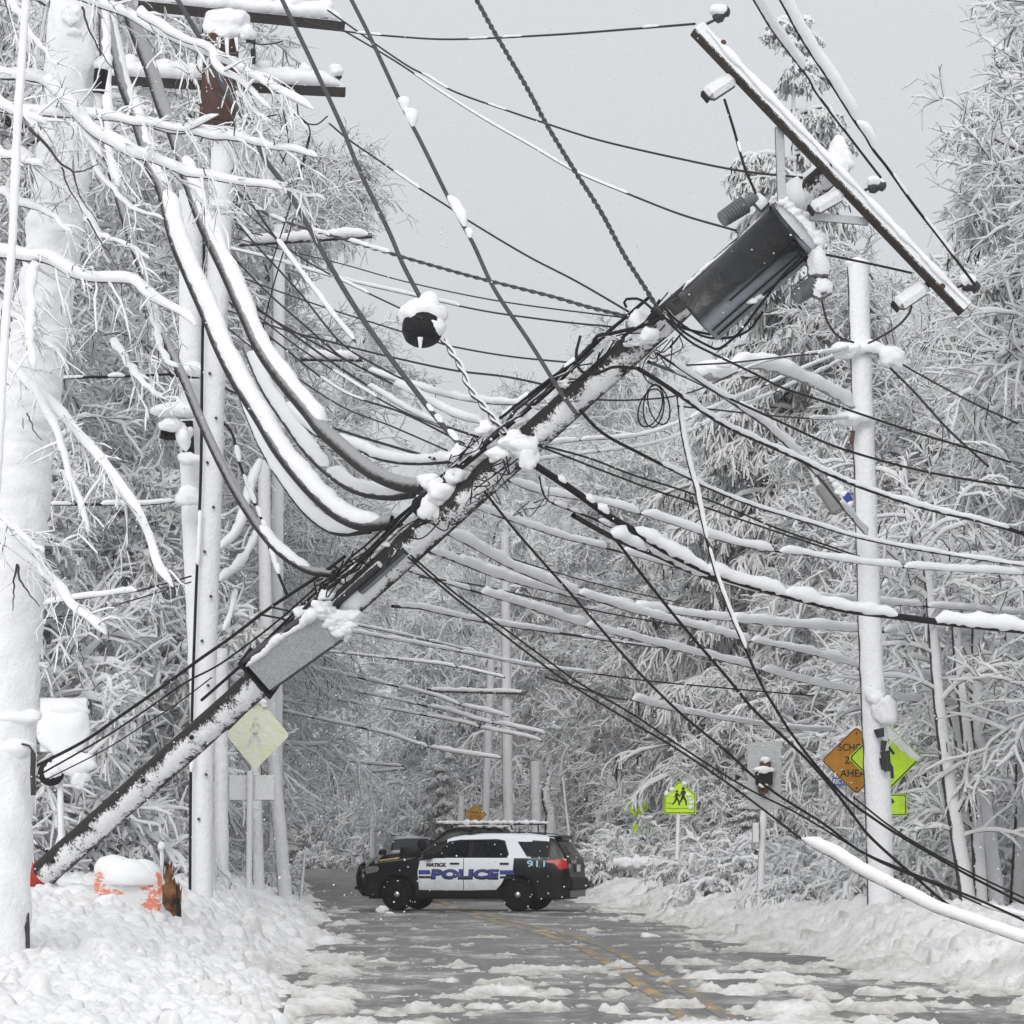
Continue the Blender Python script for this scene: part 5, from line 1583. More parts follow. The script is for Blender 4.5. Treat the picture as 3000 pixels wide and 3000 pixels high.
cable('black wire carrying the thick snow tube at lower right', [(1195, 1632), (1325, 1745), (1450, 1840), (1605, 1958), (1690, 2018), (1850, 2115), (2000, 2205), (2181, 2330), (2362, 2468), (2440, 2512), (2518, 2560), (2621, 2612), (2725, 2665), (2828, 2702), (3030, 2772)], (PY(1195) - .35, 37.5), 7, [(.655, 1, 38)], group=D_, lump=.07)
cable('thin black wire lying lowest at lower right, behind the snow tube', [(2500, 2335), (2600, 2415), (2700, 2480), (2850, 2560), (3020, 2640)], (43, 41), 6, (), group=D_)

U_ = 'wires and snow tubes at upper right'
cable('left snow tube hanging from the top at upper right, ending in a speckled wire', [(2200, -15), (2259, 83), (2321, 166), (2368, 228), (2393, 274), (2455, 357), (2518, 440), (2580, 520)], (33, 35.9), 8, [(0, .40, 33), (.42, .56, 14), (.62, .74, 10)], group=U_, lump=.06)
cable('right thick snow tube hanging from the top at upper right, with a second loose sleeve', [(2280, -12), (2352, 119), (2424, 228), (2502, 352), (2535, 398), (2559, 440), (2600, 492), (2673, 595), (2750, 694), (2828, 797), (2856, 835)], (33, 35.9), 9, [(0, .415, 38), (.43, .52, 32), (.6, .68, 13), (.76, .9, 12)], group=U_, lump=.05)
cable('black jumper wire from the left boxed insulator to the transformer', [(2122, 290), (2150, 380), (2165, 435), (2185, 500), (2215, 568)], 35.9, 8, [(.45, .6, 10)], group=U_)
cable('black wire from the transformer lid to the lower crossarm', [(2400, 742), (2560, 775), (2672, 800)], (36.1, 36.0), 7, (), group=U_)
cable('black looped wire hanging below the transformer bushing', [(2402, 850), (2412, 900), (2425, 945), (2455, 985), (2500, 1003)], (36, 40), 7, (), group=U_)
cable('black wire hanging from the lowest boxed insulator', [(2670, 898), (2662, 920), (2630, 955), (2575, 990), (2545, 1005)], (36, 42), 7, (), group=U_)
cable('thin dark wire arching under the transformer', [(1950, 905), (1990, 945), (2060, 985), (2130, 990), (2190, 970), (2235, 915)], (PY(1950) - .4, 36.5), 7, (), group=U_)
cable('black wire with dark connector below the transformer', [(1955, 920), (2000, 970), (2085, 1018), (2110, 1020), (2160, 980), (2200, 930), (2260, 850), (2300, 800), (2350, 752)], (PY(1955) - .45, 35.7), 8, (), group=U_)
cable('curled wire at the top end of the leaning pole', [(1835, 900), (1828, 880), (1850, 875), (1880, 880), (1930, 920), (2000, 960), (2080, 980)], (PY(1835) - .4, PY(2080) - .4), 8, (), group=U_)
cable('dark feeder looping under the pole near the coil', [(1700, 985), (1688, 1040), (1700, 1085), (1745, 1095), (1800, 1075), (1870, 1080)], (PY(1700) - .4, PY(1870) - .4), 9, (), group=U_)
cable('straight black feeder strapped above the upper pole', [(1465, 1225), (1540, 1165), (1620, 1105), (1720, 1030), (1750, 985), (1800, 975), (1900, 950), (1945, 925)], (PY(1465) - .3, PY(1945) - .4), 11, chunks(0, .5, 5, 12, 16, .5), group=U_)

V_ = 'wires at the left between trunk and poles'
cable('bold black double wire from the left trunk up along the leaning pole', [(90, 2252), (240, 2175), (340, 2107), (492, 2000), (580, 1935), (673, 1870), (792, 1780), (932, 1688), (1010, 1630)], (45.5, PY(1010) - .25), 10, (), group=V_)
cable('middle black wire of the three running up beside the leaning pole', [(80, 2290), (290, 2170), (420, 2085), (543, 2000), (650, 1942), (800, 1830), (921, 1725)], (45.7, PY(921) - .2), 6, (), group=V_)
cable('lowest thin wire just above the leaning pole at left', [(90, 2306), (300, 2200), (420, 2125), (518, 2062), (620, 1985)], (45.8, PY(620) - .2), 4, (), group=V_)
cable('black wire with snow lumps between left trunk and poles, upper', [(160, 1110), (260, 1105), (380, 1102), (505, 1096)], (52, 53), 8, [(.0, .25, 10), (.45, .6, 14)], group=V_)
cable('snow topped black bar-like wire between left trunk and poles, lower', [(140, 1478), (300, 1478), (420, 1478), (530, 1466)], (52, 53), 8, [(.0, .2, 12), (.4, .98, 15)], group=V_)
cable('snow covered wire low between left trunk and poles', [(125, 1772), (250, 1752), (400, 1732), (440, 1722), (560, 1688)], (52, 50), 5, [(.0, .63, 19)], group=V_)
cable('thin grey wire just below the snow covered wire', [(100, 1816), (250, 1795), (400, 1755), (560, 1705)], (52, 50), 4, (), group=V_)
cable('hanging snow rope right of the left poles', [(765, 1350), (735, 1420), (700, 1545), (670, 1590), (640, 1612)], (56, 52), 8, [(0, 1, 26)], group=V_, lump=.2)
cable('second hanging snow rope below the first', [(755, 1560), (725, 1620), (690, 1670), (640, 1705)], (56, 52), 8, [(0, 1, 26)], group=V_, lump=.25)
cable('snowy wire falling from the left poles to the sagging bundle', [(645, 1230), (680, 1270), (700, 1350), (730, 1440), (765, 1520), (800, 1640), (840, 1740)], (52, 50), 9, chunks(0, 1, 12, 13, 18, .75), group=V_)
cable('ropy snowy wire at the bottom of the left poles', [(690, 1730), (675, 1800), (655, 1850)], (53, 52), 6, [(0, 1, 16)], group=V_)
for i, pts in enumerate(([(860, 640), (800, 840), (770, 960)], [(905, 400), (860, 570), (790, 790)], [(700, 560), (690, 620), (700, 670), (770, 690)], [(830, 320), (845, 420), (825, 480)])):
    cable(['dark slanting tie wire below the far crossarm', 'long dark tie wire beside the lower left crossarm', 'short bent wire beside the brown headed pole', 'thin drop wire under the lower left crossarm'][i], pts, 51, 4, (), group=V_)
cable('near white rope of snow hanging down the left edge of the picture', [(74, -20), (60, 180), (47, 362), (38, 560), (31, 725), (20, 860), (8, 1010), (-8, 1300)], 24, 9, [(0, 1, 26)], group=V_, lump=.1)

# ------------------------------------------------------------------ snow capped round case on the cable
c = at(1238, 965, 41.5)
root = empty('cable_case', c, 'black round case under a big snow cap, hanging on the steep grey cable', 'cable case')
mb = MB(); mb.lathe(c + np.array([0, 0, .17]), (0, -.35, -1), [(0, .05), (.02, .2), (.1, .245), (.22, .25), (.32, .21), (.36, .16), (.35, .05)], 24)
mb.box(c + np.array([-.12, -.24, .0]), (.2, .05, .12), None, 0, .01)
mb.build('case_body', [M['black']], root)
mb = MB(); mb.blob(c + np.array([0, -.02, .17]), (.285, .26, .20), 0, 2, .09, 24, 14); mb.blob(c + np.array([.08, -.12, .02]), (.19, .16, .13), 0, 5, .1); mb.blob(c + np.array([.06, -.05, .3]), (.12, .1, .13), 0, 6)
mb.tube([c + np.array([-.02, -.3, -.14]), c + np.array([-.02, -.3, -.29])], [.035, .012], 8)
mb.build('snow_cap', [M['snow']], root)
# splice box with the blue tag
p0, p1 = at(2408, 1415, 48.6), at(2462, 1500, 48.6)
root = empty('splice_box', (p0 + p1) / 2, 'grey wedge shaped splice box with a bright blue tag, hung on a snowy cable', 'cable case')
fr = frame(p1 - p0, (-.2, -1, -.1)); mb = MB(); mb.box((p0 + p1) / 2, (.26, .2, .5), fr, 0, .05); mb.build('case_body', [M['sign_steel']], root)
mb = MB(); mb.box(at(2482, 1458, 48.5), (.11, .1, .125), frame((-.5, 0, .85), (0, -1, 0)), 0, .01); mb.build('blue_tag', [M['blue_tag']], root)
mb = MB()
for t in (.1, .3, .5, .7, .9): mb.blob(p0 + (p1 - p0) * t + np.array([.12, -.08, .08]), (.08, .07, .06), 0, int(t * 99), .2)
mb.build('snow_load', [M['snow']], root)

# ------------------------------------------------------------------ lettering and signs
def text2d(s, size, weight=0.0, spacing=1.0):
    cu = bpy.data.curves.new('lettering', 'FONT'); cu.body = s; cu.size = size; cu.align_x = 'CENTER'; cu.align_y = 'CENTER'
    cu.offset = weight; cu.space_character = spacing; cu.resolution_u = 3
    o = bpy.data.objects.new('lettering', cu); col.objects.link(o)
    dg = bpy.context.evaluated_depsgraph_get()
    me = bpy.data.meshes.new_from_object(o.evaluated_get(dg))
    V = np.array([v.co[:2] for v in me.vertices]); Fc = [tuple(p.vertices) for p in me.polygons]
    bpy.data.objects.remove(o); bpy.data.meshes.remove(me); bpy.data.curves.remove(cu)
    return V, Fc


def fit(V, w, h):
    mn, mx_ = V.min(0), V.max(0)
    V = (V - (mn + mx_) / 2)
    return V * np.array([w / (mx_[0] - mn[0]), h / (mx_[1] - mn[1])])


def round_poly(pts, r, n=5):
    pts = [np.array(p, float) for p in pts]; out = []
    m = len(pts)
    for i in range(m):
        a, b, c = pts[i-1], pts[i], pts[(i+1) % m]
        u = (a - b) / np.linalg.norm(a - b); v = (c - b) / np.linalg.norm(c - b)
        p, q = b + u * r, b + v * r
        for k in range(n + 1):
            t = k / n; out.append((1-t)**2 * p + 2*t*(1-t) * b + t*t * q)
    return out


def ring2d(outer, inner):
    n = len(outer)
    V = list(outer) + list(inner)
    return V, [(i, (i+1) % n, n + (i+1) % n, n + i) for i in range(n)]


def walker(cx, cz, h, flip=1):
    """walking figure as flat pieces: list of polygons"""
    P = []
    a = np.linspace(0, 2*math.pi, 12, endpoint=False)
    P.append([(cx + .085*h*math.cos(t), cz + .42*h + .085*h*math.sin(t)) for t in a])
    def limb(x0, z0, x1, z1, w0, w1):
        d = np.array([x1-x0, z1-z0]); d /= np.linalg.norm(d); n = np.array([-d[1], d[0]])
        p, q = np.array([cx + flip*x0*h, cz + z0*h]), np.array([cx + flip*x1*h, cz + z1*h])
        d = q - p; d /= np.linalg.norm(d); n = np.array([-d[1], d[0]])
        P.append([p + n*w0*h/2, p - n*w0*h/2, q - n*w1*h/2, q + n*w1*h/2])
    limb(.0, .32, -.02, -.02, .20, .16)
    limb(-.02, .02, .13, -.22, .13, .10); limb(.13, -.2, .16, -.46, .10, .08)
    limb(-.03, .02, -.13, -.24, .13, .10); limb(-.13, -.22, -.27, -.42, .10, .08)
    limb(.05, .28, .20, .08, .07, .06); limb(-.06, .28, -.19, .06, .07, .06)
    return P


class Plate:
    """a flat sign plate: local (x, z) to world, slightly turned"""
    def __init__(s, c, yaw=0.0, roll=0.0, pitch=0.0):
        s.c = np.array(c, float)
        R = Matrix.Rotation(yaw, 3, 'Z') @ Matrix.Rotation(pitch, 3, 'X') @ Matrix.Rotation(roll, 3, 'Y')
        s.R = np.array(R)
        s.n = s.R @ np.array([0, -1.0, 0])
    def p(s, q, off=0.0):
        return s.c + s.R @ np.array([q[0], -off, q[1]])
    def fill(s, mb, poly, off, mat=0):
        mb.poly([s.p(q, off) for q in poly], mat)
    def mesh(s, mb, V, Fc, off, mat=0):
        mb.add([s.p(q, off) for q in V], Fc, mat)
    def slab(s, mb, poly, th=.004, mat=0):
        mb.poly([s.p(q, 0) for q in poly], mat, th, s.n)


def post(root, px, y0, y1, Y, wpx, mat='pole_white', dy=.06, px1=None, name='post'):
    mb = MB(); rough_pole(mb, [at(px, y0, Y + dy), at(px1 or px, y1, Y + dy)], [wpx / 2 / F * Y] * 2, 12, 50, .004, seed=int(px), lump_front=.006)
    return mb.build(name, [M[mat]], root)


def diamond(h, hz=None, r=.06):
    hz = hz or h
    return round_poly([(0, -hz), (h, 0), (0, hz), (-h, 0)], r)


def edge_snow(pl, pts, r, root, seed=0, name='snow_load'):
    mb = MB()
    for i, q in enumerate(pts): mb.blob(pl.p(q, .01), (r * 1.25, r * .9, r), 0, seed + i, .25, 10, 6)
    return mb.build(name, [M['snow']], root)


# left crossing sign, plastered with snow
Y = 62.0
root = empty('crossing_sign', at(732, 2645, Y), 'snow plastered yellow green pedestrian diamond sign on a white post, left of the road', 'road sign')
pl = Plate(at(752, 2150, Y), .08, .04)
mb = MB(); pl.slab(mb, diamond(.60, .655, .07)); mb.build('sign_plate', [M['yg_snow']], root)
mb = MB(); V, Fc = ring2d([np.array(q) for q in diamond(.575, .63, .06)], [np.array(q) for q in diamond(.545, .60, .055)])
keep = [f for f in Fc if (V[f[0]][1] > .16)]
pl.mesh(mb, V, keep, .004); mb.build('border', [M['sign_black']], root)
mb = MB()
for p_ in walker(-.02, .0, .62): pl.fill(mb, p_, .005)
mb.build('legend', [simple('snowed_over_legend', (.72, .73, .64), .8, var=.22, scale=22)], root)
edge_snow(pl, [(x, .62 - abs(x) * .9) for x in np.linspace(-.09, .12, 5)], .055, root, 3)
post(root, 733, 2258, 2648, Y, 19, px1=729)
mb = MB(); mb.box(at(738, 2308, Y + .16), (.84, .03, .46), np.array(Matrix.Rotation(.05, 3, 'Z')), 0, .01); mb.build('lower_plate', [M['cabinet']], root)

# beacon sign at far left, buried in snow
Y = 52.0
root = empty('beacon_sign', at(172, 2610, Y), 'sign panel buried in rounded snow with a lens below, behind the left trunk', 'road sign')
mb = MB(); mb.box(at(186, 2125, Y), (.74, .06, .84), None, 0, .02); mb.build('sign_panel', [M['cabinet']], root)
mb = MB(); mb.blob(at(190, 2140, Y - .06), (.41, .16, .40), 0, 3, .06, 22, 14); mb.blob(at(186, 2078, Y - .05), (.39, .12, .16), 0, 4, .06, 20, 12)
mb.blob(at(205, 2240, Y - .12), (.32, .14, .16), 0, 6, .14); mb.blob(at(235, 2275, Y - .1), (.17, .12, .2), 0, 8, .14); mb.build('snow_load', [M['snow']], root)
mb = MB(); mb.lathe(at(150, 2265, Y - .02), (.1, -1, 0), [(0, .05), (.02, .19), (.10, .20), (.12, .17), (.11, .02)], 18); mb.build('lens', [M['black']], root)
mb = MB(); mb.blob(at(147, 2260, Y - .12), (.15, .07, .14), 0, 9, .15); mb.build('snow_load', [M['snow']], root)
post(root, 174, 2200, 2600, Y, 18, px1=182)

root = empty('stake', at(474, 2560, 47), 'small white snow capped stake between the orange barrier and the stump', 'stake')
post(root, 474, 2480, 2570, 47.0, 12, name='stake_shaft'); mb = MB(); mb.blob(at(474, 2478, 47), (.045, .045, .055), 0, 1); mb.build('snow_cap', [M['snow']], root)

# right hand flashing beacon
Y = 61.0
root = empty('beacon_sign', at(2237, 2640, Y), 'grey frosted rectangular sign with black signal lamps on a post, right of the road', 'road sign')
pl = Plate(at(2239, 2272, Y), -.05)
mb = MB(); pl.slab(mb, round_poly([(-.30, -.60), (.30, -.60), (.30, .60), (-.30, .60)], .04), .02)
mb.build('sign_panel', [plaster('frosted_sign_panel', (.22, .225, .23), (.2, -.97, .1), .72, amp=.3, scale=6, fine=.35, soft=.4, snow=(.62, .63, .64))], root)
for (px, py, r, m_) in ((2241, 2240, .10, 'rust'), (2235, 2312, .095, 'rust')):
    mb = MB(); q = at(px, py, Y - .02); mb.lathe(q, (0, -1, -.15), [(0, .02), (0, r), (.10, r), (.13, r * .9), (.12, r * .7), (.09, .02)], 18)
    L = mb.build('beacon_lens', [M[m_]], root)
    mb = MB(); mb.blob(q + np.array([0, -.09, r * .75]), (r * .95, .08, r * .55), 0, px, .12); mb.build('snow_cap', [M['snow']], L)
mb = MB(); mb.box(at(2238, 2280, Y - .09), (.30, .16, .24), None, 0, .015); L = mb.build('signal_box', [M['black']], root)
mb = MB(); mb.blob(at(2238, 2256, Y - .11), (.18, .10, .075), 0, 2, .12); mb.build('snow_cap', [M['snow']], L)
post(root, 2237, 2370, 2660, Y, 21, 'pole_white', px1=2226)
mb = MB(); mb.box(at(2213, 2440, Y - .02), (.12, .14, .36), None, 0, .01); mb.build('control_box', [M['cabinet']], root)
mb = MB(); mb.box(at(2249, 2457, Y - .02), (.05, .05, .05)); mb.build('reflector', [M['rust']], root)

Y = 66.0
root = empty('electric_cabinet', at(2305, 2640, Y), 'grey green roadside cabinet half buried in snow, right of the beacon post', 'cabinet')
mb = MB(); mb.box(at(2307, 2575, Y), (.80, .5, .86), None, 0, .02); mb.box(at(2307, 2517, Y - .02), (.86, .56, .05)); mb.build('cabinet_body', [M['cabinet']], root)
mb = MB()
for k in range(9): mb.blob(at(2250 + 14 * k, 2509, Y), (.10, .3, .06), 0, k, .15)
mb.build('snow_cap', [M['snow']], root)

# school zone ahead
Y = 58.0
root = empty('road_sign', at(2508, 2690, Y), 'orange diamond sign lettered SCHOOL ZONE AHEAD, half hidden by the right pole', 'road sign')
pl = Plate(at(2509, 2228, Y), .02)
mb = MB(); pl.slab(mb, diamond(.60, .58, .07)); mb.build('sign_plate', [M['orange']], root)
mb = MB(); V, Fc = ring2d([np.array(q) for q in diamond(.585, .565, .065)], [np.array(q) for q in diamond(.568, .548, .06)]); pl.mesh(mb, V, Fc, .003); mb.build('border', [M['sign_black']], root)
mb = MB()
for s_, w_, z_ in (('SCHOOL', .62, .225), ('ZONE', .40, .005), ('AHEAD', .56, -.215)):
    V, Fc = text2d(s_, .2, .003); pl.mesh(mb, fit(V, w_, .125) + np.array([0.0, z_]), Fc, .004)
mb.build('legend', [M['sign_black']], root)
mb = MB()
for z_ in (.46, -.47): mb.cyl(pl.p((0, z_), 0), pl.p((0, z_), .012), .018, .018, 8)
mb.build('bolt', [M['dark_steel']], root)
post(root, 2508, 2330, 2690, Y, 14, 'can_box', px1=2503)

Y = 60.0
root = empty('blue_sign', at(2455, 2289, Y), 'small blue sign with white capitals peeking out left of the orange diamond', 'sign')
pl = Plate(at(2468, 2289, Y), 0)
mb = MB(); pl.slab(mb, [(-.17, -.065), (.17, -.065), (.17, .065), (-.17, .065)]); mb.build('sign_plate', [M['blue_sign']], root)
mb = MB(); V, Fc = text2d('RECYCLE', .1, .002); pl.mesh(mb, fit(V, .32, .085), Fc, .004); mb.build('legend', [M['white_sign']], root)
post(root, 2482, 2280, 2680, Y, 8, 'can_box', dy=.03)

# yellow green pedestrian diamond + arrow plaque
Y = 55.0
root = empty('crossing_sign', at(2592, 2690, Y), 'bright yellow green pedestrian diamond sign with snow on one edge, behind the right pole', 'road sign')
pl = Plate(at(2593, 2220, Y), -.04)
mb = MB(); pl.slab(mb, diamond(.595, .595, .06)); mb.build('sign_plate', [M['yg']], root)
mb = MB(); V, Fc = ring2d([np.array(q) for q in diamond(.575, .575, .055)], [np.array(q) for q in diamond(.545, .545, .05)]); pl.mesh(mb, V, Fc, .003); mb.build('border', [M['sign_black']], root)
mb = MB()
for p_ in walker(.0, .0, .72): pl.fill(mb, p_, .004)
mb.build('legend', [M['sign_black']], root)
V = []; Q = []
nn = 26
for i in range(nn + 1):
    for j in range(5):
        t = i / nn; x = .04 + .53 * t; z = .53 - .53 * t
        d = j / 4 * (.10 + .13 * fbm(np.array([t * 6.]), np.array([.3]), 4)[0]) * (1.1 - .5 * t)
        V.append(pl.p((x - d * .6, z - d * .75), .008 + .03 * math.sin(math.pi * min(1, .25 + j / 4 * .75)))); 
for i in range(nn):
    for j in range(4): Q.append((i*5+j, (i+1)*5+j, (i+1)*5+j+1, i*5+j+1))
link('snow_load', np_mesh('snow_load', V, Q, [M['snow']]), root)
post(root, 2600, 2320, 2690, Y, 14, 'can_box')
pl = Plate(at(2607, 2358, Y), -.04)
mb = MB(); pl.slab(mb, round_poly([(-.27, -.175), (.27, -.175), (.27, .175), (-.27, .175)], .03)); P2 = mb.build('arrow_plaque', [M['yg']], root)
mb = MB(); o_ = [np.array(q) for q in round_poly([(-.258, -.163), (.258, -.163), (.258, .163), (-.258, .163)], .025)]; i_ = [q * np.array([.945, .915]) for q in o_]
V, Fc = ring2d(o_, i_); pl.mesh(mb, V, Fc, .003)
pl.fill(mb, [(-.2, -.11), (-.06, -.12), (-.1, -.075), (.08, .05), (.03, .11), (-.14, -.02), (-.18, .03)], .004)
mb.build('legend', [M['sign_black']], P2)

# school crossing pentagon
Y = 90.0
root = empty('school_sign', at(1980, 2645, Y), 'yellow green five sided school crossing sign with two walking figures, right of the police car', 'road sign')
pl = Plate(at(1992, 2336, Y), .02)
h, wd = .44, .425
pent = [(-wd, -h), (wd, -h), (wd, .06), (0, h), (-wd, .06)]
mb = MB(); pl.slab(mb, round_poly(pent, .05)); mb.build('sign_plate', [M['yg']], root)
mb = MB(); V, Fc = ring2d([np.array(q) for q in round_poly([(x * .955, z * .955) for x, z in pent], .045)], [np.array(q) for q in round_poly([(x * .905, z * .905) for x, z in pent], .04)]); pl.mesh(mb, V, Fc, .003)
for p_ in walker(-.08, -.02, .42): pl.fill(mb, p_, .004)
for p_ in walker(.09, .02, .50): pl.fill(mb, p_, .0045)
for z_ in (-.16, -.30): pl.fill(mb, [(-.36, z_), (-.16 if z_ > -.2 else .36, z_), (-.16 if z_ > -.2 else .36, z_ + .012), (-.36, z_ + .012)], .004)
pl.fill(mb, [(.22, -.16), (.36, -.16), (.36, -.148), (.22, -.148)], .004)
mb.build('legend', [M['sign_black']], root)
edge_snow(pl, [(-.36, .10), (-.24, .2), (.22, .06), (.26, -.05), (.28, -.15), (.27, -.25), (.1, .36)], .05, root, 5)
post(root, 1987, 2380, 2645, Y, 12, px1=1978)

# half hidden arrow sign beyond
Y = 104.0
root = empty('crossing_sign', at(1882, 2500, Y), 'far yellow green arrow plaque and diamond, half hidden by snowy twigs', 'road sign')
pl = Plate(at(1882, 2427, Y), 0)
mb = MB(); pl.slab(mb, round_poly([(-.30, -.15), (.30, -.15), (.30, .15), (-.30, .15)], .03)); P2 = mb.build('arrow_plaque', [M['yg']], root)
mb = MB(); pl.fill(mb, [(-.15, -.10), (-.04, -.10), (-.06, -.06), (.13, .03), (.13, .10), (.04, .09), (-.11, -.0), (-.14, .03)], .004); mb.build('legend', [M['sign_black']], P2)
pl = Plate(at(1868, 2362, Y), .3)
mb = MB(); pl.slab(mb, diamond(.42, .40, .05)); mb.build('sign_plate', [M['yg']], root)
post(root, 1884, 2440, 2500, Y, 6, 'dark_steel')

# thickly settled
Y = 112.0
root = empty('road_sign', at(1392, 2560, Y), 'amber diamond sign lettered THICKLY SETTLED, beyond the police car roof', 'road sign')
pl = Plate(at(1393, 2386, Y), .05)
mb = MB(); pl.slab(mb, diamond(.385, .34, .04)); mb.build('sign_plate', [M['amber']], root)
mb = MB(); V, Fc = ring2d([np.array(q) for q in diamond(.37, .325, .035)], [np.array(q) for q in diamond(.352, .307, .03)]); pl.mesh(mb, V, Fc, .003)
for s_, z_ in (('THICKLY', .065), ('SETTLED', -.085)):
    V, Fc = text2d(s_, .1, .001); pl.mesh(mb, fit(V, .40, .10) + np.array([0, z_]), Fc, .004)
mb.build('legend', [M['sign_black']], root)
post(root, 1392, 2400, 2560, Y, 7, 'steel')

# ------------------------------------------------------------------ stump, barrier, roadside bits
def stump():
    Y = 44.0
    b = at(502, 2745, Y)
    root = empty('pole_stump', b, 'splintered brown stump of the snapped pole, between the orange barrier and the white poles', 'stump')
    rg = np.random.default_rng(12)
    n = 30; R0 = .122
    V = []; Fs = []; mats = []
    zt = []
    for i in range(n):
        a = 2 * math.pi * i / n
        side = math.cos(a)                          # higher to the left
        z = .86 - .24 * sstep((side + .25) / 1.1) + rg.uniform(-.09, .10)
        zt.append(float(z))
    lev = [0, .15, .3, .45, .6, .8, 1.0]
    for k, l in enumerate(lev):
        for i in range(n):
            a = 2 * math.pi * i / n
            r = R0 * (1 + .10 * math.sin(3 * a) + .07 * rg.normal() * (.5 + l)) * (1.06 - .2 * l)
            V.append(b + np.array([r * math.cos(a), r * math.sin(a), zt[i] * l]))
    mb = MB()
    mb.add(V, [(k*n+i, k*n+(i+1) % n, (k+1)*n+(i+1) % n, (k+1)*n+i) for k in range(len(lev)-1) for i in range(n)])
    mb.m = [1 if (i % n) in range(0, 4) or (i % n) in range(26, 30) else 0 for i in range(len(mb.f))]
    mb.add([b + np.array([R0 * .8 * math.cos(2*math.pi*i/n), R0 * .8 * math.sin(2*math.pi*i/n), .5]) for i in range(n)], [tuple(range(n))])
    mb.build('stump_wood', [M['stump'], M['stump_bark']], root)
    mb = MB()
    for k in range(34):
        a = rg.uniform(0, 6.28); r = R0 * rg.uniform(.3, 1.0)
        p = b + np.array([r * math.cos(a), r * math.sin(a), rg.uniform(.35, .62)])
        l = rg.uniform(.12, .36) if math.cos(a) < .2 else rg.uniform(.06, .2)
        q = p + np.array([rg.normal() * .02, rg.normal() * .02, l])
        mb.cyl(p, q, rg.uniform(.010, .026), .003, 5)
    for (dx, z, l) in ((-.01, .84, .14), (.02, .82, .1), (-.05, .82, .1), (.09, .55, .14), (.12, .5, .16), (.11, .52, .1)):
        mb.cyl(b + np.array([dx, -.03, z - .05]), b + np.array([dx + .02, -.04, z + l]), .013, .003, 5)
    mb.build('splinter', [M['stump'], M['stump_bark']], root)
stump()

Y = 43.0
root = empty('plastic_barrier', at(375, 2800, Y), 'orange plastic barrier drum caked and capped with snow, left of the stump', 'barrier')
mb = MB()
fr = np.eye(3)
mb.box(at(375, 2668, Y), (.84, .5, .98), np.array(Matrix.Rotation(.12, 3, 'Z')), 0, .05)
mb.box(at(456, 2768, Y - .2), (.12, .16, .26), None, 0, .03)
mb.build('barrier_body', [M['barrier']], root)
mb = MB(); mb.blob(at(374, 2572, Y - .02), (.45, .34, .25), 0, 4, .05, 26, 16, .35); mb.blob(at(340, 2552, Y - .04), (.28, .25, .19), 0, 7, .06, 16, 10, .4); mb.blob(at(415, 2560, Y), (.26, .25, .17), 0, 17, .06, 16, 10, .4)
mb.build('snow_cap', [M['snow']], root)
for i, (px, py, Yq, r) in enumerate(((312, 2655, 42.2, (.17, .14, .14)), (215, 2720, 41.5, (.22, .2, .12)), (590, 2720, 48.5, (.26, .25, .30)), (205, 2640, 45, (.35, .3, .2)), (1120, 2668, 76, (.14, .1, .11)), (1902, 2752, 56.8, (.16, .14, .11)), (1140, 2678, 75.5, (.1, .1, .06)))):
    mb = MB(); mb.blob(at(px, py, Yq), r, 0, i + 40, .16, 18, 11)
    o = mb.build('snow_lump', [M['snow']])
    tag(o, ['angular lump of snow leaning on the front of the orange barrier', 'rounded snow heap at the lower left of the orange barrier', 'cone of snow at the foot of the brown headed pole', 'snow heap beside the left trunk, behind the barrier',
            'lump of snow on the wet road by the front wheel of the police car', 'single snow lump on the road right of the yellow lines', 'flat crumb of snow beside the lump at the front wheel'][i], 'snow lump', 'loose lumps of snow')

Y = 94.0
root = empty('guard_rail', at(1860, 2560, Y), 'low snow topped rail right of the police car tail', 'rail')
mb = MB(); mb.box(at(1860, 2540, Y), (1.0, .1, .16), None, 0, .02)
mb.build('rail_beam', [M['sign_steel']], root)
mb = MB()
for x in (1820, 1900): mb.box(at(x, 2562, Y + .08), (.1, .1, .5))
mb.build('rail_post', [M['sign_steel']], root)
mb = MB()
for k in range(10): mb.blob(at(1812 + 10.5 * k, 2526, Y), (.13, .12, .10 + .03 * (k % 3)), 0, k, .15)
mb.build('snow_cap', [M['snow']], root)
o = MB(); o.blob(at(1985, 2590, 93), (.78, .6, .50), 0, 12, .07, 30, 18)
tag(o.build('boulder', [plaster('snow_dusted_stone', (.20, .20, .21), (.1, -.3, .95), .25, amp=.3, scale=3, fine=.1, soft=.2)]), 'big rounded grey boulder dusted with snow, behind the school sign post', 'boulder')


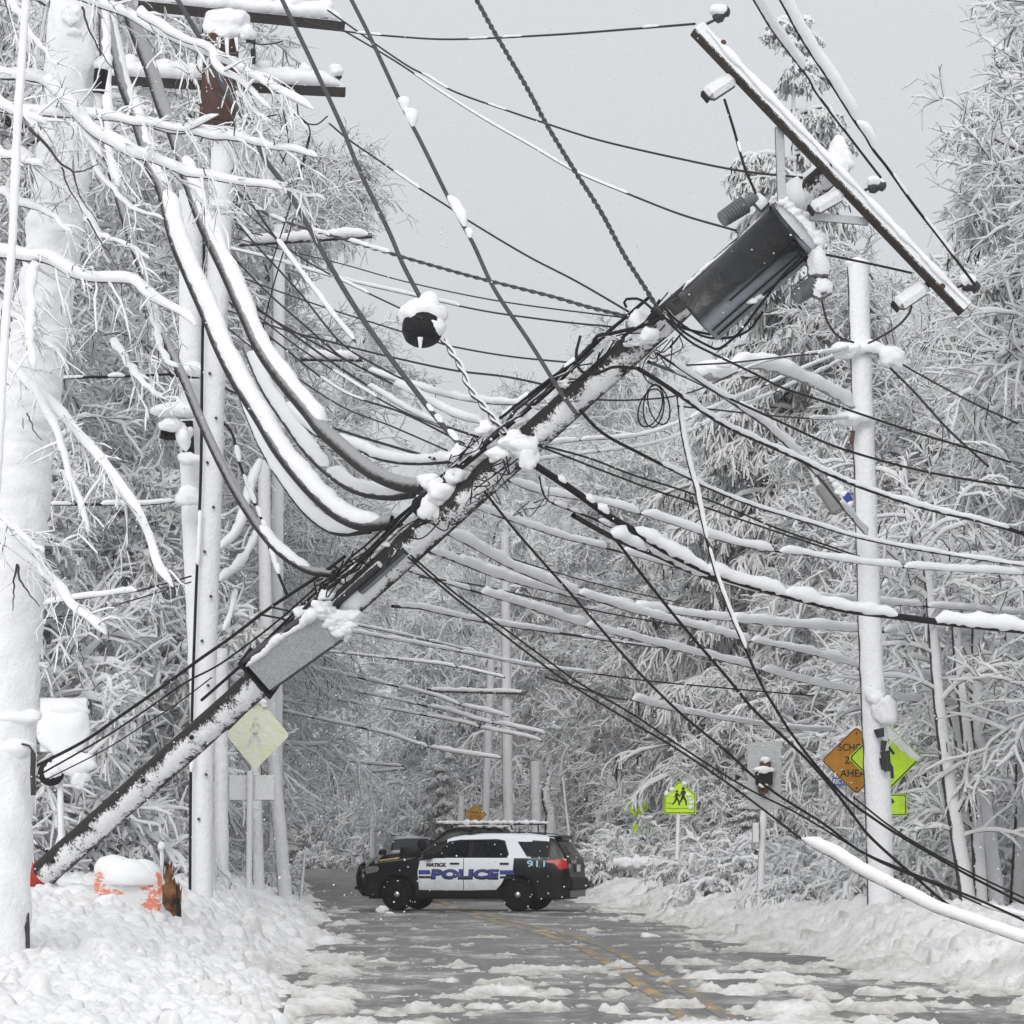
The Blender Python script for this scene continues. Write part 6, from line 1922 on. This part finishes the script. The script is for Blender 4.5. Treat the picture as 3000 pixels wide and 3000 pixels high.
# ------------------------------------------------------------------ vehicles
class Car:
    def __init__(s, top, W, zb=.32, wheels=((1.55, .38), (-1.31, .38)), arch=.46, belt=1.21, tumble=.42):
        s.top = np.array(top); s.Wt = np.array(W); s.zb0 = zb; s.wheels = wheels; s.arch = arch; s.belt = belt; s.tumble = tumble
    def zt(s, x): return np.interp(-np.asarray(x), -s.top[:, 0], s.top[:, 1])
    def W(s, x): return np.interp(-np.asarray(x), -s.Wt[:, 0], s.Wt[:, 1])
    def ys(s, x, z):
        z = np.asarray(z, float)
        lo = s.W(x) - .07 * np.clip(np.abs(z - .82) / .5, 0, 1.3)**2
        hi = s.W(x) - .045 - (z - s.belt) * s.tumble
        return np.where(z <= s.belt, np.minimum(lo, s.W(x) - .0), np.minimum(lo, hi))
    def zb(s, x):
        z = s.zb0
        for wx, wz in s.wheels:
            d = s.arch**2 - (x - wx)**2
            if d > 0: z = max(z, wz + math.sqrt(d))
        return z
    def body(s, mats_side, mats_top, mats, name, root, M4):
        xs = list(np.linspace(s.top[0, 0], s.top[-1, 0], 90))
        for wx, wz in s.wheels:
            xs += list(wx + s.arch * np.sin(np.linspace(-math.pi/2, math.pi/2, 17)))
        xs = sorted(set(np.round(xs, 4)), reverse=True)
        m = 12; tq = 7
        V = []; n = 2 * m + tq * 2 - 1
        for x in xs:
            z0, z1 = s.zb(x), float(s.zt(x)); z1 = max(z1, z0 + .04)
            zz = np.linspace(z0, z1, m)
            if z0 < s.belt < z1 - .1:
                zz = np.concatenate([np.linspace(z0, s.belt, 7), np.linspace(s.belt, z1, 6)[1:]])
            yy = np.array([float(s.ys(x, z)) for z in zz])
            L = [(x, y, z) for y, z in zip(yy, zz)]
            ye = yy[-1]
            T = [(x, ye * k / tq, z1 + .045 * (1 - (k / tq)**2)) for k in range(tq - 1, -tq, -1)]
            Rr = [(x, -y, z) for y, z in zip(yy[::-1], zz[::-1])]
            V += L + T + Rr
        fs, fm = [], []
        cnt = n
        for k in range(len(xs) - 1):
            xm = (xs[k] + xs[k+1]) / 2
            for i in range(cnt - 1):
                fs.append((k*cnt+i, k*cnt+i+1, (k+1)*cnt+i+1, (k+1)*cnt+i))
                a = V[k*cnt+i]; b_ = V[(k+1)*cnt+i+1]
                zc = (a[2] + b_[2]) / 2
                if m - 1 <= i < m + 2*tq - 1: fm.append(mats_top(xm, zc))
                else: fm.append(mats_side(xm, zc))
        mb = MB()
        Vw = [M4 @ Vector(v) for v in V]
        mb.add(Vw, fs); mb.m = fm; mb.sm = [True] * len(fs)
        mb.add([Vw[i] for i in range(cnt)], [tuple(range(cnt))], mats_side(xs[0], .8)); 
        mb.add([Vw[(len(xs)-1)*cnt+i] for i in range(cnt)], [tuple(reversed(range(cnt)))], mats_side(xs[-1], .8))
        # underbody
        C = M4
        R3 = np.array(C.to_3x3())
        mb.box(C @ Vector(((xs[0]+xs[-1])/2, 0, .50)), ((xs[0]-xs[-1]) * .93, 1.45, .46), R3, len(mats) - 1)
        o = mb.build(name, mats, root)
        return o
    def panel(s, poly, off, M4, sgn=1, n=10):
        """polygon in (x,z) laid on the side as a conforming patch (triangulated fan on a clipped grid)"""
        import bmesh
        bm = bmesh.new()
        vs = [bm.verts.new((p[0], 0, p[1])) for p in poly]
        f = bm.faces.new(vs)
        xs = [p[0] for p in poly]; zs = [p[1] for p in poly]
        for z in list(np.arange(min(zs) + .07, max(zs), .09)) + [s.belt - .005, s.belt + .005]:
            g = bm.verts[:] + bm.edges[:] + bm.faces[:]
            bmesh.ops.bisect_plane(bm, geom=g, plane_co=(0, 0, z), plane_no=(0, 0, 1))
        for x in np.arange(min(xs) + .12, max(xs), .16):
            g = bm.verts[:] + bm.edges[:] + bm.faces[:]
            bmesh.ops.bisect_plane(bm, geom=g, plane_co=(x, 0, 0), plane_no=(1, 0, 0))
        bm.verts.index_update()
        V = [M4 @ Vector((v.co.x, sgn * (float(s.ys(v.co.x, v.co.z)) + off), v.co.z)) for v in bm.verts]
        Fc = [tuple(v.index for v in f.verts) for f in bm.faces]
        bm.free()
        return V, Fc
    def lay(s, V2, off, M4, cx, cz, sgn=1):
        """flat lettering laid on the side, reading left to right from outside"""
        out = []
        for u, v in V2:
            x = cx - u * sgn; z = cz + v
            out.append(M4 @ Vector((x, sgn * (float(s.ys(x, z)) + off), z)))
        return out


def wheel(root, M4, x, y, z, R, w, sgn, rim='rim', hub='chrome'):
    R3 = np.array(M4.to_3x3()); ax = R3 @ np.array([0, sgn, 0.])
    c = np.array(M4 @ Vector((x, y, z)))
    b = c - ax * w
    mb = MB(); mb.lathe(b, ax, [(.02, R * .62), (.0, R * .9), (.03, R * .985), (.07, R), (w - .07, R), (w - .03, R * .985), (w, R * .93), (w + .004, R * .72), (w - .02, R * .66)], 36)
    W = mb.build('wheel', [M['tyre']], root)
    mb = MB(); mb.lathe(b, ax, [(w - .03, R * .67), (w - .012, R * .64), (w - .05, R * .52), (w - .035, R * .3), (w - .02, R * .2), (w - .03, .01)], 30)
    for k in range(10):
        a = 2*math.pi*k/10; u = R3 @ np.array([math.cos(a), 0, math.sin(a)])
        mb.box(b + ax * (w - .028) + u * R * .45, (R * .2, .02, R * .07), np.stack([u, ax, np.cross(u, ax)], 1), 0)
    mb.build('rim', [M[rim]], W)
    if hub:
        mb = MB(); mb.lathe(b, ax, [(w - .03, R * .22), (w + .005, R * .20), (w + .025, R * .12), (w + .03, .01)], 20); mb.build('hubcap', [M[hub]], W)
    return W


def police_suv():
    yaw = math.radians(180 - 14)
    cpos = Vector((at(1385, 2670, 79.0)[0], 79.0, 0.0))
    M4 = Matrix.Translation(cpos) @ Matrix.Rotation(yaw, 4, 'Z')
    root = empty('police_car', cpos, 'black and white police SUV parked across the wet road, lettered NATICK POLICE', 'police car')
    car = Car([(2.46, .62), (2.45, .82), (2.38, .97), (2.2, 1.05), (1.9, 1.10), (1.3, 1.175), (1.12, 1.215), (.95, 1.32), (.62, 1.53), (.36, 1.655), (.1, 1.705), (-.3, 1.735), (-.9, 1.745), (-1.5, 1.73), (-1.95, 1.695), (-2.12, 1.655),
               (-2.2, 1.56), (-2.38, 1.26), (-2.46, 1.10), (-2.5, .80), (-2.5, .6)],
              [(2.46, .74), (2.3, .86), (2.0, .94), (1.5, .985), (.5, .985), (-1.5, .99), (-2.1, .965), (-2.35, .92), (-2.5, .84)])
    def side(x, z):
        if z > 1.225 and -1.6 < x < .42: return 1
        if z > 1.6: return 1 if x > -2.0 else 0
        return 0
    def top(x, z):
        if .40 < x < 1.08: return 2
        if x < -2.13 and z > 1.22: return 2
        if -2.13 <= x <= .40: return 1
        return 0
    car.body(side, top, [M['car_black'], M['car_white'], M['glass'], M['black']], 'body', root, M4)
    for sgn in (1, -1):
        def pan(name, poly, off, mat, parent=root):
            V, Fc = car.panel(poly, off, M4, sgn)
            if sgn < 0: Fc = [tuple(reversed(f)) for f in Fc]
            mb = MB(); mb.add(V, Fc, 0, True); return mb.build(name, [M[mat]], parent)
        fd = pan('front_door', [(1.02, .48), (-.03, .47), (-.03, 1.213), (.66, 1.205), (1.0, 1.14), (1.05, .9)], .010, 'car_white')
        rd = pan('rear_door', [(-.045, .47), (-.80, .49), (-.93, .62), (-1.06, .86), (-1.20, .90), (-1.22, 1.215), (-.045, 1.213)], .010, 'car_white')
        pan('window', [(.70, 1.23), (.34, 1.555), (.10, 1.60), (-.14, 1.612), (-.14, 1.235)], .008, 'glass', fd)
        pan('window', [(-.23, 1.235), (-.23, 1.612), (-.80, 1.612), (-.93, 1.58), (-1.05, 1.30), (-1.03, 1.245)], .008, 'glass', rd)
        pan('pillar', [(-.14, 1.235), (-.14, 1.612), (-.23, 1.612), (-.23, 1.235)], .006, 'black')
        pan('window_trim', [(.80, 1.215), (.36, 1.59), (.10, 1.632), (-.80, 1.645), (-.97, 1.61), (-1.09, 1.30), (-1.05, 1.215)], .004, 'black')
        pan('quarter_window', [(-1.27, 1.585), (-1.95, 1.585), (-2.13, 1.50), (-2.24, 1.24), (-1.52, 1.245)], .008, 'glass')
        # stripe and lettering
        for (x0, x1) in ((1.025, .76), (-.90, -1.215)):
            pan('stripe', [(x0, .835), (x1 - .03, .835), (x1, .935), (x0, .935)], .014, 'stripe_blue', fd if x0 > 0 else rd)
            pan('stripe', [(x0, .745), (x1 - .05, .745), (x1 - .03, .80), (x0, .80)], .014, 'text_dark', fd if x0 > 0 else rd)
        for s_, cx, cz, w_, h_, off, mt, wt, par in (('POLICE', -.075, .838, 1.60, .245, .015, 'text_dark', .020, root), ('POLICE', -.075, .850, 1.55, .185, .018, 'text_blue', .012, root),
                                                     ('NATICK', .60, 1.055, .48, .092, .015, 'text_dark', .022, fd), ('911', -1.74, 1.085, .42, .15, .012, 'text_cyan', .004, root)):
            V, Fc = text2d(s_, .25, wt, 1.05)
            V = fit(V, w_, h_)
            if s_ != '911': V[:, 0] += V[:, 1] * .12
            VV = car.lay(V, off, M4, cx, cz, sgn)
            mb = MB(); mb.add(VV, Fc); mb.build('lettering', [M[mt]], par)
        pan('line', [(-1.56, 1.188), (-1.88, 1.188), (-1.88, 1.198), (-1.56, 1.198)], .012, 'text_cyan')
        for hx, d_ in ((.17, fd), (-1.0, rd)):
            mb = MB(); q = M4 @ Vector((hx, sgn * (float(car.ys(hx, 1.085)) + .03), 1.085)); mb.box(q, (.22, .035, .04), np.array(M4.to_3x3()), 0, .012); mb.build('handle', [M['black']], d_)
        for x0_, za, zb_ in ((1.06, .5, 1.2), (-2.02, .95, 1.2), (2.02, .62, .9)):
            pan('panel_seam', [(x0_ + .006, za), (x0_ - .006, za), (x0_ - .006, zb_), (x0_ + .006, zb_)], .004, 'black')
        pan('sill_trim', [(1.05, .33), (-.80, .33), (-.80, .45), (1.05, .45)], .012, 'black')
        # lights
        pan('headlight', [(2.38, .93), (2.33, 1.0), (2.05, 1.03), (1.98, .98), (2.02, .90), (2.3, .84)], .012, 'headlamp')
        pan('tail_light', [(-1.93, 1.16), (-2.43, 1.19), (-2.47, .98), (-2.28, .95), (-2.16, 1.09), (-1.98, 1.12)], .014, 'red_lamp')
        # mirror
        mb = MB(); q = M4 @ Vector((.78, sgn * 1.06, 1.27)); mb.blob(q, (.11, .09, .09), 0, 3, .05, 12, 8); mb.box(M4 @ Vector((.78, sgn * .97, 1.23)), (.06, .12, .04), np.array(M4.to_3x3())); mb.build('wing_mirror', [M['black']], root)
        for wx, wz in car.wheels: wheel(root, M4, wx, sgn * .985, .375, .375, .24, sgn)
        mb = MB(); mb.tube([M4 @ Vector((x, sgn * .60, z)) for x, z in ((.15, 1.76), (-.2, 1.79), (-1.5, 1.79), (-1.9, 1.745))], .014, 6); mb.build('roof_rail', [M['car_black']], root)
    R3 = np.array(M4.to_3x3())
    # inside: dim seats are not seen through the dark glass; light bar, push bar, spoiler, bumper, plate
    mb = MB(); mb.box(M4 @ Vector((-.05, 0, 1.845)), (.26, 1.15, .055), R3, 0, .02); mb.box(M4 @ Vector((-.05, .4, 1.79)), (.10, .06, .09), R3); mb.box(M4 @ Vector((-.05, -.4, 1.79)), (.10, .06, .09), R3); mb.build('light_bar', [M['black']], root)
    mb = MB(); mb.box(M4 @ Vector((-2.08, 0, 1.70)), (.36, 1.28, .05), R3, 0, .02); mb.box(M4 @ Vector((-2.2, 0, 1.66)), (.12, 1.1, .06), R3, 0, .02); mb.build('spoiler', [M['car_black']], root)
    mb = MB(); mb.box(M4 @ Vector((-2.47, 0, .62)), (.2, 1.72, .30), R3, 0, .06); mb.build('rear_bumper', [M['black']], root)
    mb = MB(); mb.box(M4 @ Vector((2.42, 0, .52)), (.22, 1.62, .34), R3, 0, .08); mb.build('front_bumper', [M['black']], root)
    mb = MB()
    for sgn in (1, -1):
        mb.tube([M4 @ Vector(p) for p in ((2.5, sgn * .38, .42), (2.64, sgn * .38, .5), (2.66, sgn * .38, .8), (2.58, sgn * .38, 1.03), (2.48, sgn * .36, 1.09))], .045, 8)
        mb.tube([M4 @ Vector(p) for p in ((2.60, sgn * .38, .50), (2.60, sgn * .75, .52), (2.45, sgn * .88, .56), (2.42, sgn * .90, .85), (2.5, sgn * .7, 1.0), (2.60, sgn * .38, 1.0))], .035, 8)
    for z in (.52, .75, .98): mb.tube([M4 @ Vector((2.62, y, z)) for y in (-.38, 0, .38)], .035, 8)
    pb = mb.build('push_bar', [M['black']], root)
    mb = MB()
    for q, s_ in (((2.665, .22, .66), (.02, .14, .13)), ((2.60, .30, .88), (.02, .1, .06)), ((2.40, .86, .80), (.05, .05, .07))): mb.box(M4 @ Vector(q), s_, R3, 0, .004)
    mb.build('marker_lamp', [M['white_sign']], root)
    mb = MB(); mb.box(M4 @ Vector((-2.515, .0, .98)), (.012, .32, .16), R3); mb.build('number_plate', [M['white_sign']], root)
    mb = MB(); mb.box(M4 @ Vector((-2.47, .74, 1.02)), (.05, .10, .12), R3, 0, .01); mb.build('reversing_lamp', [M['headlamp']], root)
    V, Fc = text2d('NATICK', .12, .004); V = fit(V, .52, .08)
    mb = MB(); mb.add([M4 @ Vector((-2.475 + (1.13 - 1.13) * .2, .30 - u, 1.13 + v)) for u, v in V], Fc); mb.build('lettering', [M['white_sign']], root)
    mb = MB(); mb.tube([M4 @ Vector((-1.2, .4, 1.76)), M4 @ Vector((-1.2, .4, 1.86))], .008, 5); mb.build('aerial', [M['black']], root)
police_suv()


def pickup():
    yaw = math.radians(180 - 8)
    cpos = Vector((at(1405, 2640, 93.0)[0], 93.0, 0.0))
    M4 = Matrix.Translation(cpos) @ Matrix.Rotation(yaw, 4, 'Z')
    root = empty('pickup_truck', cpos, 'dark pickup truck with a snowy ladder rack, parked behind the police SUV', 'pickup truck')
    car = Car([(2.7, .7), (2.68, 1.05), (2.5, 1.22), (1.7, 1.30), (1.45, 1.34), (1.25, 1.5), (.85, 1.86), (.6, 1.95), (.2, 1.98), (-.5, 1.97), (-.75, 1.9), (-.86, 1.30), (-2.3, 1.28), (-2.35, .7)],
              [(2.7, .88), (2.4, .98), (-2.2, .99), (-2.35, .93)], .42, ((1.75, .4), (-1.7, .4)), .5, 1.30, .35)
    car.body(lambda x, z: 0, lambda x, z: 1 if (.75 < x < 1.4 and z > 1.4) else 0, [M['car_black'], M['glass'], M['black']], 'body', root, M4)
    for sgn in (1, -1):
        V, Fc = car.panel([(1.12, 1.36), (.72, 1.80), (-.6, 1.84), (-.7, 1.36)], .008, M4, sgn); mb = MB(); mb.add(V, Fc if sgn > 0 else [tuple(reversed(f)) for f in Fc]); mb.build('side_window', [M['glass']], root)
        for wx, wz in car.wheels: wheel(root, M4, wx, sgn * .98, .4, .4, .26, sgn, hub=None)
        mb = MB(); mb.box(M4 @ Vector((1.0, sgn * 1.18, 1.44)), (.12, .22, .24), np.array(M4.to_3x3()), 0, .04); mb.build('wing_mirror', [M['black']], root)
    mb = MB()
    for sgn in (1, -1):
        mb.tube([M4 @ Vector((x, sgn * .72, 2.06)) for x in (.95, 0, -1, -1.75)], .025, 6)
        for x in (.9, -.75, -1.7): mb.tube([M4 @ Vector((x, sgn * .72, 2.06)), M4 @ Vector((x - .05, sgn * .75, 1.3 if x < -.8 else 1.9))], .022, 6)
    for x in (.9, -.75, -1.7): mb.tube([M4 @ Vector((x, -.72, 2.06)), M4 @ Vector((x, .72, 2.06))], .022, 6)
    Rk = mb.build('ladder_rack', [M['dark_steel']], root)
    mb = MB()
    for sgn in (1, -1):
        for k in range(20): mb.blob(M4 @ Vector((.92 - k * .135, sgn * .72, 2.10)), (.11, .06, .035 + .012 * (k % 3)), 0, k, .2, 10, 6)
    mb.build('snow_load', [M['snow']], Rk)
    mb = MB()
    for k in range(12): mb.blob(M4 @ Vector((.35 - k * .09, .1, 1.985)), (.16, .6, .05), 0, k, .2, 12, 6)
    mb.build('snow_cap', [M['snow']], root)
    mb = MB(); mb.tube([at(1112, 2522, 91), at(1180, 2512, 91.2)], .028, 6); mb.build('plow_beam', [M['plow']], root)
    mb = MB(); mb.blob(at(1205, 2505, 91), (.28, .25, .2), 0, 3, .15); mb.blob(at(1236, 2475, 91.2), (.12, .1, .14), 0, 5, .1); mb.build('plow_lamp', [M['black']], root)
pickup()


def white_car():
    yaw = math.radians(-82)
    cpos = Vector((at(1205, 2600, 118.0)[0], 118.0, 0.0))
    M4 = Matrix.Translation(cpos) @ Matrix.Rotation(yaw, 4, 'Z')
    root = empty('silver_suv', cpos, 'pale silver SUV facing the camera, mostly hidden behind the pickup and police car', 'car')
    car = Car([(2.3, .6), (2.28, .95), (2.1, 1.05), (1.2, 1.2), (1.0, 1.28), (.5, 1.66), (.2, 1.74), (-1.6, 1.72), (-1.9, 1.6), (-2.2, 1.1), (-2.25, .6)], [(2.3, .8), (2.0, .92), (-2, .92), (-2.25, .85)], .35, ((1.4, .36), (-1.4, .36)), .44, 1.15, .4)
    car.body(lambda x, z: 0, lambda x, z: 1 if .5 < x < 1.02 or x < -1.8 else 0, [M['car_silver'], M['glass'], M['black']], 'body', root, M4)
    for sgn in (1, -1):
        for wx, wz in car.wheels: wheel(root, M4, wx, sgn * .92, .36, .36, .22, sgn, hub=None)
        mb = MB(); mb.tube([M4 @ Vector((x, sgn * .55, 1.79)) for x in (.2, -.6, -1.5)], .02, 6); mb.build('roof_rail', [M['black']], root)
        mb = MB(); mb.box(M4 @ Vector((.85, sgn * 1.08, 1.22)), (.1, .26, .18), np.array(M4.to_3x3()), 0, .04); mb.build('wing_mirror', [M['black']], root)
        V, Fc = car.panel([(.85, 1.2), (.45, 1.56), (-1.6, 1.58), (-1.7, 1.2)], .008, M4, sgn); mb = MB(); mb.add(V, Fc if sgn > 0 else [tuple(reversed(f)) for f in Fc]); mb.build('side_window', [M['glass']], root)
white_car()


# ------------------------------------------------------------------ near tree at the left edge with its snow laden limbs
def near_tree():
    rg = np.random.default_rng(31)
    YT = 34.0
    root = empty('roadside_tree', at(-20, 2850, YT), 'big snow plastered trunk with thick snow laden limbs reaching over the sagging wires', 'tree')
    mb = MB()
    cx = [(222, -150), (215, 0), (205, 250), (182, 500), (150, 750), (112, 1000), (68, 1300), (38, 1600), (12, 2000), (-5, 2400), (-22, 2870)]
    wd = [138, 140, 150, 158, 164, 172, 186, 198, 206, 206, 206]
    rough_pole(mb, [at(x, y, YT) for x, y in cx], [w_ / 2 / F * YT for w_ in wd], 36, 220, .05, seed=21, lump_front=.05)
    mb.build('trunk', [M['pole_white']], root)
    mb = MB()
    q = at(212, 62, YT - .28); mb.cyl(q, q + np.array([0, -.05, -.01]), .035, .03, 10)
    mb.build('knot', [M['black']], root)
    mb = MB(); mb.blob(at(212, 45, YT - .3), (.10, .09, .09), 0, 3); mb.blob(at(212, 92, YT - .27), (.09, .05, .04), 0, 4)
    for x, y, a, b_ in ((20, 2100, .36, .10), (5, 2190, .35, .14)): mb.blob(at(x, y, YT - .16), (a, .20, b_), 0, x + y, .07, 16, 12)
    mb.build_pieces('snow_clump', [M['snow']], root)
    mb = MB()
    P, _ = path3d([(60, 2180), (85, 2185), (97, 2210), (96, 2260), (98, 2330)], YT - .3, 14); mb.tube(P, [.012] * 4 + [.03] * 10, 6)
    P, _ = path3d([(70, 2600), (78, 2650), (80, 2700), (78, 2800)], YT - .06, 14); mb.tube(P, np.linspace(.01, .035, 14), 6)
    mb.build_pieces('bare_bark', [M['bark']], root)
    mb = MB(); q0, q1 = at(297, 205, YT - .2), at(288, 272, YT - .2); mb.cyl(q0, q1, .07, .06, 14); mb.build('insulator', [M['black']], root)
    mb = MB(); mb.blob(at(300, 190, YT - .2), (.08, .08, .08), 0, 2); mb.tube([at(288, 272, YT - .15), at(286, 330, YT - .1)], .045, 8); mb.build('snow_clump', [M['snow']], root)
    limbs = [  # pts, thickness px at start, Y range
        ([(-80, 190), (0, 221), (70, 226), (130, 240), (207, 331), (259, 405), (300, 460)], 44, (33, 32.2)),
        ([(130, 240), (190, 300), (259, 373), (330, 420), (388, 450), (518, 497), (621, 523), (725, 538), (828, 556)], 44, (32.4, 31.6)),
        ([(-60, 315), (60, 326), (155, 333), (285, 342), (388, 357), (518, 383), (570, 372), (640, 335)], 36, (32.8, 31.8)),
        ([(450, 365), (518, 383), (621, 393), (690, 398), (740, 388), (800, 372)], 34, (32.4, 32)),
        ([(560, 385), (621, 398), (725, 415), (790, 428), (860, 440), (925, 462)], 30, (32, 31.6)),
        ([(60, -90), (150, -40), (248, 2), (362, 42), (420, 70), (466, 98), (595, 150), (660, 185), (725, 217), (828, 274), (916, 318)], 38, (33, 31.5)),
        ([(400, 40), (470, 80), (540, 115), (610, 150), (640, 205), (700, 240), (760, 300), (790, 320)], 28, (32, 31.7)),
        ([(-60, 735), (0, 745), (129, 761), (207, 807), (311, 823), (383, 823), (440, 870), (518, 916), (575, 950)], 44, (32.6, 31.8)),
        ([(105, 775), (90, 830), (92, 900), (84, 980), (100, 1080)], 32, (32.4, 32)),
        ([(-20, -5), (30, 5), (83, 100), (120, 140), (170, 205)], 22, (32.6, 32.2)),
        ([(-40, 290), (20, 320), (90, 350), (140, 365)], 34, (32.2, 32)),
        ([(-40, 400), (0, 450), (60, 470), (130, 490)], 30, (32.2, 32)),
        ([(-30, 1040), (21, 1072), (104, 1150), (181, 1223), (259, 1311), (336, 1414), (388, 1481), (430, 1559), (455, 1652), (507, 1725)], 36, (33, 32)),
        ([(-40, 1560), (0, 1580), (83, 1637), (155, 1709), (217, 1787), (311, 1859)], 40, (33, 32.2)),
        ([(100, 1140), (170, 1290), (200, 1390), (240, 1500), (260, 1560)], 26, (32.6, 32.2)),
        ([(330, 1000), (388, 1088), (440, 1145), (500, 1172), (525, 1165)], 24, (32.6, 32.2)),
        ([(440, 870), (455, 960), (481, 1047), (523, 1078)], 28, (32.4, 32.2)),
        ([(-40, 1490), (10, 1520), (60, 1570), (130, 1620)], 24, (32.6, 32.4)),
        ([(300, 410), (270, 470), (330, 560), (400, 620), (480, 640)], 20, (32.4, 32.1)),
        ([(250, 640), (290, 690), (370, 720), (440, 760)], 18, (32.4, 32.1)),
        ([(40, 430), (120, 500), (200, 560), (260, 640), (300, 700)], 24, (32.8, 32.5)),
        ([(560, 560), (600, 600), (690, 640), (740, 690)], 14, (32.2, 32)),
        ([(650, 400), (690, 470), (760, 520), (850, 560), (955, 585)], 16, (32.2, 32)),
        ([(700, 275), (740, 320), (790, 360)], 20, (31.9, 31.8)),
        ([(-20, 890), (50, 930), (120, 1000), (180, 1040)], 26, (32.5, 32.3)),
        ([(0, 560), (60, 600), (130, 620), (210, 690)], 26, (32.7, 32.4)),
    ]
    for i, (pts, w_, Yr) in enumerate(limbs):
        n = 40
        P, c = path3d(pts, Yr, n)
        # small kinks
        P[:, 2] += (smooth_noise(n, 3, rg) - .5) * .03; P[:, 0] += (smooth_noise(n, 3, rg) - .5) * .03
        sc_ = YT / F * w_
        r = np.linspace(sc_ * .26, sc_ * .09, n)[None]
        tap = np.linspace(1, .62, n)
        k = tap * (.78 + .45 * smooth_noise(n, 3.2, rg))
        wv = sc_ * .52 * k; hv = sc_ * .78 * k
        an = np.linspace(-.25 * math.pi, 1.25 * math.pi, 9)
        ps = np.concatenate([np.stack([-r[0] * .9, 0 * r[0], r[0] * .9], -1), wv[:, None] * np.cos(an)[None]], -1)
        pu = np.concatenate([np.stack([-r[0] * .5, -r[0] * 1.15, -r[0] * .5], -1), hv[:, None] * .42 + (hv[:, None] * .55) * np.sin(an)[None]], -1)
        e = np.linspace(0, 1, n); end = np.sqrt(np.clip((1 - e) / .04, .02, 1))
        ps *= end[:, None]; pu *= end[:, None]
        v, q, s = strands(P[None], ps[None], pu[None], np.array([.15, -.35, 1.0]))
        parts = [(v, q, np.where(np.isin(s, (0, 1)), 1, 0))]
        # twigs
        Pm = P[None, ::4]
        L = np.linalg.norm(P[-1] - P[0])
        nt_ = int(4 + L * 8)
        S, D, par, t = kids(rg, Pm, nt_, .06, 1.0, 30, 75); D[:, 2] -= .12
        Lt = rg.uniform(.12, .5, len(t)) * (.6 + w_ / 50)
        Pt = grow(rg, S, D, Lt, 6, .12, .10 + .2 * rg.random(len(t)))
        rr = np.repeat(np.linspace(.007, .003, 6)[None], len(t), 0)
        snowy = (rg.random(len(t)) < .4)[:, None]
        parts.append(snow_strands(Pt, rr, np.where(snowy, .015, .004) * np.linspace(1, .55, 6)[None], np.where(snowy, .026, .005) * np.linspace(1, .5, 6)[None], UP, rg, .5, .15))
        S, D, par, t = kids(rg, Pt, 3, .3, 1.0, 25, 65); D[:, 2] -= .1
        Pu_ = grow(rg, S, D, Lt[par] * rg.uniform(.25, .6, len(t)), 4, .15, .2 * np.ones(len(t)))
        rr = np.repeat(np.linspace(.0045, .0025, 4)[None], len(t), 0)
        sn = (rg.random(len(t)) < .3)[:, None]
        parts.append(snow_strands(Pu_, rr, np.where(sn, .009, .003) + 0 * rr, np.where(sn, .014, .0035) + 0 * rr, UP, rg, .5, .1))
        V, Q, m = join(parts)
        link('limb', np_mesh('limb', V, Q, [M['snow'], M['bark']], m), root)
    # bare dark twigs hanging
    for pts, w0 in (([(85, 375), (130, 420), (180, 480), (212, 505), (235, 575), (262, 615)], .018), ([(180, 490), (200, 545), (225, 590), (240, 625)], .010), ([(50, 1652), (42, 1700), (40, 1790)], .012), ([(52, 1655), (62, 1705), (118, 1778)], .012),
                    ([(212, 505), (245, 500), (290, 480)], .008), ([(255, 640), (290, 700), (330, 760), (345, 790)], .009), ([(240, 20), (260, 80), (300, 160), (330, 200)], .012), ([(80, 1210), (100, 1260), (120, 1290)], .008)):
        mb = MB(); P, _ = path3d(pts, 31.6, 24); P[1:, 0] += (smooth_noise(24, 2, rg)[1:] - .5) * .02; mb.tube(P, np.linspace(w0, .004, 24), 6)
        mb.build('bare_twig', [M['bark']], root)
near_tree()

# ------------------------------------------------------------------ falling snow
def flakes():
    rg = np.random.default_rng(99); n = 5200
    Y = 9 + 68 * rg.random(n)**.6
    X = (rg.random(n) - .5) * .31 * Y; Z = CH + (rg.random(n) * .31 - .055) * Y
    ok = Z > .3; X, Y, Z = X[ok], Y[ok], Z[ok]; n = len(X)
    r = rg.uniform(.006, .013, n) * np.clip(Y / 40, .45, 1.4)
    base = np.array([(1,0,0),(-1,0,0),(0,1,0),(0,-1,0),(0,0,1),(0,0,-1)], float)
    V = (np.stack([X, Y, Z], -1)[:, None] + base[None] * r[:, None, None]).reshape(-1, 3)
    f = np.array([(0,2,4),(2,1,4),(1,3,4),(3,0,4),(2,0,5),(1,2,5),(3,1,5),(0,3,5)])
    Q = (np.arange(n)[:, None, None] * 6 + f[None]).reshape(-1, 3)
    tag(link('falling_snow', np_mesh('falling_snow', V, Q, [M['snow_twig']])), kind='stuff')
flakes()

# ------------------------------------------------------------------ snowy air
def haze():
    mb = MB(); mb.box((0, 195, 16), (260, 440, 40))
    m = bpy.data.materials.new('haze'); m.use_nodes = True; n = m.node_tree; n.nodes.clear()
    o = n.nodes.new('ShaderNodeOutputMaterial'); v = n.nodes.new('ShaderNodeVolumePrincipled')
    v.inputs['Color'].default_value = (.93, .95, .97, 1); v.inputs['Density'].default_value = HAZE; v.inputs['Anisotropy'].default_value = .2
    n.links.new(v.outputs[0], o.inputs['Volume'])
    tag(mb.build('haze', [m]), kind='stuff')
HAZE = 0.0007
if HAZE > 0: haze()
